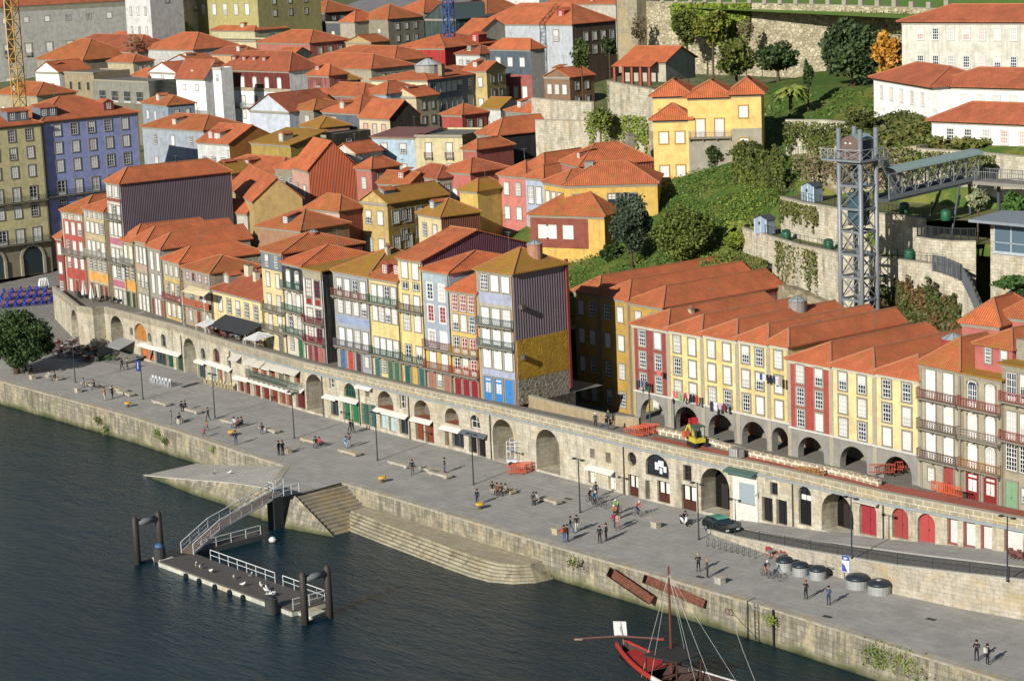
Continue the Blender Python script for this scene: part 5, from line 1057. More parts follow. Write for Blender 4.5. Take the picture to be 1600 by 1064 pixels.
# smaller houses filling the gaps between
FI = [('small white house with a red door frame, below the palace', 130, 66, 158, '#e6e6e0', 1, 2, 2, 6), ('thin grey house right of the palace front', 172, 60, 196, '#8f8b80', 2, 2, 2, 6), ('low white annexe left of the white gabled house', 206, 118, 232, '#c6c8c4', 0, 1, 2, 5),
 ('white back house between the gabled one and the dishes', 262, 96, 300, '#b9bcc0', 1, 2, 1, 7), ('peach coloured house behind the dormered mansion', 330, 84, 384, '#c79a6c', 3, 4, 1, 6), ('narrow cream house behind the mansion, right part', 430, 86, 458, '#c9bd95', 0, 2, 2, 6),
 ('low pinkish house right of the bluish gable', 470, 196, 500, '#b07a6c', 4, 2, 2, 6), ('small white dormered house above the ribbed orange flank', 520, 238, 556, '#c9c6ba', 2, 2, 1, 6), ('rose coloured lean-to beside the ribbed orange flank', 556, 262, 580, '#b5695c', 0, 1, 2, 6),
 ('brick coloured house low in front of the sky blue house', 590, 285, 640, '#a0563c', 1, 2, 1, 5), ('pale stone cottage under the sky blue house', 640, 272, 684, '#a39c84', 3, 2, 1, 5), ('cream annexe behind the slate grey front', 610, 150, 650, '#c4b48c', 2, 2, 2, 6),
 ('small red house below the long shaded building', 690, 178, 722, '#a3483c', 0, 2, 1, 6), ('white cottage at the end of the pinkish roof terrace', 752, 168, 782, '#c4c4bc', 4, 2, 1, 6), ('terracotta roofed shed behind the tall tan house', 790, 172, 838, '#8c8474', 2, 2, 1, 7),
 ('ochre house left of the crimson house', 540, 66, 580, '#b89a5c', 1, 3, 1, 6), ('white house with small windows near the blue crane', 712, 84, 750, '#c9cac6', 3, 3, 2, 7),
 ('yellowish house left of the pale grey sheet clad one', 724, 110, 760, '#bfa86a', 0, 2, 2, 6), ('dusty pink house between the mansion and corrugated tower', 498, 124, 530, '#a87468', 4, 2, 1, 5), ('brown house at the edge of the hillside drive', 850, 120, 890, '#8a6a50', 2, 3, 2, 7),
 ('small cream house beyond the construction shell', 168, 96, 208, '#b5a987', 0, 3, 1, 6), ('white rear house above the olive block', 6, 150, 40, '#c2c1b8', 3, 3, 2, 6), ('blue grey house right of the lavender block', 222, 160, 262, '#8896a6', 1, 3, 2, 6),
 ('salmon house behind the ochre gable', 322, 268, 362, '#b56f5c', 4, 3, 1, 6), ('old stone house right of the red cladding', 430, 262, 462, '#8f8672', 2, 2, 2, 5), ('low white walled house before the purple flank', 345, 330, 386, '#b9b4a6', 0, 3, 1, 5)]
for i, (L, x, y, x2, c, rv, nw, nf, dd) in enumerate(FI):
    K[200+i] = bk(L, (x, y), x2, c, dz=-1.2 if y < 200 else -.6, d=dd, ang=[3, 10, -8, 6][i % 4], roofk=(['hip', 'gx', 'hip', 'gy'][i % 4], 1.6), tile=[RT, RT2, RTO, RTD, RTM][rv], rows=S3(nw, nf+1), side=stucco(c), swins=[((.3, .7), (1.8, 4.6), dict(w=.9, h=1.4))])
rnd3 = random.Random(77)
def antenna(r, x, y, z):
    b = MB().mat(plain('#77797a', .4, .4, .4)); hh = rnd3.uniform(1.4, 2.6); b.tube([(0, 0, -.6), (0, 0, hh)], .03, 5); b.bar((-.5, 0, hh-.1), (.5, .1, hh-.1), .03)
    for k in range(5): b.bar((-.45+k*.22, -.25, hh-.1), (-.45+k*.22, .25, hh-.1), .02)
    b.build('antenna', r, (x, y, z), rnd3.uniform(0, 3))
for h in list(K.values())+list(F.values())+list(A.values()):
    if h['r'] and rnd3.random() < .55: antenna(h['r'], h['w']*rnd3.uniform(.3, .7), h['d']*rnd3.uniform(.35, .6), h['rise']*.8)
for kk, h in list(K.items()):      # attic dormers and back extensions on the plainer roofs
    if isinstance(kk, int) and h['r'] and h['w'] > 6 and h['rise'] > 1.5 and kk not in (19, 32, 20, 22, 12, 90, 70, 72) and rnd3.random() < .6: dormer(h['r'], h['w']*rnd3.uniform(.3, .7), .9, .45, rnd3.uniform(1.1, 1.8), 1.2, 2.2, rnd3.choice(['#8a4a3c', '#b5b0a0', '#77858c', '#a39a80']), 1, rkind=rnd3.choice(['gy', 'shed']))
    if isinstance(kk, int) and kk < 100 and h['d'] > 7 and h['H'] > 5 and rnd3.random() < .5 and kk not in (2, 6, 10, 16, 19, 20, 35): facade_side(h, (.25, .5, .75) if h['d'] > 10 else (.5,), (2.0, 5.0), dict(w=1.0, h=1.5))
# roof terrace and lawn behind the cream flat topped house
# ---------------------------------------------------------------- right hillside buildings
def yh(label, pL, xR, Y, zb, **k): return house('villa', label, pL, xR, Y=Y, ang=40, zb=zb, wall=stucco('#e6c06a', .06), roof=('hip', 2.0), tile=RTO, group='blocks of the yellow hillside villa', o=.6, **k)
WV = dict(w=1.2, h=1.6, scol='#b0842c', fc='#dcdbd4', pk='w')
yh('left upper block of the golden yellow villa on the hillside', (1020, 150), 1078, 73, 20, d=9, rows=[(4, 's', 2, WV), (7, 's', 0, {})])
y2 = yh('middle block of the golden yellow villa with a white balcony', (1074, 152), 1142, 73, 18, d=9, rows=[(4, 't', 2, dict(WV, h=2.5, bal='full', bc='#9a9388')), (8, 's', 0, dict(band='#9a9482'))])
yh('right block of the golden yellow villa next to the shaded rock', (1142, 147), 1189, 75.5, 20, d=8, rows=[(4, 's', 1, dict(WV, xs=[.4])), (4, 's', 1, dict(WV, xs=[.4], band='#a39c86')), (5, 's', 0, dict(band='#a39c86'))])
yh('lower tower block of the golden yellow villa with its own pyramid roof', (1020, 187), 1078, 70, 12, d=5, rows=[(4.4, 's', 2, WV), (4.4, 's', 2, WV), (9, 's', 0, {})])
fh = house('farmhouse', 'low farmhouse with a brick pillared porch on the upper terrace', (972, 96), 1040, Y=108, ang=12, d=8, zb=32.6, wall=stucco('#b8b09a', .4), roof=('gx', 2.2), tile=RTO, o=.5, rows=[], cat='farmhouse', xD=1086)
for i in range(5): MB().mat(plain('#a34a3a')).box(-.2, .2, -.2, .2, -.5, fh['H']-.6).build('porch_pillar', fh['e'], (fh['w']*.8*i/4, -2.2, 0))
MB().mat(RTO).add([(-.6, -2.6, fh['H']-.7), (fh['w']*.85, -2.6, fh['H']-.7), (fh['w']*.85, -.4, fh['H']+.1), (-.6, -.4, fh['H']+.1)], [(0, 1, 2, 3)]).build('porch_roof', fh['e'])
def wb(label, pL, xR, Y, zb, rows, **k): return house('seminary_wing', label, pL, xR, Y=Y, zb=zb, roof=('hip', 2.0), tile=rooftile('#c26a48', .0), cornice='#b0a894', group='wings of the long white hillside building', cat='building', ridge='x', rows=rows, **k)
WW = dict(w=1.0, h=1.55, scol='#c9c8c0', nx=3, ny=4, pk='gcp')
w1 = wb('top wing of the long white hillside building, grey stained wall', (1409, 33), 1720, 98, 26, [(2.3, 's', 11, WW), (3.5, 's', 11, WW), (7.4, 's', 0, {})], ang=5, d=10, wall=stucco('#cfccbc', .35), o=.6)
w2 = wb('middle wing of the long white hillside building with the corner bend', (1365, 120), 1456, 88, 24, [(2.7, 's', 5, dict(WW, w=.9)), (7.4, 's', 0, {})], ang=-29, d=9, wall=stucco('#f4f4ee', .12), o=.6)
w2b = wb('straight right part of the middle white wing', (1454, 133), 1720, 80, 24, [(2.7, 's', 9, WW), (7.4, 's', 0, {})], ang=5, d=9, wall=stucco('#f4f4ee', .12), o=.6)
w3 = wb('lowest wing of the long white hillside building on a stone base', (1456, 187), 1720, 68, 23, [(3.0, 's', 8, WW), (7.5, 's', 0, {})], ang=4, d=7, wall=stucco('#f4f4ee', .12), o=.6)
MB().mat(ashlar('#a89c80', '#988c70', 1.2, .5)).box(-.1, w3['w'], -.15, -.003, 0, w3['H']-3.7).build('stone_base', w3['e'])
# pink house at the right edge
ph = house('townhouse', 'pink house with white shutters below the terraced wall at the right', (1503, 502), 1562, Y=27, ang=4, zb=5, d=8, wall=stucco('#b5665c', .12), roof=('hip', 2.2), tile=RTO, rows=[(3, 's', 2, dict(w=1.6, h=2.2, pk='w')), (6, 's', 0, {})])
house('townhouse', 'second pink house behind the balcony houses at the right edge', (1562, 492), 1640, Y=29, ang=4, zb=5, d=8, wall=stucco('#b5665c', .12), roof=('hip', 2.2), tile=RT2, rows=[(3, 's', 2, {}), (6, 's', 0, {})])
# yellow house at the back of the dark passage
for i, (L, x, y, x2) in enumerate([('yellow house deepest in the shade of the passage', 897, 453, 935), ('middle yellow house at the back of the dark passage', 935, 460, 982), ('yellow house half lit at the right side of the dark passage', 982, 470, 1036)]):
    house('townhouse', L, (x, y), x2, Y=31-.3*i, ang=-4, zb=1.0, d=22-i*1.5, wall=stucco('#b8923a', .3), side=corrugated('#8a4a3c'), roof=('hipf', 1.7), ridge='y', tile=RT, pil='#857e6c', rows=S3(2, 4))
# ---------------------------------------------------------------- hillside, terraces, vegetation
def hill(x, y):
    slope = lerp([36, 38, 72, 105, 150, 260], [6.5, 7, 23.2, 33, 36, 40], y)+.12*(max(min(x, -42), -100)+75)*(1 if y < 80 else .4)
    town = terrain(x, y)-1.2
    if x < -95: t = max(0, min(1, (-95-x)/28)); slope = slope*(1-t)+town*t
    if x > -46:
        y1 = lerp([-45, -38.5, -21.8, -5.6, 10], [55, 52, 46, 45.5, 42], x); y2 = lerp([-40, -26, -12, 10], [55.5, 51, 49.5, 47], x)
        if x > -9: y2 = y1+1.2
        if y < y1+2.2: tz = 9
        elif y < 62: tz = 18.5 if x < -9 else 15
        else: tz = lerp([63, 66, 80, 105, 150, 260], [25, 30.5, 32.5, 34, 37, 40], y)
        t = max(0, min(1, (x+46)/3.5)); slope = slope*(1-t)+tz*t
    return slope
def m_grass(name, a1='#4a6128', a2='#3a4f22', a3='#6b6a35'):
    t = NT(name, .9, .1); a = t.mix(t.noise(t.pos(1), 2.5, 5, .7, .35, .65), C(a1), C(a2)); a = t.mix(t.noise(t.pos(1), .18, 5, .7, .48, .66), a, C(a3)); t.base(a)
    t.bump(t.noise(t.pos(1), 5, 4), .5, .1); return t.m
GRS = m_grass('hill_grass'); 
b = MB().mat(GRS); vs_ = []; fs_ = []; b.smooth = True
xs_ = [-126+2.4*i for i in range(78)]; ys_ = [36+2.2*i for i in range(66)]+[185, 200, 230, 260]
rnd = random.Random(3)
for y in ys_:
    for x in xs_: vs_.append((x, y, hill(x, y)+(rnd.uniform(-.3, .3) if x < -44 else 0)))
n = len(xs_)
for j in range(len(ys_)-1):
    for i in range(n-1): fs_.append((j*n+i, j*n+i+1, j*n+n+i+1, j*n+n+i))
b.add(vs_, fs_).build('hillside', kind='structure')
LG = leaf('#506a2c', '#2f451b', '#6a7436'); LD = leaf('#2c3d1c', '#47582a', '#22301a'); LO = leaf('#4b5522', '#6a7030', '#343d1a'); LY = leaf('#7f8a34', '#55682a', '#6a7a2c'); LA = leaf('#a8702a', '#8a5a24', '#b88a34'); LI = leaf('#4b5528', '#6e6a38', '#3a4420'); LB = leaf('#6d6248', '#54503a', '#7a6c50')
LDK = leaf('#3c4a34', '#55604a', '#2c382a')
def cards(pts, s0, s1, mat, rnd, nrm=None, name='foliage', flat=.0):
    v = []; f = []
    for p in pts:
        s = rnd.uniform(s0, s1); d = Vector((rnd.gauss(0, 1), rnd.gauss(0, 1), rnd.gauss(0, 1)+flat)).normalized()
        if nrm is not None: d = (d+Vector(nrm)*1.2).normalized()
        a = d.orthogonal().normalized(); a.rotate(Matrix.Rotation(rnd.uniform(0, 6.28), 3, d)); c = d.cross(a); a *= s; c *= s*.7; k = len(v); p = Vector(p)
        v += [tuple(p-a), tuple(p+c), tuple(p+a), tuple(p-c)]; f.append((k, k+1, k+2, k+3))
    me = bpy.data.meshes.new(name); me.from_pydata(v, [], f); me.materials.append(mat); me.update(); return me
def tree(name, label, base, h, rx, rz, mat, n=2600, leaf_s=(.14, .34), blobs=26, seed=1, trunk='#5b4a38', cat='tree', group=None, lean=0, ry=None, sink=0):
    rnd = random.Random(seed); ry = ry or rx; e = empty(name, base, 0, label, cat, group); cz = h-rz
    t = MB().mat(plain(trunk, .9, .1)); t.smooth = True; tr = max(.12, rx*.07)
    top = Vector((lean, 0, cz+rz*.2)); t.tube([(0, 0, -.5), (lean*.2, .05, h*.2), (lean*.6, -.05, max(.4, cz-rz*.3)), top], [tr*1.5, tr*1.1, tr*.9, tr*.4], 7)
    bl = []
    for i in range(blobs):
        while True:
            q = Vector((rnd.uniform(-1, 1), rnd.uniform(-1, 1), rnd.uniform(-1, 1)))
            if .35 < q.length < .92: break
        bl.append((Vector((q.x*rx+lean, q.y*ry, q.z*rz+cz)), rnd.uniform(.26, .44)))
    for p, s in bl[::3]: t.tube([(lean*.5, 0, max(.5, cz-rz*.6)), (p+Vector((lean, 0, cz)))/2-Vector((0, 0, rz*.1)), p], [tr*.5, tr*.3, tr*.1], 5)
    t.build('trunk', e); pts = []
    for i in range(n):
        p, s = bl[rnd.randrange(len(bl))]; d = Vector((rnd.gauss(0, 1), rnd.gauss(0, 1), rnd.gauss(0, 1))).normalized()*(rnd.random()**.35)*s
        pts.append(p+Vector((d.x*rx, d.y*ry, d.z*rz)))
    obj('crown', cards(pts, leaf_s[0], leaf_s[1], mat, rnd, flat=.5), e); return e
def palm(label, base, h, r, seed=1, nf=26, mat=None):
    rnd = random.Random(seed); e = empty('palm_tree', base, 0, label, 'palm', 'palms on the hillside'); b = MB().mat(plain('#6a5a44', .9, .1)); b.tube([(0, 0, -.5), (0, 0, h*.5), (.1, 0, h)], [.28, .22, .2], 8); b.build('trunk', e)
    v = []; f = []
    for i in range(nf):
        a = 2*math.pi*i/nf+rnd.uniform(-.2, .2); up = rnd.uniform(-.1, 1.0); pr = None
        for k in range(9):
            t = k/8; rr = r*(t*.95)*math.cos(up*.4); z = h+r*(up*t-1.0*t*t)*.75; p = Vector((.1+rr*math.cos(a), rr*math.sin(a), z)); w_ = .42*math.sin(math.pi*min(1, t+.12))*r/2.6+.05; s = Vector((-math.sin(a), math.cos(a), 0))*w_
            cur = (p-s-Vector((0, 0, w_*.6)), p, p+s-Vector((0, 0, w_*.6)))
            if pr:
                o_ = len(v); v += [tuple(q) for q in pr+cur]; f += [(o_, o_+1, o_+4, o_+3), (o_+1, o_+2, o_+5, o_+4)] if k % 1 == 0 else []
            pr = cur
    me = bpy.data.meshes.new('fronds'); me.from_pydata(v, [], f); me.materials.append(mat or leaf('#6f7a34', '#4d5f2a', '#8a8a3c')); obj('crown', me, e); return e
# ground cover on the slope
rnd = random.Random(11)
def scatter(n, fx, fy, mat, s, label, name, cat='ground cover', test=None, lift=.15):
    pts = []
    while len(pts) < n:
        x, y = rnd.uniform(*fx), rnd.uniform(*fy)
        if test and not test(x, y): continue
        pts.append((x, y, hill(x, y)+rnd.uniform(-.1, lift+.2)))
    o = obj(name, cards(pts, s[0], s[1], mat, rnd, flat=1.2)); tagp(o, label, cat, None, 'stuff'); return o
scatter(20000, (-84, -42), (38, 74), LG, (.08, .24), 'dense bright green ground cover over the slope beside the arcaded houses', 'ground_cover', test=lambda x, y: y < 70 or x < -50)
scatter(5000, (-62, -40), (40, 72), LY, (.08, .22), 'yellow green weeds streaking down the slope', 'weeds', test=lambda x, y: abs((x+50)-(y-55)*-.35) < 4+3*math.sin(x*3))
scatter(5000, (-50, -20), (64, 84), LI, (.2, .5), 'olive brown scrub and creepers on the slope above the terraces', 'scrub')
scatter(3600, (-32, -17), (66, 80), leaf('#5a6630', '#43531f', '#6e6234'), (.2, .55), 'tall mixed bushes below the long white building', 'bushes', lift=.7)
scatter(3000, (-112, -60), (78, 104), LG, (.12, .3), 'grass on the terrace lawn left of the yellow villa', 'lawn')
scatter(2500, (-60, -20), (84, 125), LD, (.2, .5), 'dark undergrowth around the upper terraces', 'undergrowth', lift=.8)
# terrace walls
TWM = ashlar('#b3ac9a', '#958e7c', .7, .35, '#665f4c', .02, .7, .25, .25); TW2 = rubble('#a39a80', '#6f6650', 1.1, '#8a8168')
TWG = 'stone terrace walls of the hillside'
def twall(label, pts, z0, z1, m=TWM, th=.5, cap=True, group=TWG, name='terrace_wall'):
    o = Vector((*pts[0], z0)); e = empty(name, o, 0, label, 'wall', group); b = MB().mat(m); c = MB().mat(plain('#a39c88', .9, .1))
    zt = z1 if isinstance(z1, (list, tuple)) else [z1]*len(pts)
    for i, (p, q) in enumerate(zip(pts[:-1], pts[1:])):
        P = Vector((*p, z0))-o; Q = Vector((*q, z0))-o; d = (Q-P).normalized(); n_ = Vector((-d.y, d.x, 0))*th; a0 = Vector((0, 0, zt[i]-z0)); a1 = Vector((0, 0, zt[i+1]-z0))
        b.add([P, Q, Q+n_, P+n_, P+a0, Q+a1, Q+n_+a1, P+n_+a0], [(0, 1, 5, 4), (1, 2, 6, 5), (2, 3, 7, 6), (3, 0, 4, 7), (4, 5, 6, 7)])
        if cap: c.bar(P+a0+n_*.5+Vector((0, 0, .06)), Q+a1+n_*.5+Vector((0, 0, .06)), th+.12, .1)
    b.build('wall', e)
    if cap: c.build('coping', e)
    return e
twall('lower long terrace wall behind the lift tower, shaded by its lattice shadow', [(-45.5, 55), (-38.5, 52), (-30, 48.3), (-21.8, 46), (-13.3, 46), (-5.6, 45.3), (-2.5, 44.6)], 6, [20.3]*6+[19.8])
twall('second terrace wall above the green compost bins', [(-39.5, 55.6), (-33, 52.8), (-26, 51), (-19, 50.2), (-12.2, 49.6)], 19, 24.6)
twall('rough lower rock wall with hanging ivy behind the arcaded roofs', [(-44, 52.5), (-38.5, 50.4), (-30, 46.6), (-22, 44.3), (-15, 44.2), (-8, 43.8)], 4, [13.5, 14.5, 15.5, 14.5, 13.5, 12], TW2, 1.0, False)
twall('curved garden wall topped by a dark fence beside the modern pavilion', [(-11.9, 49.4), (-11.7, 47.6), (-9, 46.9), (-6.2, 47.0), (-3.9, 48.4)], 14, 22.8)
twall('sloping wall of the path climbing past the pavilion', [(-2.6, 44.6), (0, 43), (3, 41), (8, 39), (14, 38)], 6, [19.8, 17.8, 15.5, 14.5, 14])
twall('rocky cliff wall behind the upper shed', [(-41.5, 63), (-36, 62.2), (-30, 62.6), (-24, 63)], 20, [29.8, 30.6, 30.3, 31], TW2, 2.5, False)
twall('pale ashlar retaining wall under the footbridge', [(-24, 63.2), (-16, 63.5), (-8, 62), (8, 62.8), (30, 64)], 20, 30.6)
twall('ivy hung wall beside the right block of the yellow villa', [(-57, 76), (-52, 78), (-44, 79), (-36, 77)], 24, [31.6, 31.6, 31.2, 30.4])
twall('long pale garden wall below the left lawn', [(-113, 80), (-100, 79), (-88, 77), (-80, 76)], 20, [29, 29.5, 30.5, 31.5])
twall('short rubble wall above the wide orange roof', [(-104, 80), (-92, 78), (-82, 76)], 16, [27.0, 28.0, 29.0], TW2)
twall('curving terrace wall below the farmhouse', [(-122, 104), (-116, 99), (-108, 97), (-98, 95), (-88, 94)], 24, [33, 33.4, 33, 32.4, 32])
twall('low grey wall at the foot of the left garden path', [(-132, 96), (-122, 94), (-113, 92)], 24, [30.5, 30.5, 30.8])
# great wall under the upper garden
gw = twall('high crenellated rubble wall holding up the upper garden lawn', [(-163.5, 150), (-140, 150), (-110, 149), (-84, 148), (-60, 140), (-40, 132)], 30, [43.4, 43.2, 42.8, 42.2, 41.2, 40.5], rubble('#b5ac92', '#8d846b', 1.1, '#6e6650'), 1.2, True, None, 'garden_wall')
g1 = MB().mat(ashlar('#8c8570', '#7a735f')).box(-1.5, 4.0, -2.5, 2, 0, 14).build('pier', gw, (0, 0, 0))
for i in range(26):
    t = i/25; x = -155+t*95; y = lerp([-163.5, -110, -84, -60, -40], [150, 149, 148, 140, 132], x); z = lerp([-163.5, -140, -110, -84, -60, -40], [43.4, 43.2, 42.8, 42.2, 41.2, 40.5], x)
    MB().mat(plain('#9a9480')).box(-.45, .45, -.1, .7, 0, 1.1 if i % 3 else 1.5).build('merlon', gw, (x+163.5, y-150, z-30))
b = MB().mat(m_grass('garden_lawn', '#63813a', '#55722f', '#6f7a3c')); b.poly([(-163, 151, 42.6), (-40, 134, 40.2), (60, 134, 40.2), (60, 330, 52), (-260, 330, 52), (-163, 200, 44)]).build('upper_lawn', kind='structure')
# ivy
def ivy(label, P0, P1, z0, z1, n, mat, seed, s=(.12, .3), off=(0, -.1), hang=True, name='ivy'):
    rnd = random.Random(seed); pts = []; L = (Vector(P1)-Vector(P0)).length; prof = [rnd.random() for _ in range(40)]
    while len(pts) < n:
        t = rnd.random(); z = rnd.random(); k = prof[int(t*39)]*.6+prof[min(39, int(t*39)+1)]*.4
        if seed == 5:
            if z > 1.0-.3*k: continue
        elif (z < (.15+.7*k)) if hang else (z > .45+.55*k): continue
        pts.append((P0[0]+(P1[0]-P0[0])*t+off[0], P0[1]+(P1[1]-P0[1])*t+off[1]-rnd.uniform(0, .35), z0+(z1-z0)*z))
    o = obj(name, cards(pts, s[0], s[1], mat, rnd, nrm=(0, -.5, .2))); tagp(o, label, 'ivy', None, 'stuff')
ivy('dark green ivy mat on the wall right of the lift tower', (-16.8, 45.9), (-3.0, 44.7), 8, 19.2, 11000, leaf('#4a5c2a', '#2f4020', '#6a4a30'), 5, hang=True)
ivy('brown green creepers hanging on the lower terrace wall', (-45.5, 55), (-37, 51.4), 9, 17.5, 2600, LI, 6, off=(0, -.9))
ivy('creepers on the rough rock wall behind the arcaded roofs', (-44, 51.6), (-24, 44.2), 5, 13.5, 2600, LB, 7)
ivy('green ivy curtain by the yellow villa', (-60, 69), (-48, 66), 20, 31, 4500, LO, 8, hang=False)
ivy('ivy over the cliff behind the upper shed', (-41, 62.6), (-24, 62.5), 24, 30.8, 1500, LI, 9)
ivy('bright vine on the great wall left part', (-152, 149.5), (-132, 149.5), 33, 43, 3000, LY, 10, (.3, .6))
ivy('vine on the garden wall below the lawn', (-100, 78.7), (-84, 76.4), 24, 31, 1500, LY, 12)
for i, (a, b_, z0, z1, n, mm, L) in enumerate([((-36, 51.1), (-26, 47.2), 12, 20, 1500, LI, 'thin brown creepers dangling on the lower terrace wall left of the tower'), ((-39, 55.2), (-30, 52), 20.2, 24.4, 900, LI, 'creepers on the left end of the second terrace wall'), ((-57, 75.9), (-40, 77.8), 26, 31.5, 2600, LO, 'ivy on the wall beside the yellow villa'), ((-24, 63), (-12, 63), 25, 30.5, 1500, leaf('#5a6a30', '#3f5020', '#6e6234'), 'hanging creepers on the ashlar wall behind the bridge'), ((-41, 60), (-24, 60), 25, 29.5, 1200, LB, 'dry creepers over the rocky cliff'), ((-120, 102), (-90, 93.8), 28, 32.8, 1300, LG, 'green tufts on the curving terrace wall'), ((-110, 149), (-66, 142.5), 33, 42, 1800, LI, 'scattered plants growing from the great rubble wall'), ((-2, 44), (8, 38.6), 9, 15.5, 900, LI, 'creepers on the sloping path wall')]):
    ivy(L, a, b_, z0, z1, n, mm, 40+i, (.1, .26), (0, -.15))
# trees -----------------------------------------------------------------
def at(px, py, Y): return Py(px, py, Y)
def T3(label, cx, cy, Y, rpx, rpz, mat, zg=None, **k):
    P = Py(cx, cy, Y); ppm = FPX/(P-CAM).length; rx = rpx/ppm; rz = rpz/ppm; zg = (hill(P.x, P.y) if zg is None else zg); h = max(P.z+rz-zg, rz*2)
    return tree(k.pop('name', 'tree'), label, (P.x, P.y, P.z+rz-h), h, rx, rz, mat, **k)
P = Pz(20, 582, 0); tree('quay_tree', 'dense round green tree standing on the quay at the left edge', (P.x+1.2, P.y, 0), 8.4, 4.9, 3.5, leaf('#40542a', '#25351a', '#334a22'), 16000, (.12, .3), 60, 4)
T3('big round olive green bush on the slope', 1068, 362, 50.5, 46, 38, leaf('#56642a', '#3c481c', '#6a7432'), n=15000, blobs=90, seed=5, leaf_s=(.1, .24), name='round_bush', cat='bush')
T3('grey green tree overhanging the mustard walled house', 985, 348, 50, 30, 44, LDK, n=8000, blobs=50, seed=6, leaf_s=(.1, .26))
T3('large dark evergreen tree beside the white building', 1333, 82, 108, 52, 46, leaf('#35462a', '#223018', '#4a5a34'), n=7000, blobs=40, seed=7, leaf_s=(.2, .45))
for i, (x, y, Y, r, mm, L) in enumerate([(1135, 215, 66, 22, LO, 'ivy wrapped shrub under the middle villa block'), (1120, 245, 63, 20, LD, 'dark shrub at the foot of the yellow villa wall'), (1165, 240, 62, 24, LI, 'brownish scrub bush on the upper slope'), (1205, 250, 64, 22, LO, 'green scrub bush left of the upper cliff'), (1040, 420, 43, 18, LG, 'bright green bush just above the shaded roofs'), (1110, 425, 46, 22, leaf('#6a7038', '#4a5426', '#7a6a40'), 'dry yellowish bush low on the slope'), (1180, 400, 53, 18, LB, 'brown dead bush at the left end of the lower terrace wall'), (1150, 375, 54, 16, LY, 'light green bush right of the big round one'), (955, 395, 47, 16, LD, 'dark bush at the corner of the mustard house'), (1420, 240, 70, 26, LO, 'tall green bush behind the footbridge roof'), (1345, 190, 74, 24, LI, 'brown green bush behind the lift cabin'), (1085, 180, 84, 8, LD, 'small dark bush behind the villa roofs')]):
    Yh = 37.0
    while Yh < 120 and Py(x, y+r*.5, Yh).z > hill(Py(x, y+r*.5, Yh).x, Yh)+.2: Yh += .5
    Gp = Py(x, y+r*.5, Yh); rr_ = r*(Gp-CAM).length/FPX
    tree('bush', L, (Gp.x, Gp.y, Gp.z-.2), rr_*1.5, rr_, rr_*.8, mm, n=2300, seed=60+i, leaf_s=(.1, .24), cat='bush', blobs=26)
T3('golden brown autumn tree beside the white building', 1388, 82, 104, 24, 30, LA, n=2600, seed=8, leaf_s=(.15, .4))
T3('orange tree against the great wall, left one', 1073, 44, 143, 22, 26, LO, n=1800, seed=9, leaf_s=(.2, .5))
T3('orange tree against the great wall, right one', 1113, 44, 143, 24, 28, leaf('#5f6f2c', '#3f5420', '#8a7a2c'), n=1800, seed=10, leaf_s=(.2, .5))
T3('spreading orchard tree above the yellow villa', 1150, 90, 122, 34, 26, LO, n=3000, seed=11, leaf_s=(.2, .4))
T3('dark low tree at the end of the orchard', 1215, 90, 118, 34, 20, LD, n=2600, seed=12, leaf_s=(.2, .4))
T3('small tree near the farmhouse drive', 908, 80, 100, 16, 24, leaf('#46562a', '#2e3d1c', '#5d682e'), n=1400, seed=13)
T3('slim shrub tree left of the farmhouse', 952, 72, 112, 12, 16, LD, n=900, seed=14)
T3('bushy shrub before the left garden wall', 938, 186, 74, 18, 18, leaf('#55632a', '#3a4a1e', '#76803a'), n=1500, seed=15)
T3('leafless looking thin tree on the great wall', 1000, 45, 145, 14, 22, LB, n=500, seed=16)
T3('bare winter tree on the great wall, right part', 1165, 50, 144, 12, 22, LB, n=400, seed=26)
T3('dense bush under the footbridge', 1585, 318, 55, 20, 16, leaf('#3d5a26', '#28401a', '#4d6a2c'), n=1800, seed=17, name='bush', cat='bush')
T3('feathery grey olive shrub beside the pavilion', 1528, 312, 50, 14, 14, leaf('#7a7f5c', '#5c6246', '#8d8e68'), n=900, seed=18, name='shrub', cat='shrub')
T3('spreading juniper at the right edge', 1590, 443, 42, 34, 10, leaf('#45602c', '#2e451e', '#3c5628'), n=1800, seed=19, name='shrub', cat='shrub')
T3('round street tree among the roofs at the top centre', 640, 46, 215, 32, 20, leaf('#465228', '#2f3b1a', '#5d6630'), n=2600, seed=20, leaf_s=(.3, .7), zg=28)
T3('bare trees beside the grey palace', 205, 66, 140, 14, 16, LB, n=260, seed=21, zg=18)
T3('low shrub on the lower terrace by the tower', 1363, 372, 48, 8, 12, LY, n=500, seed=22, name='shrub', cat='shrub')
T3('dark conifer near the palm', 1262, 120, 96, 8, 26, LD, n=900, seed=23)
P = Py(1235, 150, 92); palm('big fan of palm fronds above the terrace fence', (P.x, P.y, P.z-1.5), 2.6, 3.4, 1)
for i, (x, y, r) in enumerate([(1170, 290, 2.6), (1152, 318, 2.3), (1200, 285, 2.2)]):
    P = Py(x, y, 57); palm(['arching palm at the top of the green slope, middle of three', 'lowest palm on the green slope', 'rightmost palm near the upper cliff'][i], (P.x, P.y, hill(P.x, P.y)-.3), min(1.4, max(.6, P.z-hill(P.x, P.y))), r, 5+i, 22)
P = Py(278, 40, 160); palm('palm in front of the yellow green civic building', (P.x, P.y, P.z-5), 5, 5.5, 9, 30)
TG = m_grass('terrace_grass', '#566434', '#6a6644', '#7d745c')
def poly3(name, pts, z): MB().mat(TG).add([(x, y, z) for x, y in pts], [tuple(range(len(pts)))]).build(name, kind='structure')
poly3('lower_terrace', [(-46.5, 55.5), (-45.4, 55.2), (-38.4, 52.2), (-29.9, 48.5), (-21.7, 46.2), (-13.3, 46.2), (-5.6, 45.5), (-2.5, 46), (-12, 51), (-26, 52), (-39, 57), (-44, 60)], 20.0)
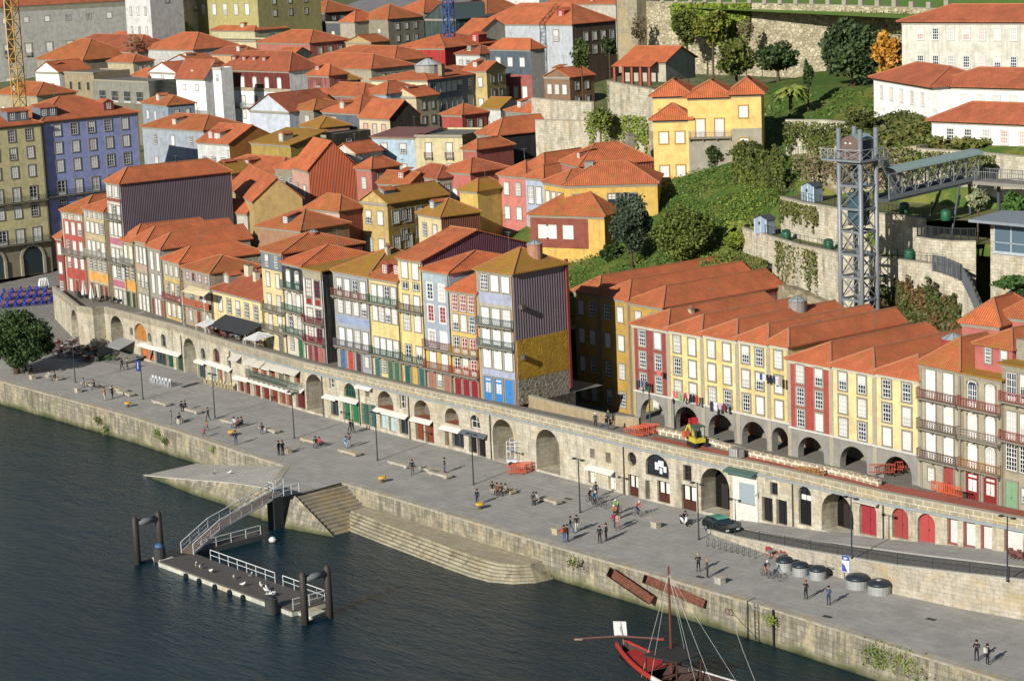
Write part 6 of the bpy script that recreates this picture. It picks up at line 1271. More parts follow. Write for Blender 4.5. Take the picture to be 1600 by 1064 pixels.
poly3('upper_terrace', [(-39.5, 55.8), (-33, 53), (-26, 51.2), (-12.2, 49.8), (-11.7, 52), (-9, 53), (-2, 52), (10, 56), (20, 64), (-24, 66), (-36, 65), (-42, 64)], 24.25)
poly3('pavilion_garden', [(-11.6, 47.9), (-9, 47.1), (-6.2, 47.2), (-3.8, 48.6), (-2, 53), (-12, 53)], 22.5)
poly3('climbing_path', [(-6, 45.4), (-2.5, 44.6), (3, 41.2), (14, 38.2), (14, 47), (-4, 49)], 15.6)
# fences
def fence(label, pts, h=1.1, s=.35, c='#33383a', name='fence', cat='fence', group='thin dark fences of the terraces', t=.03):
    o = Vector(pts[0]); e = empty(name, o, 0, label, cat, group); b = MB().mat(plain(c, .5)); 
    for p, q in zip(pts[:-1], pts[1:]):
        p = Vector(p)-o; q = Vector(q)-o; L = (q-p).length; n_ = max(1, int(L/s)); 
        for i in range(n_+1): r = p.lerp(q, i/n_); b.bar(r, r+Vector((0, 0, h)), t if i % 5 else t*2)
        b.bar(p+Vector((0, 0, h)), q+Vector((0, 0, h)), t*1.3); b.bar(p+Vector((0, 0, .15)), q+Vector((0, 0, .15)), t)
    b.build('bars', e); return e
fence('dark fence along the edge of the lower bin terrace', [(-44, 54.6, 20.35), (-38.5, 52.3, 20.35), (-30, 48.6, 20.35), (-21.8, 46.3, 20.35), (-13.3, 46.3, 20.35), (-6, 45.7, 20.35)], s=.9)
fence('dark fence along the edge of the upper shed terrace', [(-39.5, 56, 24.65), (-33, 53.1, 24.65), (-26, 51.3, 24.65), (-12.4, 49.9, 24.65)], s=.6)
fence('close barred fence on the curved garden wall', [(-11.7, 47.9, 22.85), (-9, 47.2, 22.85), (-6.2, 47.3, 22.85), (-4.1, 48.6, 22.85)], 1.4, .16, t=.05)
fence('tall grey railing beside the climbing path', [(-7.5, 45.4, 19.6), (-5.6, 44.9, 19.6), (-2.5, 44, 19.2), (0, 42.6, 17.3), (2.6, 40.8, 15.3)], 1.8, .16, '#5a6064', t=.06)
fence('green mesh fence on the ledge below the yellow villa', [(-52, 68, 27.8), (-44, 67, 28.2), (-34, 66, 30.6)], 1.3, .5, '#3a5a48')
# sheds and bins
def shed(label, px, py, Y, zg):
    P = Py(px, py, Y); e = empty('garden_shed', (P.x, P.y, zg), 0, label, 'shed', 'blue grey garden sheds'); b = MB().mat(wood('#8fa3b4', 3)); b.box(-1.0, 1.0, -.8, .8, 0, 1.9); b.add([(-1, -.8, 1.9), (1, -.8, 1.9), (0, -.8, 2.3), (-1, .8, 1.9), (1, .8, 1.9), (0, .8, 2.3)], [(0, 1, 2)])
    b.mat(plain('#cfd6da')); [b.box(x-.05, x+.05, -.84, -.8, 0, 1.95) for x in (-1, 0, 1)]; b.build('walls', e)
    MB().mat(plain('#4a4f55')).add([(-1.15, -.95, 1.85), (0, -.95, 2.38), (0, .95, 2.38), (-1.15, .95, 1.85), (1.15, -.95, 1.85), (1.15, .95, 1.85)], [(0, 1, 2, 3), (1, 4, 5, 2)]).build('roof', e)
    MB().mat(glass()).box(-.3, .0, -.86, -.81, 1.2, 1.6).build('window', e)
shed('blue grey garden shed on the lower terrace', 1195, 350, 53.6, 20.2); shed('blue grey garden shed on the upper terrace before the cliff', 1269, 303, 56.5, 24.3)
cb = None
for i, (x, y, Y, z) in enumerate([(1228, 350, 51.8, 20.0), (1294, 370, 48.8, 20.0), (1421, 396, 48, 20.0), (1413, 330, 53.5, 24.3), (1478, 338, 51.5, 24.3)]):
    P = Py(x, y, Y); L = ['green compost bin right of the lower shed', 'green compost bin just left of the lift tower', 'green compost bin right of the lift tower', 'green compost bin on the upper terrace near the bridge stairs', 'green compost bin under the footbridge'][i]
    if cb is None:
        cb = empty('compost_bin', (P.x, P.y, z), 0, L, 'compost bin', 'green compost bins on the terraces'); b = MB().mat(plain('#1f6040', .5)); b.smooth = True; b.lathe([(.55, 0), (.62, .1), (.6, 1.0), (.5, 1.15)], 12).build('body', cb); MB().mat(plain('#1a4c34', .5)).lathe([(.52, 1.15), (.5, 1.25), (.15, 1.35)], 12).build('lid', cb)
    else: c = copy_tree(cb); c.location = (P.x, P.y, z); c['label'] = L
# ---------------------------------------------------------------- the public lift
STL = plain('#80868a', .5, .4, .2); STD = plain('#4e565c', .5, .4, .2)
TY = 38.6; FL = Py(1314.5, 500, TY); FR = Py(1347.5, 500, TY); lw = FR.x-FL.x; BR = Pz(0, 0, 0); 
lo, hi = .5, 8
for _ in range(40):
    m = (lo+hi)/2; q = Vector((FR.x, TY+m, FR.z))-CAM
    if 800+FPX*q.dot(CR)/q.dot(CF) < 1371.5: lo = m
    else: hi = m
ldp = lo; topz = Py(1347.5, 203, TY).z; platz = Py(1347.5, 254, TY).z
lt = empty('lift_tower', (FL.x, TY, 4.6), 0, 'tall steel lattice lift tower with a rust brown cabin on top', 'lift tower'); H_ = topz-4.6; pz_ = platz-4.6
for x, y in ((0, 0), (lw, 0), (lw, ldp), (0, ldp)): b = MB().mat(STL); b.smooth = True; b.tube([(x, y, 0), (x, y, H_)], .27, 10); b.build('leg', lt)
levels = [pz_-.2-i*2.55 for i in range(13) if pz_-.2-i*2.55 > 0]
b = MB().mat(STL)
for i, z in enumerate(levels):
    for (p, q) in (((0, 0), (lw, 0)), ((lw, 0), (lw, ldp)), ((lw, ldp), (0, ldp)), ((0, ldp), (0, 0))):
        b.bar((*p, z), (*q, z), .22, .26)
        if i+1 < len(levels):
            z2 = levels[i+1]; b.bar((*p, z), (*q, z2), .09, .09); b.bar((*q, z), (*p, z2), .09, .09)
b.build('lattice', lt)
MB().mat(STD).box(lw*.3, lw*.75, ldp*.3, ldp*.75, 0, .3).bar((lw*.35, ldp*.5, 0), (lw*.35, ldp*.5, pz_), .14).bar((lw*.7, ldp*.5, 0), (lw*.7, ldp*.5, pz_), .14).build('guide_rails', lt)
MB().mat(glass('#3a4a50')).mat(STD).box(lw*.22, lw*.82, ldp*.2, ldp*.8, pz_-7.2, pz_-3.6).mat(glass('#2a3a42')).box(lw*.26, lw*.78, ldp*.18, ldp*.199, pz_-6.9, pz_-3.9).build('lift_car', lt)
b = MB().mat(plain('#7d8488', .5)).box(-2.0, lw+.6, -.7, ldp+.6, pz_, pz_+.2); b.build('platform', lt)
rl = MB().mat(plain('#9aa2a4', .5)); prs = [(-2.0, -.7), (-1.0, -.7), (0, -.7), (lw/2, -.7), (lw+.6, -.7), (lw+.6, ldp*.5), (lw+.6, ldp+.6)]
for p, q in zip(prs[:-1], prs[1:]):
    rl.bar((*p, pz_+.2), (*p, pz_+1.35), .07); rl.bar((*p, pz_+1.35), (*q, pz_+1.35), .07); rl.bar((*p, pz_+.3), (*q, pz_+1.3), .04); rl.bar((*q, pz_+.3), (*p, pz_+1.3), .04)
rl.bar((-2.0, -.7, pz_+.2), (-2.0, ldp+.6, pz_+1.3), .05); rl.bar((*prs[-1], pz_+.2), (*prs[-1], pz_+1.35), .07); rl.build('railing', lt)
cbm = MB().mat(plain('#6f5b52', .6)); x0, x1, y0, y1 = .28, lw-.28, .1, ldp-.1; n_ = 10
arc = [(x0+(x1-x0)*k/n_, pz_+2.3+.55*math.sin(math.pi*k/n_)) for k in range(n_+1)]
cbm.poly([(x0, y0, pz_+.2), (x1, y0, pz_+.2)]+[(a, y0, z) for a, z in reversed(arc)]); cbm.mat(plain('#3f474a')); cbm.poly([(x1, y0, pz_+.2), (x1, y1, pz_+.2), (x1, y1, pz_+2.3), (x1, y0, pz_+2.3)]); cbm.poly([(x0, y1, pz_+.2), (x0, y0, pz_+.2), (x0, y0, pz_+2.3), (x0, y1, pz_+2.3)])
cbm.mat(plain('#d0d4d0')); cbm.box(x0+.5, x0+.8, y0-.04, y0-.005, pz_+1.9, pz_+2.05); cbm.box(x0+1.15, x0+1.45, y0-.04, y0-.005, pz_+1.9, pz_+2.05); cbm.build('cabin', lt)
cr_ = MB().mat(plain('#8fa89c', .4)); 
for k in range(n_): (a, z), (c_, z2) = arc[k], arc[k+1]; cr_.poly([(a, y0-.15, z+.05), (c_, y0-.15, z2+.05), (c_, y1+.15, z2+.05), (a, y1+.15, z+.05)])
cr_.build('cabin_roof', lt)
# footbridge from the lift to the hillside
A0 = Py(1377, 313, TY+ldp); B0 = Py(1517, 281, 57.5)
fb = empty('footbridge', A0, 0, 'covered steel footbridge with green curved roof joining the lift to the hillside', 'footbridge'); D_ = B0-A0; dn = D_.normalized(); sd = Vector((dn.y, -dn.x, 0)).normalized()*1.1; up_ = Vector((0, 0, 1)); n_ = 7
MB().mat(STD).bar(Vector((0, 0, 0)), D_, 2.3, .35).build('deck', fb)
b = MB().mat(STL)
for s in (-1, 1):
    o_ = sd*s
    b.bar(o_+up_*.3, D_+o_+up_*.3, .18, .45); b.bar(o_+up_*2.9, D_+o_+up_*2.9, .14); b.bar(o_+up_*1.2, D_+o_+up_*1.2, .06)
    for k in range(n_+1):
        p = D_*(k/n_)+o_; b.bar(p+up_*.3, p+up_*2.9, .12)
        if k < n_: q = D_*((k+1)/n_)+o_; b.bar(p+up_*.3, q+up_*2.9, .07); b.bar(q+up_*.3, p+up_*2.9, .07)
b.build('truss', fb)
b = MB().mat(plain('#8b9f97', .4)); E_ = D_*1.04; S_ = D_*.06
for k in range(8):
    a0, a1 = math.pi*k/8, math.pi*(k+1)/8; f_ = lambda a: sd*(-1.25*math.cos(a)) + up_*(2.95+.55*math.sin(a)); b.poly([S_+f_(a0), S_+f_(a1), E_+f_(a1), E_+f_(a0)])
b.build('roof', fb)
MB().mat(STD).tube([D_*.78+sd-up_*.1, Vector((B0.x+1.5, 52, 22.5))-A0], .14, 6).build('strut', fb); MB().mat(STD).tube([D_*.72-sd*.5-up_*.1, Vector((B0.x-5, 55, 22))-A0], .14, 6).build('strut', fb)
MB().mat(STD).tube([D_*.98-up_*.1, Vector((0, 0, 23.5-A0.z))+Vector((D_.x, D_.y, 0))], .18, 8).build('strut', fb)
wk = empty('walkway', B0, 0, 'open steel walkway with railings at the hillside end of the footbridge', 'walkway'); MB().mat(plain('#8a8478')).box(-1.5, 9, -1.2, 1.6, -.35, .05).build('deck', wk)
b = MB().mat(STL)
for y in (-1.2, 1.6):
    b.bar((-1.5, y, 1.2), (9, y, 1.2), .07)
    for k in range(36): b.bar((-1.5+k*.3, y, 0), (-1.5+k*.3, y, 1.2), .035 if k % 5 else .08)
b.build('railing', wk); MB().mat(STD).bar((3.2, 1, -5), (3.2, 1, -.3), .3).build('post', wk)
# stairs from the lift platform
st_ = empty('emergency_stairs', (FL.x+lw+.6, TY+ldp, platz), 0, 'steep steel stair with mesh sides running down from the lift platform', 'stairs'); bot = Py(1404, 306, TY+ldp+3.0)-Vector((FL.x+lw+.6, TY+ldp, platz))
b = MB().mat(STL)
for o_ in (Vector((0, -.1, 0)), Vector((.0, .9, 0))): b.bar(o_, bot+o_, .1, .3); b.bar(o_+up_*1.0, bot+o_+up_*1.0, .06); [b.bar(o_+bot*(k/8), o_+bot*(k/8)+up_, .04) for k in range(9)]
b.build('stringers', st_); b = MB().mat(STD)
for k in range(20): p = bot*((k+.5)/20); b.box(p.x-.18, p.x+.18, p.y-.1, p.y+.9, p.z-.02, p.z+.02)
b.build('treads', st_)
# modern pavilion
Pv = Py(1513, 343, 43.5); pv = empty('pavilion', (Pv.x, Pv.y, 14), 0, 'modern glass walled pavilion with an oversailing grey flat roof on a stone base', 'pavilion'); H_ = Pv.z-14
MB().mat(plain('#858c92', .5)).add([(0, 0, H_), (14, 0, H_), (14, 9, H_+.5), (0, 6, H_+.3), (0, 0, H_-.3), (14, 0, H_-.3), (14, 9, H_+.2), (0, 6, H_)], [(0, 1, 2, 3), (4, 5, 1, 0), (7, 4, 0, 3)]).build('roof', pv)
MB().mat(glass('#3a4850')).box(2.2, 14, 1.6, 1.7, H_-3.4, H_-.35).build('glazing', pv)
b = MB().mat(plain('#a9b4ba', .4))
for k in range(6): b.box(2.2+k*2.2, 2.35+k*2.2, 1.5, 1.6, H_-3.4, H_-.35)
b.box(2.1, 14, 1.45, 1.6, H_-3.7, H_-3.4); b.box(2.2, 14, 1.5, 1.6, H_-2.5, H_-2.42); b.build('mullions', pv)
MB().mat(TWM).box(1.6, 14, 1.75, 8, 0, H_-.4).box(2.4, 14, 1.3, 1.74, 0, H_-3.75).build('stone_base', pv)
# ---------------------------------------------------------------- quay furniture
def ztop(px, py):   # ground under a pixel of the quay or ramp
    P = Pz(px, py, 0)
    return P
lamp = None
LL = [('street lamp nearest the big quay tree at the far left', 118, 598, 0), ('street lamp with a blue banner near the left arches', 223.5, 624, 0), ('street lamp beside the stack of cream chairs', 336, 653, 0), ('street lamp in front of the brown doors', 460, 685, 0), ('street lamp in front of the dark green doors', 590, 719.5, 0), ('street lamp in front of the black framed doors', 740, 757, 0), ('street lamp beside the group of cyclists', 906.5, 801, 0), ('street lamp beside the dark green taxi', 1092, 843, 0), ('street lamp on the ramp beside the blue sign', 1331, 872, 2.2), ('street lamp on the ramp at the right edge', 1574, 908, 3.25)]
for L, x, y, z in LL:
    P = Pz(x, y, z)
    if lamp is None:
        lamp = empty('street_lamp', P, 0, L, 'street lamp', 'tall dark street lamps along the quay'); b = MB().mat(plain('#3d4347', .4, .5, .3)); b.smooth = True; b.tube([(0, 0, 0), (0, 0, .3), (0, 0, .31), (0, 0, 5.7)], [.11, .11, .075, .055], 8); b.build('pole', lamp)
        b = MB().mat(plain('#3d4347', .4, .5, .3)); b.bar((-.55, 0, 5.65), (.55, 0, 5.65), .06); b.build('arm', lamp)
        for s in (-1, 1): MB().mat(plain('#33383c', .4)).box(s*.62-.2, s*.62+.2, -.16, .16, 5.55, 5.68).mat(plain('#c9ccc4', .3)).box(s*.62-.15, s*.62+.15, -.12, .12, 5.53, 5.55).build('lamp_head', lamp)
    else: c = copy_tree(lamp); c.location = P; c['label'] = L
    if 'banner' in L:
        bn = MB().mat(plain('#24357c', .6)).box(-1.15, -.12, -.02, .02, 3.7, 5.2).mat(plain('#d5d8e0')).box(-.75, -.6, -.03, -.021, 4.0, 4.9).box(-.85, -.5, -.03, -.021, 4.75, 4.85).build('banner', c)
P = Pz(1016, 672, 5.5); e = empty('street_lamp', (P.x, P.y, 5.5), 0, 'green lamp post on the upper walk beside the orange barriers', 'street lamp'); MB().mat(plain('#2f5548', .5)).tube([(0, 0, 0), (0, 0, 4.2)], .08, 8).build('pole', e)
MB().mat(plain('#2f5548', .5)).lathe([(.08, 4.2), (.2, 4.3), (.25, 4.6), (.05, 4.8)], 8).build('lantern', e)
stn = ashlar('#9a9486', '#8b8577', 2, 2, '#6c675c', .01, .4)
QA = -.035
def mk_bench():
    e = empty('stone_bench', (0, 0, 0), QA, 'x', 'bench', 'low granite benches along the quay'); MB().mat(stn).box(-1.8, 1.8, -.42, .42, .16, .42).build('seat', e); 
    for s in (-1, 1): MB().mat(stn).box(s*1.3-.2, s*1.3+.2, -.3, .3, 0, .16).build('foot', e)
    return e
be = None
for L, x, y in [('seated by a couple near the big tree', 84, 592), ('behind the two seated people left of the blue banner', 140, 603), ('empty, right of the person in orange', 186, 611), ('empty, second plank right of the person in orange', 196, 617), ('empty, below the stacked white chairs', 252, 632), ('with two people, left of the third lamp', 300, 644), ('behind the seated group of three', 360, 662), ('with one person, left of the fourth lamp', 421, 674), ('with a red jacketed person', 487, 692), ('long plank in front of the person in blue', 546, 709.5), ('behind the man in a dark jacket', 625, 728), ('behind the man in jeans right of the fifth lamp', 687, 744), ('second plank left of the sixth lamp', 674, 738), ('with four seated people', 786, 768), ('with a couple, left of the cyclists', 857, 784)]:
    if be is None: be = mk_bench(); c = be
    else: c = copy_tree(be)
    c.location = Pz(x, y, 0); c['label'] = 'granite bench '+L
sb = None
for L, x, y in [('below the big tree couple', 51, 592.5), ('left of the blue banner lamp', 122, 613), ('holding a seated person with a standing friend', 281, 661), ('beside the dark clad pair near the slipway', 450, 708), ('at the quay edge beside the backpackers', 870, 834), ('alone in the open quay below the white bay', 1025, 824), ('near the quay edge beside the woman in brown', 1125, 911)]:
    b = MB().mat(stn).box(-.4, .4, -.32, .32, 0, .48).box(-.45, .45, -.36, .36, .48, .62)
    if sb is None: sb = b.build('stone_block', None, Pz(x, y, 0), QA); c = sb
    else: c = sb.copy(); col.objects.link(c); c.location = Pz(x, y, 0)
    tagp(c, 'squat granite block seat '+L, 'stone block', 'granite block seats')
bo = None
for L, x, y in [('nearest the person in orange', 200, 636), ('beside the man in navy near the slipway', 362, 681), ('above the river steps', 597.5, 753.5), ('in front of the lone man right of the steps', 750, 795)]:
    if bo is None:
        bo = empty('mooring_bollard', Pz(x, y, 0), 0, '', 'bollard', 'yellow topped mooring bollards'); MB().mat(plain('#5b4a30')).lathe([(.26, 0), (.2, .12), (.2, .4)], 12).build('base', bo); MB().mat(plain('#d9a21a', .5)).lathe([(.22, .4), (.44, .45), (.46, .58), (.34, .68)], 14).build('cap', bo); c = bo
    else: c = copy_tree(bo); c.location = Pz(x, y, 0)
    c['label'] = 'yellow topped mooring bollard '+L
# underground waste containers
for i, (L, x, y, r, h) in enumerate([('leftmost, with blue tape', 1226, 893, .78, 1.15), ('second from the left', 1251, 900.5, .74, 1.1), ('third, with a light blue side', 1278, 906.5, .76, 1.1), ('wide, left one of the two large', 1340, 920, 1.02, 1.1), ('wide, rightmost, with a paper on its lid', 1374, 929, 1.02, 1.1)]):
    P = Pz(x, y-3, 0); e = empty('waste_container', P, 0, 'round grey waste container '+L, 'waste container', 'round waste containers on the quay'); b = MB().mat(plain('#a8aaa6', .5, .4, .3)); b.smooth = False; b.lathe([(r, 0), (r, h*.72)], 20); 
    if i in (0, 2): b.mat(plain('#6aa0c4')).add([(r*1.01*math.cos(a), r*1.01*math.sin(a), z) for a in (3.9, 4.1, 4.3) for z in (.1, h*.6)], [(0, 2, 3, 1), (2, 4, 5, 3)])
    b.build('body', e); b = MB().mat(plain('#2a333a', .4)); b.smooth = True; b.lathe([(r*1.06, h*.72), (r*1.06, h*.85), (r*.85, h*1.02), (r*.2, h*1.1)], 20)
    if i == 4: b.smooth = False; b.mat(plain('#c9ccd0')).box(-.15, .2, -.25, .1, h*1.06, h*1.12)
    b.build('lid', e)
# bicycle racks
rk = None
for i in range(9):
    P = Pz(1106+i*9.3, 853+i*2.4, 0); 
    if rk is None:
        b = MB().mat(plain('#4b4f50', .4, .4, .4)); pts = [(0, .0, 0)]+[(.0, .45*math.cos(a), .45+.42*math.sin(a)) for a in [3.6-k*.5 for k in range(9)]]+[(0, .15, 0)]; b.tube([(0, .42*math.cos(2*math.pi*k/14), .44+.42*math.sin(2*math.pi*k/14)) for k in range(15)], .025, 5); rk = b.build('bicycle_hoop', None, P, .5); c = rk
    else: c = rk.copy(); col.objects.link(c); c.location = P
    tagp(c, 'round steel bicycle hoop in the rack below the ramp', 'bike rack', 'steel bicycle hoops below the ramp')
# information sign
P = Pz(1322, 906, 0); e = empty('information_sign', P, .2, 'tall blue and white information sign near the waste containers', 'sign'); MB().mat(plain('#9a9ea0', .4)).bar((-.25, 0, 0), (-.25, 0, 2.1), .07).bar((.25, 0, 0), (.25, 0, 2.1), .07).build('posts', e)
MB().mat(plain('#d8dce2', .4)).box(-.36, .36, -.05, .05, .75, 2.3).mat(plain('#2f4fa8', .5)).box(-.36, .36, -.06, -.051, 1.85, 2.3).add([(-.36, -.055, .8), (.2, -.055, .8), (-.1, -.055, 1.4), (-.36, -.055, 1.6)], [(0, 1, 2, 3)]).mat(plain('#e0e4ea')).box(-.2, .2, -.066, -.061, 2.05, 2.12).box(-.2, .1, -.066, -.061, 1.95, 2.0).build('panel', e)
# ---------------------------------------------------------------- people
def skin_mesh(J, E_, fingers):
    me = bpy.data.meshes.new('tmp'); names = list(J); me.from_pydata([J[n][:3] for n in names], [(names.index(a), names.index(b)) for a, b in E_], [])
    o = bpy.data.objects.new('tmp', me); col.objects.link(o); md = o.modifiers.new('s', 'SKIN'); md.use_smooth_shade = True
    for i, n in enumerate(names): r = J[n][3]; r2 = J[n][4] if len(J[n]) > 4 else r; me.skin_vertices[0].data[i].radius = (r, r2)
    me.skin_vertices[0].data[0].use_root = True; o.modifiers.new('u', 'SUBSURF').levels = 1
    dg = bpy.context.evaluated_depsgraph_get(); dg.update(); m2 = bpy.data.meshes.new_from_object(o.evaluated_get(dg)); bpy.data.objects.remove(o); return m2
BASE = dict(pelvis=(0, 0, .95, .15, .11), waist=(0, 0, 1.10, .13, .10), chest=(0, .01, 1.32, .17, .12), neck=(0, 0, 1.50, .06), head=(0, -.03, 1.62, .095, .105), crown=(0, -.02, 1.70, .075, .08))
def pose(kind):
    J = dict(BASE); dz = 0
    def leg(s, hip, knee, ank, toe):
        n = 'l' if s < 0 else 'r'; J[n+'hip'] = (*hip, .09); J[n+'knee'] = (*knee, .062); J[n+'ank'] = (*ank, .042); J[n+'toe'] = (*toe, .038, .032)
    def arm(s, sh, el, wr, ha):
        n = 'l' if s < 0 else 'r'; J[n+'sh'] = (*sh, .062); J[n+'el'] = (*el, .047); J[n+'wr'] = (*wr, .034); J[n+'hand'] = (*ha, .036, .02)
    if kind in ('stand', 'phone', 'hips'):
        for s in (-1, 1):
            leg(s, (s*.1, 0, .9), (s*.12, -.02, .5), (s*.13, .03, .08), (s*.15, -.13, .035))
            if kind == 'stand': arm(s, (s*.2, .01, 1.43), (s*.27, .04, 1.15), (s*.27, -.05, .92), (s*.26, -.09, .83))
            elif kind == 'phone': arm(s, (s*.2, .01, 1.43), (s*.27, 0, 1.16), (s*.1, -.24, 1.26), (s*.05, -.30, 1.32))
            else: arm(s, (s*.2, .01, 1.43), (s*.36, .08, 1.2), (s*.2, -.04, 1.02), (s*.14, -.08, 1.0))
    elif kind == 'walk':
        leg(-1, (-.1, 0, .9), (-.11, -.2, .52), (-.11, -.24, .1), (-.12, -.4, .06)); leg(1, (.1, 0, .9), (.11, .06, .5), (.11, .32, .16), (.11, .2, .04))
        arm(-1, (-.2, .01, 1.43), (-.26, .16, 1.17), (-.25, .12, .93), (-.24, .08, .85)); arm(1, (.2, .01, 1.43), (.26, -.06, 1.16), (.24, -.24, .98), (.22, -.31, .92))
    elif kind == 'sit':
        for n in ('pelvis', 'waist', 'chest', 'neck', 'head', 'crown'): v = J[n]; J[n] = (v[0], v[1]-(v[2]-.95)*.18, v[2]-.42)+v[3:]
        for s in (-1, 1): leg(s, (s*.1, -.02, .5), (s*.13, -.45, .5), (s*.13, -.48, .08), (s*.14, -.63, .035)); arm(s, (s*.2, -.08, 1.0), (s*.26, -.16, .74), (s*.14, -.38, .62), (s*.08, -.44, .6))
    elif kind == 'bike':
        J['pelvis'] = (0, .12, 1.0, .14, .11); J['waist'] = (0, 0, 1.12, .13, .1); J['chest'] = (0, -.16, 1.28, .16, .12); J['neck'] = (0, -.3, 1.4, .06); J['head'] = (0, -.38, 1.5, .095, .105); J['crown'] = (0, -.38, 1.59, .08, .09)
        leg(-1, (-.1, .1, .95), (-.12, -.24, .72), (-.1, -.08, .32), (-.1, -.22, .26)); leg(1, (.1, .1, .95), (.12, -.2, .6), (.1, -.02, .18), (.1, -.17, .14))
        for s in (-1, 1): arm(s, (s*.19, -.18, 1.34), (s*.26, -.36, 1.16), (s*.22, -.52, 1.06), (s*.21, -.6, 1.04))
    ED = [('pelvis', 'waist'), ('waist', 'chest'), ('chest', 'neck'), ('neck', 'head'), ('head', 'crown')]
    for n in 'lr': ED += [('pelvis', n+'hip'), (n+'hip', n+'knee'), (n+'knee', n+'ank'), (n+'ank', n+'toe'), ('chest', n+'sh'), (n+'sh', n+'el'), (n+'el', n+'wr'), (n+'wr', n+'hand')]
    return J, ED
POSES = {}
def get_pose(k):
    if k not in POSES:
        J, ED = pose(k); me = skin_mesh(J, ED, True); V = [v.co.copy() for v in me.vertices]; F_ = [tuple(p.vertices) for p in me.polygons]
        reg = {('pelvis', 'waist'): 1, ('waist', 'chest'): 1, ('chest', 'neck'): 1, ('neck', 'head'): 0, ('head', 'crown'): 0}; lab = []
        for n in 'lr': reg.update({('pelvis', n+'hip'): 2, (n+'hip', n+'knee'): 2, (n+'knee', n+'ank'): 2, (n+'ank', n+'toe'): 3, ('chest', n+'sh'): 1, (n+'sh', n+'el'): 1, (n+'el', n+'wr'): 1, (n+'wr', n+'hand'): 0})
        for f in F_:
            c = sum((V[i] for i in f), Vector())/len(f); best = (9, 0)
            for (a, b), r in reg.items():
                A_, B_ = Vector(J[a][:3]), Vector(J[b][:3]); d = B_-A_; t = max(0, min(1, (c-A_).dot(d)/d.length_squared)); q = (c-A_-d*t).length-.5*(J[a][3]*(1-t)+J[b][3]*t)
                if q < best[0]: best = (q, r)
            lab.append(best[1])
        bpy.data.meshes.remove(me); POSES[k] = (J, V, F_, lab)
    return POSES[k]
def fingers(b, J, n):
    w_, h = Vector(J[n+'wr'][:3]), Vector(J[n+'hand'][:3]); d = (h-w_).normalized(); s = d.cross(Vector((0, 1, .2))).normalized()
    for k, l in enumerate((.062, .075, .07, .055)): o = s*((k-1.5)*.018); b.tube([h+o+d*.01, h+o+d*(.02+l*.6), h+o+d*(.01+l)-Vector((0, 0, .012))], [.009, .008, .006], 4)
    b.tube([h-s*.03-d*.03, h-s*.055+d*.01, h-s*.05+d*.04], [.01, .009, .007], 4)
def person(label, x, y, k='stand', rz=0.0, top='#23262c', leg='#2b3444', hair='#2a1c12', z=0, s=1.0, pack=None, hat=None, P=None, group=None, lift=0):
    J, V, F_, lab = get_pose(k); P = P or Pz(x, y, z); b = MB(); ms = [plain('#c4937a', .6), plain(top, .8), plain(leg, .8), plain('#1c1a19', .6)]; b.mats = ms; b.smooth = True
    b.v = [tuple(v) for v in V]; b.f = list(F_); b.mi = list(lab); b.sm = [True]*len(F_); b.cur = 0
    for n in 'lr': fingers(b, J, n)
    hd = Vector(J['head'][:3]); b.tube([hd+Vector((0, -.10, -.01)), hd+Vector((0, -.135, -.035))], [.012, .018], 5)       # nose
    b.cur = 3; [b.tube([hd+Vector((q*.035, -.098, .015)), hd+Vector((q*.035, -.106, .015))], .009, 5) for q in (-1, 1)]; b.mats.append(plain('#7a3a34')); b.cur = 4; b.box(hd.x-.025, hd.x+.025, hd.y-.107, hd.y-.095, hd.z-.06, hd.z-.05)
    b.cur = 0; [b.tube([hd+Vector((q*.092, 0, -.02)), hd+Vector((q*.1, 0, .02))], [.018, .022], 5) for q in (-1, 1)]
    me = b.mesh('person'); o = obj('person', me, None, (P.x, P.y, P.z+lift), rz); o.scale = (s, s, s); tagp(o, label, 'person', group)
    cz = Vector(J['crown'][:3]); hb_ = MB().mat(plain(hat or hair, .9)); hb_.smooth = True; hb_.lathe([(.118, -.07), (.122, 0), (.1, .06), (.05, .092)], 10, (cz.x, cz.y+.022, cz.z+.0)); hb_.tube([cz+Vector((0, .07, .02)), cz+Vector((0, .09, -.12))], [.07, .06], 7); hb_.build('hat' if hat else 'hair', o)
    if pack: c = Vector(J['chest'][:3]); MB().mat(plain(pack, .8)).box(c.x-.15, c.x+.15, c.y+.1, c.y+.28, c.z-.28, c.z+.12).build('backpack', o)
    return o
N_, E2, S_d, W_ = math.pi, -math.pi/2, 0.0, math.pi/2
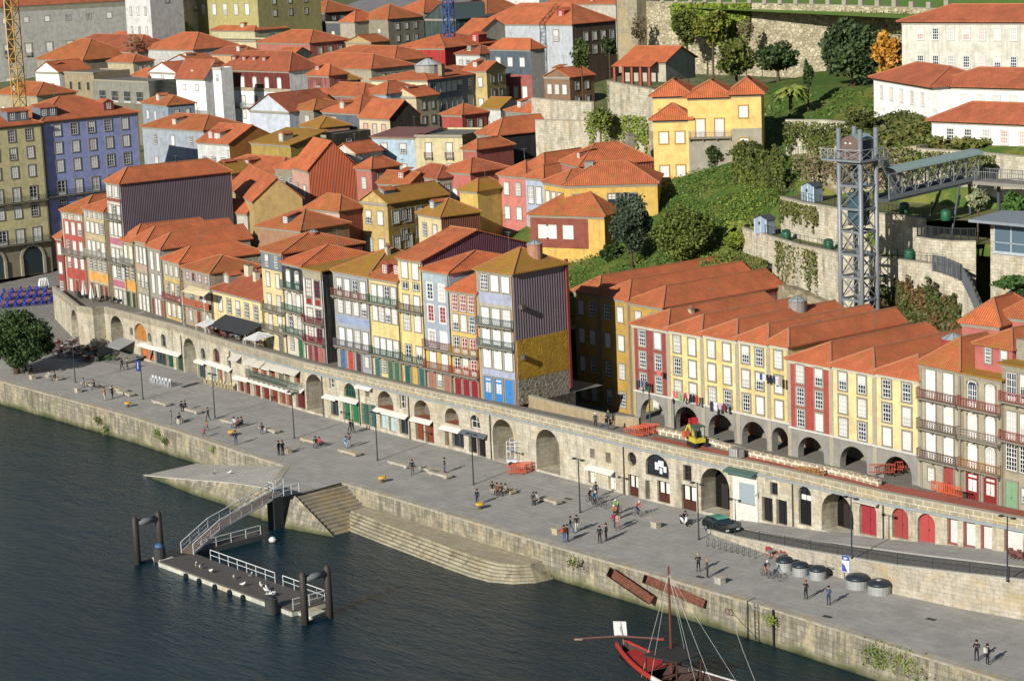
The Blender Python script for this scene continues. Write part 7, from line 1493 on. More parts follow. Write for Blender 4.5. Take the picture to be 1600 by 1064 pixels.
PP = [
 ('person in black jacket sitting on the leftmost block near the tree', 41, 583, 'sit', .3, '#1c2028', '#22262e'), ('person in dark blue sitting with back to the tree couple', 51, 585, 'sit', -.4, '#283246', '#1d2026'),
 ('person in light grey sitting on the bench by the tree', 77.5, 593, 'sit', .8, '#a8a6a2', '#8a8d92'), ('person in navy sitting beside the one in light grey', 87.5, 595, 'sit', -.6, '#1c2434', '#252a36'),
 ('person in grey blue sitting left of the blue banner lamp', 131, 605, 'sit', 1.0, '#77808a', '#2a3038'), ('person in black sitting right of the one in grey blue', 148, 608, 'sit', .2, '#16181c', '#2c3d66'),
 ('person in orange jacket and pale trousers walking beside one in black', 164, 626, 'walk', W_, '#a8671e', '#b8b2a6'), ('person in black coat walking with the one in orange', 176, 623, 'walk', W_, '#1b1d22', '#22242a'),
 ('person in black near the tables left of the banner', 191, 579, 'walk', .3, '#17191d', '#1f2126'), ('person in grey coat left of the banner', 199.5, 578, 'stand', .2, '#8a8680', '#3a3a40'),
 ('dark haired person leaning forward on the bench end', 284, 642, 'sit', 1.2, '#191b20', '#252830'), ('person in black at the other side of the leaning one', 291, 641, 'sit', -.8, '#1c1d22', '#1f2026'),
 ('person with grey coat and dark bag standing by a block', 268, 663, 'stand', -.6, '#77716a', '#8a8478'), ('person in black bending over beside the grey coated one', 280, 661, 'sit', 1.4, '#1a1c21', '#a8a49c'),
 ('person in orange brown jacket standing behind a red dressed child', 324, 673, 'walk', .2, '#9a5a1c', '#2c261e'), ('person in black walking behind the orange brown jacket', 325.5, 658, 'walk', .1, '#17181c', '#22242a'), ('child in red top near the quay edge', 319.5, 683, 'walk', .1, '#9a2230', '#22283a'),
 ('person in white and blue sitting at the left of a trio', 367, 667, 'sit', .4, '#b8bcc0', '#2c4a70'), ('person in dark red sitting in the middle of a trio', 374, 668, 'sit', 0, '#6a2c30', '#1c1e24'), ('person in black sitting at the right of a trio', 379.5, 667, 'sit', -.5, '#1b1d22', '#24262c'),
 ('man in navy jacket and jeans beside the yellow bollard', 369, 695, 'stand', 1.2, '#1f2a40', '#33466a'),
 ('lone person in dark jacket sitting left of the fourth lamp', 410, 677, 'sit', .8, '#22262e', '#3c5884'),
 ('woman in black, left of a dark clad pair', 436, 711, 'stand', -1.2, '#17181c', '#1b1c22'), ('man in black, right of a dark clad pair', 442, 711, 'stand', -1.4, '#15171b', '#1c1e24'),
 ('person in black sitting beside the one in red', 494, 698, 'sit', .6, '#17191d', '#24405e'), ('person in bright red jacket sitting on a bench', 500.5, 699, 'sit', .2, '#b3202c', '#3c5070'),
 ('person in pale blue leaning over on the bench', 540, 698, 'sit', 1.5, '#6aa6c4', '#8fb4c8'), ('person in grey bending beside the one in pale blue', 546, 700, 'phone', .4, '#4a4a52', '#8a8a90'),
 ('person in black, left one of a walking pair on the empty quay', 547.5, 677, 'walk', .1, '#141519', '#191a1f'), ('person in black, right one of a walking pair on the empty quay', 551.5, 678, 'walk', .1, '#17181d', '#1c1d22'),
 ('man in navy jacket and brown trousers walking left of the empty benches', 644.5, 742, 'walk', .9, '#1d2736', '#6a4c38'), ('man in dark vest and blue jeans between two planks', 695, 739, 'stand', -.4, '#2a3038', '#2f4a86'),
 ('man in navy standing just behind the yellow bollard', 746, 789, 'stand', .2, '#1c2434', '#222b40'),
 ('man in black and cream sitting at the left of four', 769.5, 770, 'sit', .9, '#1c1f26', '#b0a894'), ('person in brown coat sitting second of four', 778, 772, 'sit', .3, '#7a5034', '#2a2220'), ('person in dark brown sitting third of four', 785, 773, 'sit', 0, '#3a2a22', '#1f1c1e'), ('person in beige sitting last of four', 792, 774, 'sit', -.3, '#94877a', '#2a2a30'),
 ('woman in black and white sitting left of the cyclists', 834, 787, 'sit', .8, '#2a2c32', '#1c1d22'), ('person in pale top sitting beside the woman in black and white', 839.5, 787, 'sit', .2, '#9a9a9c', '#1b1c20'),
 ('person in dark blue watching the cyclists', 931.5, 778, 'stand', .5, '#232a3c', '#22262e'),
 ('backpacker in jeans with an orange red pack', 882, 847, 'stand', N_, '#4a3028', '#3a5c94'), ('companion in black next to the orange red pack', 887.5, 846, 'stand', 2.6, '#191b20', '#1e2026'), ('walker in olive jacket and jeans behind the backpackers', 892, 833, 'walk', 2.5, '#3c4a38', '#3c5880'), ('walker in black with white trousers', 901.5, 831, 'walk', .8, '#1c1e23', '#b9b9b6'),
 ('man in black jacket of a standing pair at the quay edge', 937.5, 848.5, 'stand', .4, '#16181c', '#1b1c22'), ('person in dark green of the same standing pair', 947.5, 844.5, 'stand', -.3, '#27302a', '#23262a'),
 ('woman with pink backpack beside the cyclists', 961, 826, 'stand', 2.8, '#2a2c48', '#262c44'), ('person in pale pink walking beside the pink backpack', 965.5, 828.5, 'walk', .5, '#b08a80', '#8a6a62'),
 ('bald man in dark brown coat holding a phone', 1091.5, 893, 'phone', .6, '#2c1e1c', '#1c1b1e'), ('person in brown hooded coat beside the bald man', 1105.5, 902, 'stand', 2.6, '#4a3c32', '#26221f'),
 ('red haired woman in black holding something', 1259.5, 936, 'phone', .1, '#1b1b1f', '#17181c'), ('person in blue denim jacket shading the eyes', 1295, 945, 'phone', .2, '#2c4a74', '#22304a'),
 ('man in black jacket with hand at chest at the lower right', 1526, 1032, 'phone', .5, '#17181b', '#1e222c'), ('man in black with a white backpack at the lower right', 1543, 1038, 'stand', 2.9, '#141518', '#1b1d24')]
for q in PP:
    kw = {}
    if 'white backpack' in q[0]: kw['pack'] = '#c4c0b4'
    if 'orange red pack' in q[0]: kw['pack'] = '#b3451e'
    if 'pink backpack' in q[0] and 'woman' in q[0]: kw['pack'] = '#b02a5a'
    if 'red haired' in q[0]: kw['hair'] = '#8a3016'
    if 'bald' in q[0]: kw['hair'] = '#b08870'
    if 'child' in q[0]: kw['s'] = .72
    if q[3] == 'sit': kw['lift'] = -.03
    person(q[0], q[1], q[2], q[3], q[4], q[5], q[6], **kw)
person('person in navy with a white cap leaning over the upper parapet walk', 931, 669.5, 'stand', .4, '#22304c', '#1f2430', z=5.5, hat='#d0d0cc'); person('person in black on the upper walk beside the white cap', 948, 674, 'walk', .2, '#15161a', '#4c6076', z=5.5); person('person in grey behind the black clad one on the upper walk', 951, 664, 'stand', .2, '#3b3c3e', '#2a2b2e', z=5.5)
# ---------------------------------------------------------------- bicycles
def mk_bike(name='bicycle'):
    e = empty(name, (0, 0, 0), 0)
    for y in (-.52, .52):
        b = MB().mat(plain('#1b1b1c', .6)); b.tube([(0, y+.34*math.cos(2*math.pi*k/18), .35+.34*math.sin(2*math.pi*k/18)) for k in range(19)], .02, 5, False); b.mat(plain('#9a9c9c', .3, .5, .5))
        for k in range(6): a = math.pi*k/6; b.bar((0, y+.32*math.cos(a), .35+.32*math.sin(a)), (0, y-.32*math.cos(a), .35-.32*math.sin(a)), .008)
        b.build('wheel', e)
    b = MB().mat(plain('#3a4048', .4)); A_, B_, C_, D_, E_ = (0, .52, .35), (0, .12, .32), (0, .22, .82), (0, -.32, .84), (0, -.52, .35)
    for p, q in ((A_, B_), (A_, C_), (B_, C_), (C_, D_), (B_, D_), (D_, E_)): b.tube([p, q], .02, 5)
    b.build('frame', e); MB().mat(plain('#1a1a1a')).box(-.06, .06, .1, .36, .9, .96).build('saddle', e); MB().mat(plain('#222426')).tube([(0, -.33, .84), (0, -.36, 1.02)], .016, 5).tube([(-.24, -.42, 1.03), (0, -.36, 1.04), (.24, -.42, 1.03)], .016, 5).build('handlebar', e); return e
bk0 = None
for L, x, y, rz, rider in [('bicycle of the dark clad rider near the lamp', 922, 785, 1.4, ('cyclist in black', '#1b1d22', '#17181c')), ('bicycle of the rider in bright blue', 929, 790, 1.2, ('cyclist in a bright blue jacket', '#1d7fb8', '#1c2430')), ('bicycle of the rider in lime green', 965, 803, .3, ('cyclist in a lime green jacket', '#7ac41c', '#1c1d22')), ('bicycle of the rider in orange', 963, 812, .2, ('cyclist in an orange jacket', '#cf6a1a', '#23242a')), ('bicycle of the rider in red and orange', 996, 806, 1.5, ('cyclist in a red and orange jacket', '#c4422a', '#1f2a5c')),
        ('parked bicycle leaning between the riders', 942, 793, 1.3, None), ('bicycle of the rider beside the waste containers', 1196, 901, 1.35, ('cyclist in black with bare legs', '#202630', '#a4705a')), ('parked bicycle in front of the leftmost container', 1213, 906, 1.3, None)]:
    P = Pz(x, y, 0)
    if bk0 is None: bk0 = mk_bike(); c = bk0
    else: c = copy_tree(bk0)
    c.location = P; c.rotation_euler = (0, 0, rz); tagp(c, L, 'bicycle', 'bicycles on the quay')
    if rider: person(rider[0]+' '+L.replace('bicycle of the rider', 'riding').replace('bicycle of the dark clad rider', 'riding') if False else rider[0]+' astride a bicycle on the quay', 0, 0, 'bike', rz, rider[1], rider[2], P=P, hat='#c9c9c4')
# scooter
P = Pz(1069, 820, 0); e = empty('motor_scooter', P, 1.25, 'white motor scooter ridden behind the taxi', 'scooter'); b = MB().mat(plain('#d5d5d0', .3)); b.smooth = True; b.tube([(0, .75, .55), (0, .5, .62), (0, .2, .5), (0, 0, .32), (0, -.3, .3), (0, -.5, .6), (0, -.55, .95)], [.12, .2, .2, .14, .14, .16, .1], 8); b.build('body', e)
MB().mat(plain('#1c1c1e')).box(-.14, .14, .1, .75, .74, .84).build('saddle', e)
for y in (-.62, .62): MB().mat(plain('#1b1b1c', .6)).tube([(0, y+.2*math.cos(2*math.pi*k/14), .25+.2*math.sin(2*math.pi*k/14)) for k in range(15)], .06, 6, False).build('wheel', e)
MB().mat(plain('#222426')).tube([(-.3, -.45, 1.05), (0, -.55, 1.0), (.3, -.45, 1.05)], .02, 5).build('handlebar', e)
person('scooter rider in a dark jacket and helmet', 0, 0, 'bike', 1.25, '#2a2320', '#26344a', P=Vector((P.x, P.y, -.1)), hat='#26282c')
# taxi
P = Pz(1127, 831, .02); e = empty('taxi', P, R(-14), 'black taxi with a mint green roof parked below the arches', 'car')
prof = [(-2.1, .35), (-2.15, .75), (-1.95, 1.0), (-1.55, 1.42), (-.2, 1.5), (.5, 1.42), (1.15, 1.0), (1.95, .85), (2.15, .65), (2.15, .35)]
blk = plain('#101a1c', .2, .6); b = MB().mat(blk); n = len(prof); vs_ = []
for s, k in ((-1, 0), (1, 1)):
    for x, z in prof: tw = .88 if z < 1.05 else .88-(z-1.0)*.42; vs_.append((x, s*tw, z))
b.add(vs_, [tuple(range(n)), tuple(range(2*n-1, n-1, -1))]+[(i+1, i, i+n, i+n+1) for i in range(n-1)]); b.build('body', e)
MB().mat(plain('#58a88a', .25, .5)).add([(-1.6, -.66, 1.435), (-.2, -.66, 1.52), (.5, -.69, 1.44), (.5, .69, 1.44), (-.2, .66, 1.52), (-1.6, .66, 1.435)], [(0, 1, 4, 5), (1, 2, 3, 4)]).build('roof_panel', e)
g = glass('#10181c')
for s in (-1, 1): MB().mat(g).add([(-1.7, s*.885*.93, 1.05), (.95, s*.885*.93, 1.05), (.42, s*.73, 1.36), (-1.45, s*.74, 1.36)], [(0, 1, 2, 3)] if s < 0 else [(3, 2, 1, 0)]).build('side_window', e)
MB().mat(g).add([(1.16, -.75, 1.02), (1.16, .75, 1.02), (.53, .66, 1.4), (.53, -.66, 1.4)], [(0, 1, 2, 3)]).build('windscreen', e); MB().mat(g).add([(-1.98, -.75, 1.02), (-1.98, .75, 1.02), (-1.6, .64, 1.38), (-1.6, -.64, 1.38)], [(3, 2, 1, 0)]).build('rear_window', e)
for x in (-1.35, 1.35):
    for s in (-1, 1):
        b = MB().mat(plain('#151515', .7)); b.tube([(x, s*.72, .32), (x, s*.92, .32)], .32, 14); o = b.build('wheel', e); MB().mat(plain('#9a9c9c', .3, .5, .5)).tube([(x, s*.92, .32), (x, s*.935, .32)], .19, 10).build('rim', o)
for s in (-1, 1): MB().mat(plain('#d8dcdc', .2)).box(2.12, 2.17, s*.62-.17, s*.62+.17, .66, .8).build('headlight', e)
# ---------------------------------------------------------------- chairs and tables
CH = {}
def chair(c, P, rz, label, group):
    if c not in CH:
        b = MB().mat(plain(c, .6)); b.box(-.22, .22, -.22, .22, .42, .46); b.box(-.22, .22, .19, .23, .5, .85)
        for x in (-.2, .2): b.box(x-.02, x+.02, -.22, -.18, 0, .42); b.box(x-.02, x+.02, .19, .23, 0, .5); b.bar((x, -.2, .62), (x, .2, .62), .03); b.bar((x, -.2, .42), (x, -.2, .62), .03)
        CH[c] = b.mesh('chair')
    return tagp(obj('chair', CH[c], None, P, rz), label, 'chair', group)
TB = {}
def table(c, P, label, group, lc='#3a3a3a'):
    if c not in TB:
        b = MB().mat(plain(c, .5)); b.box(-.38, .38, -.38, .38, .7, .74); b.mat(plain(lc)); b.tube([(0, 0, 0), (0, 0, .7)], .03, 5); b.box(-.22, .22, -.03, .03, 0, .04); b.box(-.03, .03, -.22, .22, 0, .04); TB[c] = b.mesh('cafe_table')
    return tagp(obj('cafe_table', TB[c], None, P, 0), label, 'table', group)
rc = random.Random(5)
def on_square(px, py):
    z = .5
    for _ in range(30): P = Pz(px, py, z); z = .5*z+.5*sqz(P.y)
    return Vector((P.x, P.y, z+.01))
for r in range(5):
    for k in range(6):
        px = 5+k*13.5+r*2.0; py = 482-r*5.6-k*1.4+(2 if r % 2 else 0)
        if px > 79 or py < 452: continue
        P = on_square(px, py); table('#b0602c', P, 'orange topped cafe table on the square', 'orange topped tables on the square')
        for a in range(4): q = Vector((math.cos(a*1.57+.3), math.sin(a*1.57+.3), 0))*.8; chair('#2438b0', P+q, a*1.57+.3-1.57+rc.uniform(-.4, .4), 'royal blue cafe chair on the square', 'royal blue chairs on the square')
for k in range(34):
    px = 58+rc.uniform(0, 90); py = 530+rc.uniform(0, 24)+(px-60)*.14; P = Pz(px, py, .01)
    if P.y > 14.2 or P.y < .5: continue
    table(rc.choice(['#7a3a2c', '#a8a49c']), P, 'small cafe table in the shade of the quay tree', 'shaded tables beside the quay tree')
    for a in range(3): q = Vector((math.cos(a*2.1), math.sin(a*2.1), 0))*.75; chair(rc.choice(['#5a2c24', '#5a2c24', '#8c8a86']), P+q, a*2.1-1.57, 'brown or grey cafe chair in the shade of the quay tree', 'shaded chairs beside the quay tree')
for k in range(9): P = Pz(150+k*3.6, 561+(k % 3)*1.2+k*.3, .01); chair('#24502c', P, rc.uniform(0, 6), 'dark green chair in the row in front of the left arches', 'dark green chairs before the left arches')
for k in range(3): P = Pz(157+k*11, 563+k*1, .01); table('#8a5a34', P, 'wooden table among the dark green chairs', 'wooden tables among the green chairs')
def stack(cx, cy, n, c, label, group, m=5):
    for k in range(n):
        P = Pz(cx+(k % m)*5.2+rc.uniform(-1, 1), cy+(k % m)*1.2+(k//m)*3, .01+0)
        for j in range(3): chair(c, P+Vector((0, 0, j*.13)), rc.uniform(-.4, .4), label, group)
stack(238, 599, 6, '#c9cbd0', 'white chair in the stacks below the green doors', 'stacked white chairs', 6); stack(322, 602, 9, '#c4b58c', 'cream chair in the stacks beside the third lamp', 'stacked cream chairs', 9); stack(1263, 820, 0, '#4a5a68', '', '')
for k in range(6): P = Pz(1263+k*5, 822+k*.9, 1.05); chair('#5a6a78', P, rc.uniform(-.5, .5), 'blue grey metal chair stacked outside the dark arch', 'blue grey chairs outside the dark arch'); chair('#5a6a78', P+Vector((0, 0, .3)), .2, 'blue grey metal chair stacked outside the dark arch', 'blue grey chairs outside the dark arch')
for k, (x, y) in enumerate([(1200, 868), (1208, 870), (1216, 873), (1224, 876), (1296, 893), (1303, 895), (1311, 897), (1289, 891)]): chair('#a83428', Pz(x, y, .01), rc.uniform(0, 6), 'red cafe chair by the ramp wall', 'red chairs by the ramp wall')
for k, (x, y) in enumerate([(1204, 872), (1220, 877), (1300, 898)]): table('#8a8a88', Pz(x, y, .01), ['grey cafe table by the ramp wall, behind the leftmost container', 'grey cafe table by the ramp wall, nearest the leftmost container', 'grey cafe table by the ramp wall beside the information sign'][k], 'grey tables by the ramp wall')
chair('#7fd41c', Pz(1417, 926, .01), .4, 'lime green chair against the ramp wall, left of two', 'lime green chairs'); chair('#7fd41c', Pz(1424, 925, .01), -.3, 'lime green chair against the ramp wall, right of two', 'lime green chairs'); table('#4c4e52', Pz(1407, 924, .01), 'grey table beside the lime green chairs', None)
for k in range(8): P = Pz(1578+k*3.4, 871+k*.7+(k % 2)*3, 3.1); chair('#6a4038', P, rc.uniform(0, 6), 'dark cafe chair on the ramp at the right edge', 'dark chairs on the ramp')
# parasols of the upper terrace
def parasol(P, label, h=2.9, group='folded white parasols of the left terrace'):
    e = empty('folded_parasol', P, 0, label, 'parasol', group); MB().mat(plain('#8a8a86')).tube([(0, 0, 0), (0, 0, h)], .03, 6).build('pole', e); b = MB().mat(plain('#d6d6d2', .8)); n = 10; vs_ = []
    for r, z in ((.36, .75), (.42, .95), (.26, 1.8), (.06, h-.02)):
        for k in range(n): a = 2*math.pi*k/n; rr = r*(1 if k % 2 else .55); vs_.append((rr*math.cos(a), rr*math.sin(a), z))
    b.add(vs_, [(i*n+k, i*n+(k+1) % n, (i+1)*n+(k+1) % n, (i+1)*n+k) for i in range(3) for k in range(n)]+[tuple(range(n-1, -1, -1))]).build('canopy', e)
for i, (x, y) in enumerate([(111, 452), (124, 455), (132, 468), (144, 474), (150, 462), (166, 458), (176, 461), (186, 472), (158, 456)]): parasol(Pz(x, y, 5.51), 'closed white parasol on the left end terrace of the wall')
for k in range(22):
    x = 116+rc.uniform(0, 74); y = 458+rc.uniform(0, 10)+(x-116)*.16; P = Pz(x, y, 5.51); chair('#23262a', P, rc.uniform(0, 6), 'black chair on the left end terrace of the wall', 'black chairs on the left terrace')
for i in range(5): P = on_square(64+i*2.4, 455-.3*i); parasol(P, 'closed white parasol beside the blue chairs', 2.2, 'closed parasols beside the blue chairs')
# middle terrace: big dark awning, two white ones, tables below
def sail(label, pts, c, name='awning'):   # pts px with their heights: a sloping cloth on posts
    Q = [Pz(x, y, z) for x, y, z in pts]; o = Q[0]; e = empty(name, (o.x, o.y, 5.5), 0, label, 'awning'); o = Vector((o.x, o.y, 5.5)); b = MB().mat(plain(c, .8)); b.add([q-o for q in Q]+[q-o-Vector((0, 0, .06)) for q in Q], [(0, 1, 2, 3), (7, 6, 5, 4), (0, 4, 5, 1), (1, 5, 6, 2), (2, 6, 7, 3), (3, 7, 4, 0)]).build('cloth', e)
    for q in Q[:2]: MB().mat(plain('#c4c4c0')).tube([(q.x-o.x, q.y-o.y, 0), (q.x-o.x, q.y-o.y, q.z-5.5)], .05, 6).build('post', e)
sail('large charcoal awning shading the terrace before the yellow house', [(326, 509, 7.4), (383, 524, 7.4), (411, 506, 8.7), (352, 491, 8.7)], '#33363a'); sail('small white awning left of the charcoal one', [(306, 507, 7.3), (320, 512, 7.3), (339, 502, 7.9), (327, 497, 7.9)], '#d0d0cc')
sail('white square parasol right of the charcoal awning', [(380, 529, 7.2), (398, 533, 7.2), (429, 524, 7.4), (404, 518, 7.9)], '#d0d0cc')
sail('beige canvas awning over the geranium balcony', [(284, 455, 11.3), (318, 463, 11.3), (327, 455, 12.0), (296, 446, 12.0)], '#c9b98c')
for k in range(26): x = 326+k*3.6+rc.uniform(-1, 1); y = 519+(x-326)*.24+rc.uniform(-1.5, 3); P = Pz(x, y, 5.51); chair(rc.choice(['#4a2c2c', '#7a2a2c', '#3a3e44']), P, rc.uniform(0, 6), 'dark or red chair under the charcoal awning', 'chairs under the charcoal awning')
for k in range(8): x = 332+k*11; y = 521+(x-326)*.24; table('#9a9c9c', Pz(x, y, 5.51), 'small table under the charcoal awning', 'tables under the charcoal awning')
for i in range(5): x = 340+i*15; person(['diner in red', 'diner in black', 'diner in pale blue', 'diner in grey', 'diner in dark green'][i]+' seated under the charcoal awning', x, 522+(x-326)*.24, 'sit', rc.uniform(0, 6), ['#8a2430', '#1b1c20', '#8aa0b4', '#77777a', '#2c4030'][i], '#23252b', z=5.51)
# ---------------------------------------------------------------- works on the upper walk
def barrier(P, rz, label, group, c='#c4512a', w=2.0):
    b = MB().mat(plain(c, .6)); b.box(-w/2, w/2, -.03, .03, .95, 1.05); b.box(-w/2, w/2, -.03, .03, .2, .28); n = 11
    for k in range(n): x = -w/2+w*k/(n-1); b.box(x-.03, x+.03, -.025, .025, .1, 1.0)
    for x in (-w*.35, w*.35): b.box(x-.03, x+.03, -.25, .25, 0, .08)
    return tagp(b.build('barrier', None, P, rz), label, 'barrier', group)
for i in range(4): barrier(Pz(990+i*9, 683-i*2.2+.0, 5.51), .7-.1*i, 'orange plastic barrier in the row left of the green lamp post', 'orange barriers by the green lamp post')
for i in range(3): barrier(Pz(1468+i*11, 770+i*3, 5.51), -.05, 'orange plastic barrier before the red doors at the right', 'orange barriers at the right')
for i in range(3): barrier(Pz(807+i*7, 741-i*2.6, .01), .75, 'orange barrier beside the white work platform, '+['left', 'middle', 'right'][i]+' of three', 'orange barriers by the work platform')
for i in range(5): barrier(Pz(1378+i*13, 741-i*4.0, 5.0), .75, 'rusty orange fence panel before the last arch', 'fence panels before the last arch', '#a5452c', 2.4)
# mortar stained low wall
pts = [Pz(x, y, 5.5) for x, y in [(1022, 676), (1090, 690), (1165, 712), (1240, 729), (1320, 746), (1372, 760)]]
twall('low stone wall smeared with white mortar along the upper walk', [(p.x, p.y) for p in pts], 4.6, 6.15, ashlar('#8c8068', '#7a6e58', .9, .6, '#cfcabc', .1, .3, .0, .3), .45, False, None, 'low_wall')
pts = [Pz(x, y, 5.5) for x, y in [(812, 632), (850, 643), (900, 655), (940, 664), (985, 669)]]
twall('low plastered wall beside the dark passage', [(p.x, p.y+1.3) for p in pts], 4.6, 6.3, stucco('#a89470', .4), .4, True, None, 'low_wall')
# mini excavator
P = Pz(1091, 697, 5.51); e = empty('mini_excavator', P, -.3, 'small yellow and green excavator on the upper walk', 'excavator'); MB().mat(plain('#c9b818', .5)).box(-.9, .5, -.6, .6, .45, .95).build('body', e); MB().mat(plain('#2b5a48', .5)).box(-.6, .6, -.6, .6, 2.1, 2.2).bar((-.5, -.5, .9), (-.5, -.5, 2.1), .07).bar((-.5, .5, .9), (-.5, .5, 2.1), .07).bar((.5, -.5, .9), (.5, -.5, 2.1), .07).bar((.5, .5, .9), (.5, .5, 2.1), .07).build('canopy', e)
for s in (-1, 1): MB().mat(plain('#26262a')).box(-1.0, .8, s*.65-.17, s*.65+.17, 0, .42).build('track', e)
MB().mat(plain('#c9b818', .5)).bar((-.8, 0, .8), (-2.0, 0, 1.9), .2).bar((-2.0, 0, 1.9), (-2.7, 0, 1.1), .16).build('boom', e); MB().mat(plain('#c4582a')).box(-3.0, -2.4, -.3, .3, .5, 1.1).build('bucket', e); MB().mat(plain('#1c1c1e')).box(-.2, .3, -.25, .25, .95, 1.6).build('seat', e)
P = Pz(1151, 716, 5.51); e = empty('water_tank', P, 0, 'white caged plastic tank on the upper walk', 'tank'); MB().mat(plain('#b9bab4', .5)).box(-.55, .55, -.45, .45, .1, 1.05).build('tank', e); b = MB().mat(plain('#77797a', .4))
for k in range(6): x = -.58+1.16*k/5; b.bar((x, -.49, 0), (x, -.49, 1.1), .04); b.bar((x, .49, 0), (x, .49, 1.1), .04); b.bar((x, -.49, 1.1), (x, .49, 1.1), .03)
b.build('cage', e)
for i in range(3): b = MB().mat(wood('#a5763c')); [b.box(-.6, .6, -.5+k*.25, -.38+k*.25, .1, .14) for k in range(5)]; [b.box(x-.05, x+.05, -.5, .62, 0, .1) for x in (-.5, 0, .5)]; tagp(b.build('wooden_pallet', None, Pz(1250+i*14, 735+i*3, 5.51+.2), (R(10+25*i), R(8), .5*i)), ['pale wooden pallet dropped on the red paving, left of three', 'tilted wooden pallet in the middle of three', 'wooden pallet leaning upright, right of three'][i], 'pallet')
P = Pz(1078, 660, 4.7); b = MB().mat(plain('#a01c20')); [b.box(-2+k*.9, -1.2+k*.9, -.4+.1*(k % 2), .4, 0, .6+.15*(k % 2)) for k in range(5)]; tagp(b.build('plastic_crates', None, P, -.1), 'heap of bright red covered crates before the second arch', 'crates')
# work platform truck
P = Pz(815, 727, .01); e = empty('work_platform', P, .6, 'white railed work platform on wheels beside the deep arch', 'work platform'); MB().mat(plain('#c4c6c6', .5)).box(-1.5, 1.5, -.8, .8, .5, .8).box(-1.5, 1.5, -.8, .8, 1.7, 1.8).build('chassis', e); b = MB().mat(plain('#d2d4d2', .5))
for x in (-1.45, -.5, .5, 1.45):
    for y in (-.75, .75): b.bar((x, y, .8), (x, y, 2.9), .06)
for z in (2.35, 2.88): b.bar((-1.45, -.75, z), (1.45, -.75, z), .05); b.bar((-1.45, .75, z), (1.45, .75, z), .05); b.bar((-1.45, -.75, z), (-1.45, .75, z), .05); b.bar((1.45, -.75, z), (1.45, .75, z), .05)
b.build('railing', e)
for x in (-1, 1):
    for y in (-.8, .8): MB().mat(plain('#1c1c1e')).tube([(x, y-.08, .3), (x, y+.08, .3)], .3, 12).build('wheel', e)
# laundry
def laundry(px0, px1, z0, Yp, label, n, cs):
    a = Py(px0, 600, Yp); b_ = Py(px1, 600, Yp); e = empty('laundry_line', (a.x, Yp, z0), 0, label, 'laundry', 'washing lines on the arcaded houses'); L = b_.x-a.x; MB().mat(plain('#8a8a86')).bar((0, 0, 0), (L, 0, 0), .03).build('line', e)
    for k in range(n): x = L*(k+.1)/n; hh = rc.uniform(.5, 1.1); MB().mat(plain(cs[k % len(cs)], .9)).box(x, x+L/n*.75, -.02, .02, -hh, 0).build('garment', e)
laundry(1051, 1090, 9.3, 16.6, 'washing line of pink, green and black clothes on the second arcaded house', 9, ['#c44a6a', '#c9505c', '#58b03c', '#b8868c', '#a02c40', '#c4a4a8', '#1c1c20', '#23181c', '#b02a2c'])
laundry(994, 1012, 9.6, 17.2, 'washing line of dark clothes on the red corner house', 5, ['#2a2c30', '#23262c', '#2c4a70', '#6a7a8a', '#33363c']); laundry(1187, 1222, 13.1, 15.7, 'washing line of blue and white clothes high on the fifth arcaded house', 7, ['#2a4a8a', '#c9cbd0', '#1c2030', '#15171c', '#2a3a5c', '#c4c0b8', '#9a8a7c'])
laundry(1108, 1134, 9.0, 16.3, 'short washing line of pale and dark clothes on the third arcaded house', 4, ['#2a3040', '#c4c6cc', '#b89aa8', '#6a2c3c'])
laundry(1026, 1034, 11.2, 17.0, 'single pink towel hanging on the red corner house', 1, ['#c4605c'])

for i, (x, y, L) in enumerate([(1293, 963, 'dark rectangular drain cover near the couple by the containers'), (1455, 967, 'dark rectangular drain cover on the empty quay at the right'), (888, 779, 'dark drain cover left of the cyclists'), (1094, 901, 'drain cover beside the man in the brown coat')]):
    tagp(MB().mat(plain('#3c3a37', .6)).box(-.45, .45, -.25, .25, .0, .012).build('drain_cover', None, Pz(x, y, .005), .1), L, 'drain cover')
# ---------------------------------------------------------------- river: pontoon, gangway, piles, boat
DK = wood('#5c5650', 3); HW = plain('#dcdedb', .5)
pn = empty('pontoon', (-43, -34.6, WZ), R(-1.2), 'floating landing pontoon with white railing and fenders', 'pontoon'); W0 = 24.2
MB().mat(DK).box(0, W0, 0, 4.0, .42, .55).build('deck', pn); MB().mat(ashlar('#a7a89c', '#9a9b90', 3, 2, '#6c6c60', .02, .4)).box(0, W0, -.12, 4.1, -.5, .419).build('hull', pn)
def rail(par, pts, h=1.0, s=1.7, c=HW, t=.05, mids=(.5,), name='railing'):
    b = MB().mat(c)
    for p, q in zip(pts[:-1], pts[1:]):
        p, q = Vector(p), Vector(q); n = max(1, round((q-p).length/s))
        for i in range(n+1): r = p.lerp(q, i/n); b.bar(r, r+Vector((0, 0, h)), t)
        b.bar(p+Vector((0, 0, h)), q+Vector((0, 0, h)), t*1.2)
        for m in mids: b.bar(p+Vector((0, 0, h*m)), q+Vector((0, 0, h*m)), t*.8)
    return b.build(name, par)
rail(pn, [(3.6, 3.9, .55), (15.4, 3.9, .55)], 1.05); rail(pn, [(16.8, 3.9, .55), (22.6, 3.9, .55), (23.9, 3.9, .55)], 1.05); rail(pn, [(24, 3.9, .55), (24, .2, .55)], 1.05)
for x in (5.5, 8, 10.9, 13.6, 16): MB().mat(plain('#17181a')).tube([(x, -.16, .1), (x, -.34, .1)], .34, 10).build('fender', pn)
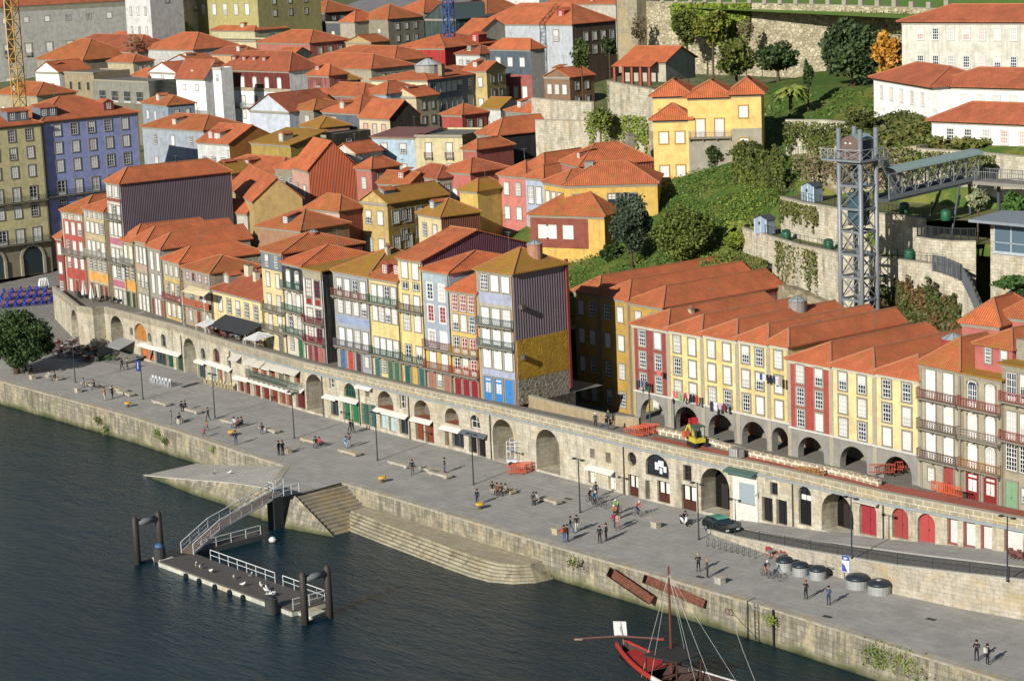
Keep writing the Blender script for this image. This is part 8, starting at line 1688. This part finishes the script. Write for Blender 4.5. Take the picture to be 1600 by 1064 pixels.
MB().mat(ashlar('#a7a89c', '#9a9b90', 3, 2, '#6c6c60', .02, .4)).box(22.6, 26.3, .6, 2.6, -.4, .3).build('outrigger', pn); MB().mat(ashlar('#a7a89c', '#9a9b90', 3, 2, '#6c6c60', .02, .4)).box(-2.8, 0, .6, 2.2, -.4, .3).build('outrigger', pn)
for x, y, c in ((-1.6, 1.0, '#3f6aa0'), (22.0, -.9, '#2c2e30')):
    e_ = MB().mat(plain('#3a3b3a')).lathe([(.62, .1), (.62, 1.5), (.45, 1.55)], 14).build('mooring_drum', pn, (x, y, 0)); MB().mat(plain(c)).lathe([(.45, 1.55), (.4, 1.75), (.15, 1.85)], 12).build('cap', e_)
fl = empty('float_finger', (-44.6, -29.9, WZ), R(2), 'narrow side float under the gangway', 'float'); MB().mat(plain('#4a4c4c')).box(0, 1.7, 0, 8, -.4, .5).mat(DK).box(0, 1.7, 0, 8, .501, .58).build('hull', fl); rail(fl, [(1.65, .3, .58), (1.65, 7.9, .58)], 1.0, 1.9)
for nm, x, lab in (('pile_frame', -45.4, 'left pair of tall dark mooring piles joined by a beam'), ('pile_frame', -16.0, 'right pair of tall dark mooring piles joined by a beam')):
    e = empty(nm, (x, -35.7, WZ), 0, lab, 'mooring piles', 'mooring pile frames')
    for y in (0, 2.8): b = MB().mat(wood('#3c3732', 4)); b.smooth = True; b.tube([(0, y, -2), (0, y, 4.8), (0, y, 5.1)], [.36, .34, .12], 12); b.build('pile', e)
    b = MB().mat(plain('#6c7072')); b.smooth = True; b.tube([(0, .3, 4.3), (0, 2.5, 4.3)], .32, 10); b.build('cross_beam', e); MB().mat(plain('#1c2434')).bar((0, .3, .05), (0, 2.5, .05), .3, .25).build('lower_beam', e)
ga = empty('gangway', (-46.6, -17.2, .25), 0, 'long pale aluminium gangway dropping from the quay landing to the pontoon', 'gangway'); O_ = Vector((-46.6, -17.2, .25))
G0_, G1_, G2_ = Vector((0, 0, 0)), Vector((-44.4, -26.9, -1.3))-O_, Vector((-43.0, -31.2, -2.7))-O_
for p, q, nm in ((G0_, G1_, 'span'), (G1_, G2_, 'lower_ramp')):
    MB().mat(plain('#6a5a4c')).bar(p, q, 1.5, .1).build(nm, ga); d = (q-p).normalized(); sd_ = Vector((d.y, -d.x, 0)).normalized()*.8; b = MB().mat(plain('#dfe2e2', .4)); n = max(3, int((q-p).length/1.5))
    for s in (-1, 1):
        o_ = sd_*s; b.bar(p+o_, q+o_, .09, .2); b.bar(p+o_+up_*1.05, q+o_+up_*1.05, .08); b.bar(p+o_+up_*.55, q+o_+up_*.55, .05)
        for k in range(n+1): r = p.lerp(q, k/n)+o_; b.bar(r, r+up_*1.05, .06)
        for k in range(n): r = p.lerp(q, k/n)+o_; r2 = p.lerp(q, (k+1)/n)+o_; b.bar(r, r2+up_*1.05, .05)
    b.build('railing', ga)
e = empty('landing_platform', (-47.9, -16.6, 0), 0, 'small railed steel platform at the top of the gangway', 'platform'); MB().mat(plain('#3a4450')).box(0, 3.0, -1.0, 1.2, .12, .24).build('deck', e); rail(e, [(0, 1.1, .24), (0, -.9, .24), (1.0, -.9, .24)], 1.05, 1.0); rail(e, [(2.9, -.9, .24), (2.9, 1.1, .24)], 1.05, 1.0)
tagp(MB().mat(plain('#25292c')).box(-.65, .65, -.7, .5, -4.4, .1).build('support_pillar', None, (-45.9, -18.0, 0)), 'dark pillar standing in the water under the gangway head', 'pillar')
tagp(MB().mat(plain('#d0d2cc', .4)).lathe([(.05, -.1), (.35, .05), (.42, .25), (.25, .5), (.05, .58)], 12).build('mooring_buoy', None, (-41.6, -21.6, WZ)), 'small white mooring buoy at the end of the side float', 'buoy')
# gulls
gm = None; rg = random.Random(9)
for i in range(15):
    x, y = (rg.uniform(-40, -22), rg.uniform(-34, -31.4)); z = WZ+.55
    if i > 12: x, y, z = [(-63, -12.6, -1.35), (-66, -12.8, -1.9)][i-13]
    if gm is None:
        b = MB().mat(plain('#d6d6d2', .7)); b.smooth = True; b.tube([(0, .2, .18), (0, .05, .2), (0, -.1, .22), (0, -.17, .32), (0, -.22, .34)], [.02, .085, .08, .05, .02], 7); b.mat(plain('#8c9094')); b.tube([(0, .24, .2), (0, .02, .25)], [.02, .075], 6); b.mat(plain('#c4903c')); b.tube([(.03, 0, 0), (.03, 0, .13)], .01, 4); b.tube([(-.03, 0, 0), (-.03, 0, .13)], .01, 4); gm = b.mesh('gull')
    o = obj('gull', gm, None, (x, y, z), rg.uniform(0, 6)); o.scale = (1.5,)*3; tagp(o, 'white gull resting on the pontoon deck' if i < 13 else 'pale gull standing on the slipway', 'bird', 'gulls on the pontoon' if i < 13 else 'gulls on the slipway')
# rusty steel troughs on the quay wall
RU = NT('rusty_steel', .9, .2); RU.base(RU.mix(RU.noise(RU.pos(1), 3, 5, .7, .35, .65), C('#4a2c22'), C('#6a4436')))
def trough(label, p0, p1, w, h, tw):
    p0, p1 = Vector(p0), Vector(p1); d = (p1-p0).normalized(); e = empty('rusty_trough', p0, 0, label, 'steel trough', 'rusty steel troughs on the quay wall'); q = p1-p0; x = Vector((0, -1, 0))
    b = MB().mat(RU.m); u = Vector((0, -math.sin(tw), math.cos(tw))); v = Vector((0, -math.cos(tw), -math.sin(tw)))
    for a, c in ((Vector(), v*w), ): b.bar(a+v*w*.5, q+v*w*.5, w, .06, up=u)
    b.bar(u*h*.5, q+u*h*.5, .06, h, up=v) if False else None
    b.add([Vector(), q, q+u*h, u*h, v*.06, q+v*.06, q+u*h+v*.06, u*h+v*.06], [(0, 1, 2, 3), (7, 6, 5, 4), (3, 2, 6, 7)]); b.add([v*w, q+v*w, q+u*h+v*w, u*h+v*w], [(0, 1, 2, 3), (3, 2, 1, 0)]); b.build('channel', e); MB().mat(plain('#1d1512')).add([Vector(), v*w, v*w+u*h, u*h], [(0, 1, 2, 3)]).build('end_plate', e)
trough('upper rusty trough lying slanted against the quay wall', (-.1, -11.2, -.45), (5.5, -11.6, -1.8), .9, .7, 1.0); trough('lower rusty trough along the quay edge', (4.4, -11.2, -.15), (12.0, -11.4, -.85), .8, .5, 1.1)
# ladder, ring and mooring ropes
lad = MB().mat(plain('#4c463a')); Pl = Pz(1172, 948, 0)
for s in (-.22, .22): lad.bar((s, 0, -3.4), (s, -.08, .1), .05)
for k in range(10): lad.bar((-.22, -.05, -3.2+k*.33), (.22, -.05, -3.2+k*.33), .035)
tagp(lad.build('wall_ladder', None, (Pl.x, -11.45, 0)), 'narrow iron ladder down the quay wall at the right', 'ladder')
tagp(MB().mat(plain('#2c2822')).bar((0, 0, -3.6), (0, 0, .05), .14, .14).build('fender_rail', None, (Pl.x+2.1, -11.6, 0)), 'dark vertical fender rail on the quay wall', 'fender rail')
# wine boat
B0_ = Pz(968, 1003, -.6); _mp = Pz(1058, 1051, -2.7); BA = math.atan2(_mp.y-B0_.y, _mp.x-B0_.x)-R(19); bt = empty('rabelo_boat', (B0_.x, B0_.y, WZ), BA, 'traditional red and white wooden river boat with a tall mast at the bottom edge', 'boat')
L_ = 17.0; st = 16; hb_ = MB().mat(plain('#9c2a22', .5)); RD = plain('#a52a20', .5); rows_ = []
for i in range(st+1):
    t = i/st; x = L_*t; bw = 2.1*math.sin(math.pi*min(1, t*.9+.03))**.7; sheer = 1.0+1.9*(1-t)**4*1.0+1.2*t**5; keel = -.5+1.9*(1-t)**6+.8*t**8
    rows_.append([(x, -bw, sheer), (x, -bw*.75, (sheer+keel)/2-.1), (x, 0, keel), (x, bw*.75, (sheer+keel)/2-.1), (x, bw, sheer)])
hb_.mat(plain('#3a2620')); vs_ = [p for r in rows_ for p in r]; fs_ = []
for i in range(st):
    for k in range(4): a = i*5+k; fs_.append((a, a+5, a+6, a+1))
hb_.smooth = True; hb_.add(vs_, fs_).build('hull', bt)
for k in (0, 4):
  b = MB()
  for i in range(st):
    m_ = RD if i < 5 else plain('#cfcdc6', .5); b.mat(m_)
    if 1: p, q = Vector(rows_[i][k]), Vector(rows_[i+1][k]); s = -1 if k == 0 else 1; b.bar(p+Vector((0, s*.05, -.12)), q+Vector((0, s*.05, -.12)), .12, .4)
  b.build('gunwale', bt)
MB().mat(RD).add([(0, 0, rows_[0][2][2])]+[Vector(rows_[i][0])+Vector((0, .1, -.25)) for i in range(1, 5)]+[Vector(rows_[i][4])+Vector((0, -.1, -.25)) for i in range(4, 0, -1)], [tuple(range(9))]).build('foredeck', bt)
MB().mat(wood('#5a4434')).add([(4.0, -1.6, .3), (15, -1.5, .3), (15, 1.5, .3), (4.0, 1.6, .3)], [(0, 1, 2, 3)]).build('inner_deck', bt)
for k in range(5): MB().mat(wood('#6a4c38')).box(5.2+k*1.9, 5.5+k*1.9, -1.7, 1.7, .75, .85).build('thwart', bt)
def bloc(px, py, Y=None, z=None): P = Py(px, py, Y) if z is None else Pz(px, py, z); q = Matrix.Rotation(-BA, 3, 'Z') @ (P-Vector((B0_.x, B0_.y, WZ))); return q
mb = bloc(1058, 1051, z=-2.7); mt_z = Py(1057, 883, _mp.y).z-WZ
MB().mat(plain('#6a3624', .5)).tube([(mb.x, mb.y*.6, .2), (mb.x, mb.y*.6, mt_z)], [.13, .08], 8).build('mast', bt)
b = MB().mat(plain('#b9b9b4', .5))
for tx, ty in ((4.0, -1.7), (5.2, -1.9), (6.2, 1.8), (10.5, -1.9), (11.5, 1.9), (12.5, -1.8)): b.tube([(mb.x, mb.y*.6, mt_z-.6), (tx, ty, 1.0)], .014, 4)
b.build('shrouds', bt)
cz_ = 3.0; MB().mat(plain('#35302e', .8)).add([(4.2, -1.6, cz_), (8.0, -1.6, cz_+.1), (8.0, 1.6, cz_+.1), (4.2, 1.6, cz_), (4.2, -1.6, cz_-.12), (8.0, -1.6, cz_-.02), (8.0, 1.6, cz_-.02), (4.2, 1.6, cz_-.12)], [(0, 1, 2, 3), (7, 6, 5, 4), (0, 4, 5, 1), (1, 5, 6, 2), (2, 6, 7, 3), (3, 7, 4, 0)]).build('canopy', bt)
b = MB().mat(plain('#4a2c22')); [b.bar((x, y, .3), (x, y, cz_), .1) for x in (4.4, 7.8) for y in (-1.5, 1.5)]; b.bar((4.4, -1.5, 1.5), (7.8, -1.5, 2.9), .06); b.bar((4.4, 1.5, 2.9), (7.8, 1.5, 1.5), .06); b.build('canopy_posts', bt)
oa = Pz(898, 998, -.4); ob = Pz(1038, 997, .2); q0 = bloc(898, 998, z=-.3); q1 = bloc(1038, 998, z=.3); b = MB().mat(plain('#5a3026', .6)); b.tube([q0, q0.lerp(q1, .5)+up_*.25, q1], [.07, .1, .09], 6); b.mat(plain('#a58a74')); b.bar(q0, q0.lerp(q1, .09), .32, .08); b.mat(RD); b.bar(q1.lerp(q0, .07), q1, .3, .12); b.build('steering_oar', bt)
MB().mat(plain('#8a8a86')).bar((.5, 0, 2.6), (.2, 0, 4.7), .05).build('flag_pole', bt); MB().mat(plain('#dcdcd8')).add([(-.1, -.5, 3.35), (.6, .35, 3.3), (.5, .35, 4.6), (-.2, -.5, 4.7)], [(0, 1, 2, 3), (3, 2, 1, 0)]).mat(plain('#a8a8a8')).add([(.24, -.14, 3.75), (.34, -.02, 3.75), (.3, -.02, 4.3), (.2, -.14, 4.2)], [(0, 1, 2, 3)]).build('flag', bt)
tagp(MB().mat(plain('#2c8a70')).lathe([(.3, 0), (.32, .4)], 10).build('bucket', None, Pz(1035, 1042, -2.3)), 'green bucket standing in the wooden boat', 'bucket')
rb = None
for i in range(7):
    q = Matrix.Rotation(BA, 3, 'Z') @ Vector((9.4+(i % 4)*.85, -.6+(i//4)*1.1, .75)) + Vector((B0_.x, B0_.y, WZ))
    if rb is None: b = MB().mat(wood('#4a3426', 6)); b.smooth = True; b.tube([(0, -.5, 0), (0, -.25, 0), (0, .25, 0), (0, .5, 0)], [.3, .38, .38, .3], 14); b.mat(plain('#a8783c')); b.smooth = False; b.tube([(0, -.51, 0), (0, -.5, 0)], .28, 12); rb = b.mesh('wine_barrel')
    tagp(obj('wine_barrel', rb, None, q, BA+.35), 'dark wooden wine barrel lying in the boat', 'barrel', 'wine barrels in the boat')
Rp = Pz(1107, 965, -1.2); E_ = Pz(1185, 1075, -1.5); tagp(MB().mat(plain('#a8a8a2')).tube([(0, 0, 0), (Vector((E_.x, E_.y, -1.6))-Vector((Rp.x, -11.6, -1.2)))*.5-up_*.25, Vector((E_.x, E_.y, -1.6))-Vector((Rp.x, -11.6, -1.2))], .03, 5).build('mooring_rope', None, (Rp.x, -11.6, -1.2)), 'pale mooring rope running from a wall ring to the boat', 'rope')
tagp(MB().mat(plain('#6a4434')).tube([(.28*math.cos(2*math.pi*k/12), -.05, .28*math.sin(2*math.pi*k/12)) for k in range(13)], .05, 5, False).build('mooring_ring', None, (Rp.x, -11.75, -1.2)), 'rusty mooring ring on the quay wall', 'mooring ring')
# cranes
def crane(label, px, py, Y, z1, w, c, c2=None, nm='tower_crane'):
    P = Py(px, py, Y); e = empty(nm, P, .3, label, 'crane'); b = MB().mat(plain(c, .5)); H = z1-P.z; n = int(H/(w*1.0)); k2 = 0
    cs = [(-w/2, -w/2), (w/2, -w/2), (w/2, w/2), (-w/2, w/2)]
    for x, y in cs: b.bar((x, y, 0), (x, y, H), w*.1)
    for i in range(n):
        z, z2 = H*i/n, H*(i+1)/n
        for k in range(4): p, q = cs[k], cs[(k+1) % 4]; b.bar((*p, z), (*q, z), w*.06); b.bar((*p, z), (*q, z2), w*.06) if i % 2 else b.bar((*q, z), (*p, z2), w*.06)
    b.build('mast', e); return e
cr = crane('yellow lattice construction crane at the left edge', 31, 168, 72, 62, 1.9, '#c4962c'); MB().mat(plain('#c4c4bc')).box(-1.15, -.98, -1, 1, 9, 34).build('sign_board', cr)
crane('blue lattice construction crane behind the crimson house', 702, 58, 150, 60, 1.7, '#2c4f9a')
# wild plants on the quay wall
rp_ = random.Random(31)
for i, (x, y, L) in enumerate([(154, 655, 'tuft of weeds'), (165, 668, 'trailing weeds'), (246, 676, 'yellowish shrub'), (258, 686, 'low bush'), (335, 700, 'small tuft of weeds'), (1375, 1020, 'leafy wild bush'), (1385, 1035, 'trailing plant'), (1415, 1028, 'yellow green tuft'), (1440, 1045, 'clump of brown weeds'), (1465, 1050, 'tuft of dry grass'), (1205, 965, 'patch of dry weeds'), (895, 875, 'moss tuft'), (1520, 1055, 'rounded weed clump')]):
    Y_ = -7.4 if x < 400 else -12.0; P = Py(x, y, Y_ if x > 400 else lerp([-110, -95, -78], [-6.9, -6.9, -7.8], Py(x, y, -7).x)-.15); k_ = 2.0 if i in (5, 7, 8) else 1.0; pts = [(P.x+rp_.gauss(0, .35*k_), P.y-abs(rp_.gauss(0, .14*k_)), min(P.z-.15*k_+rp_.gauss(0, .28*k_), .12)) for _ in range(int(170*k_*k_))]
    o = obj('wall_plant', cards(pts, .05, .14, rp_.choice([LY, LO, LI, LG]), rp_)); tagp(o, L+' sprouting from the quay wall '+['beyond the bench with two people', 'below the blue banner lamp', 'left of the slipway foot', 'above the slipway end', 'near the slipway', 'below the two men at lower right', 'under the leafy bush at lower right', 'between the bush and the corner', 'at the bottom right wall', 'near the right corner of the wall', 'left of the iron ladder', 'by the end of the low platform', 'in the bottom right corner'][i], 'plant')
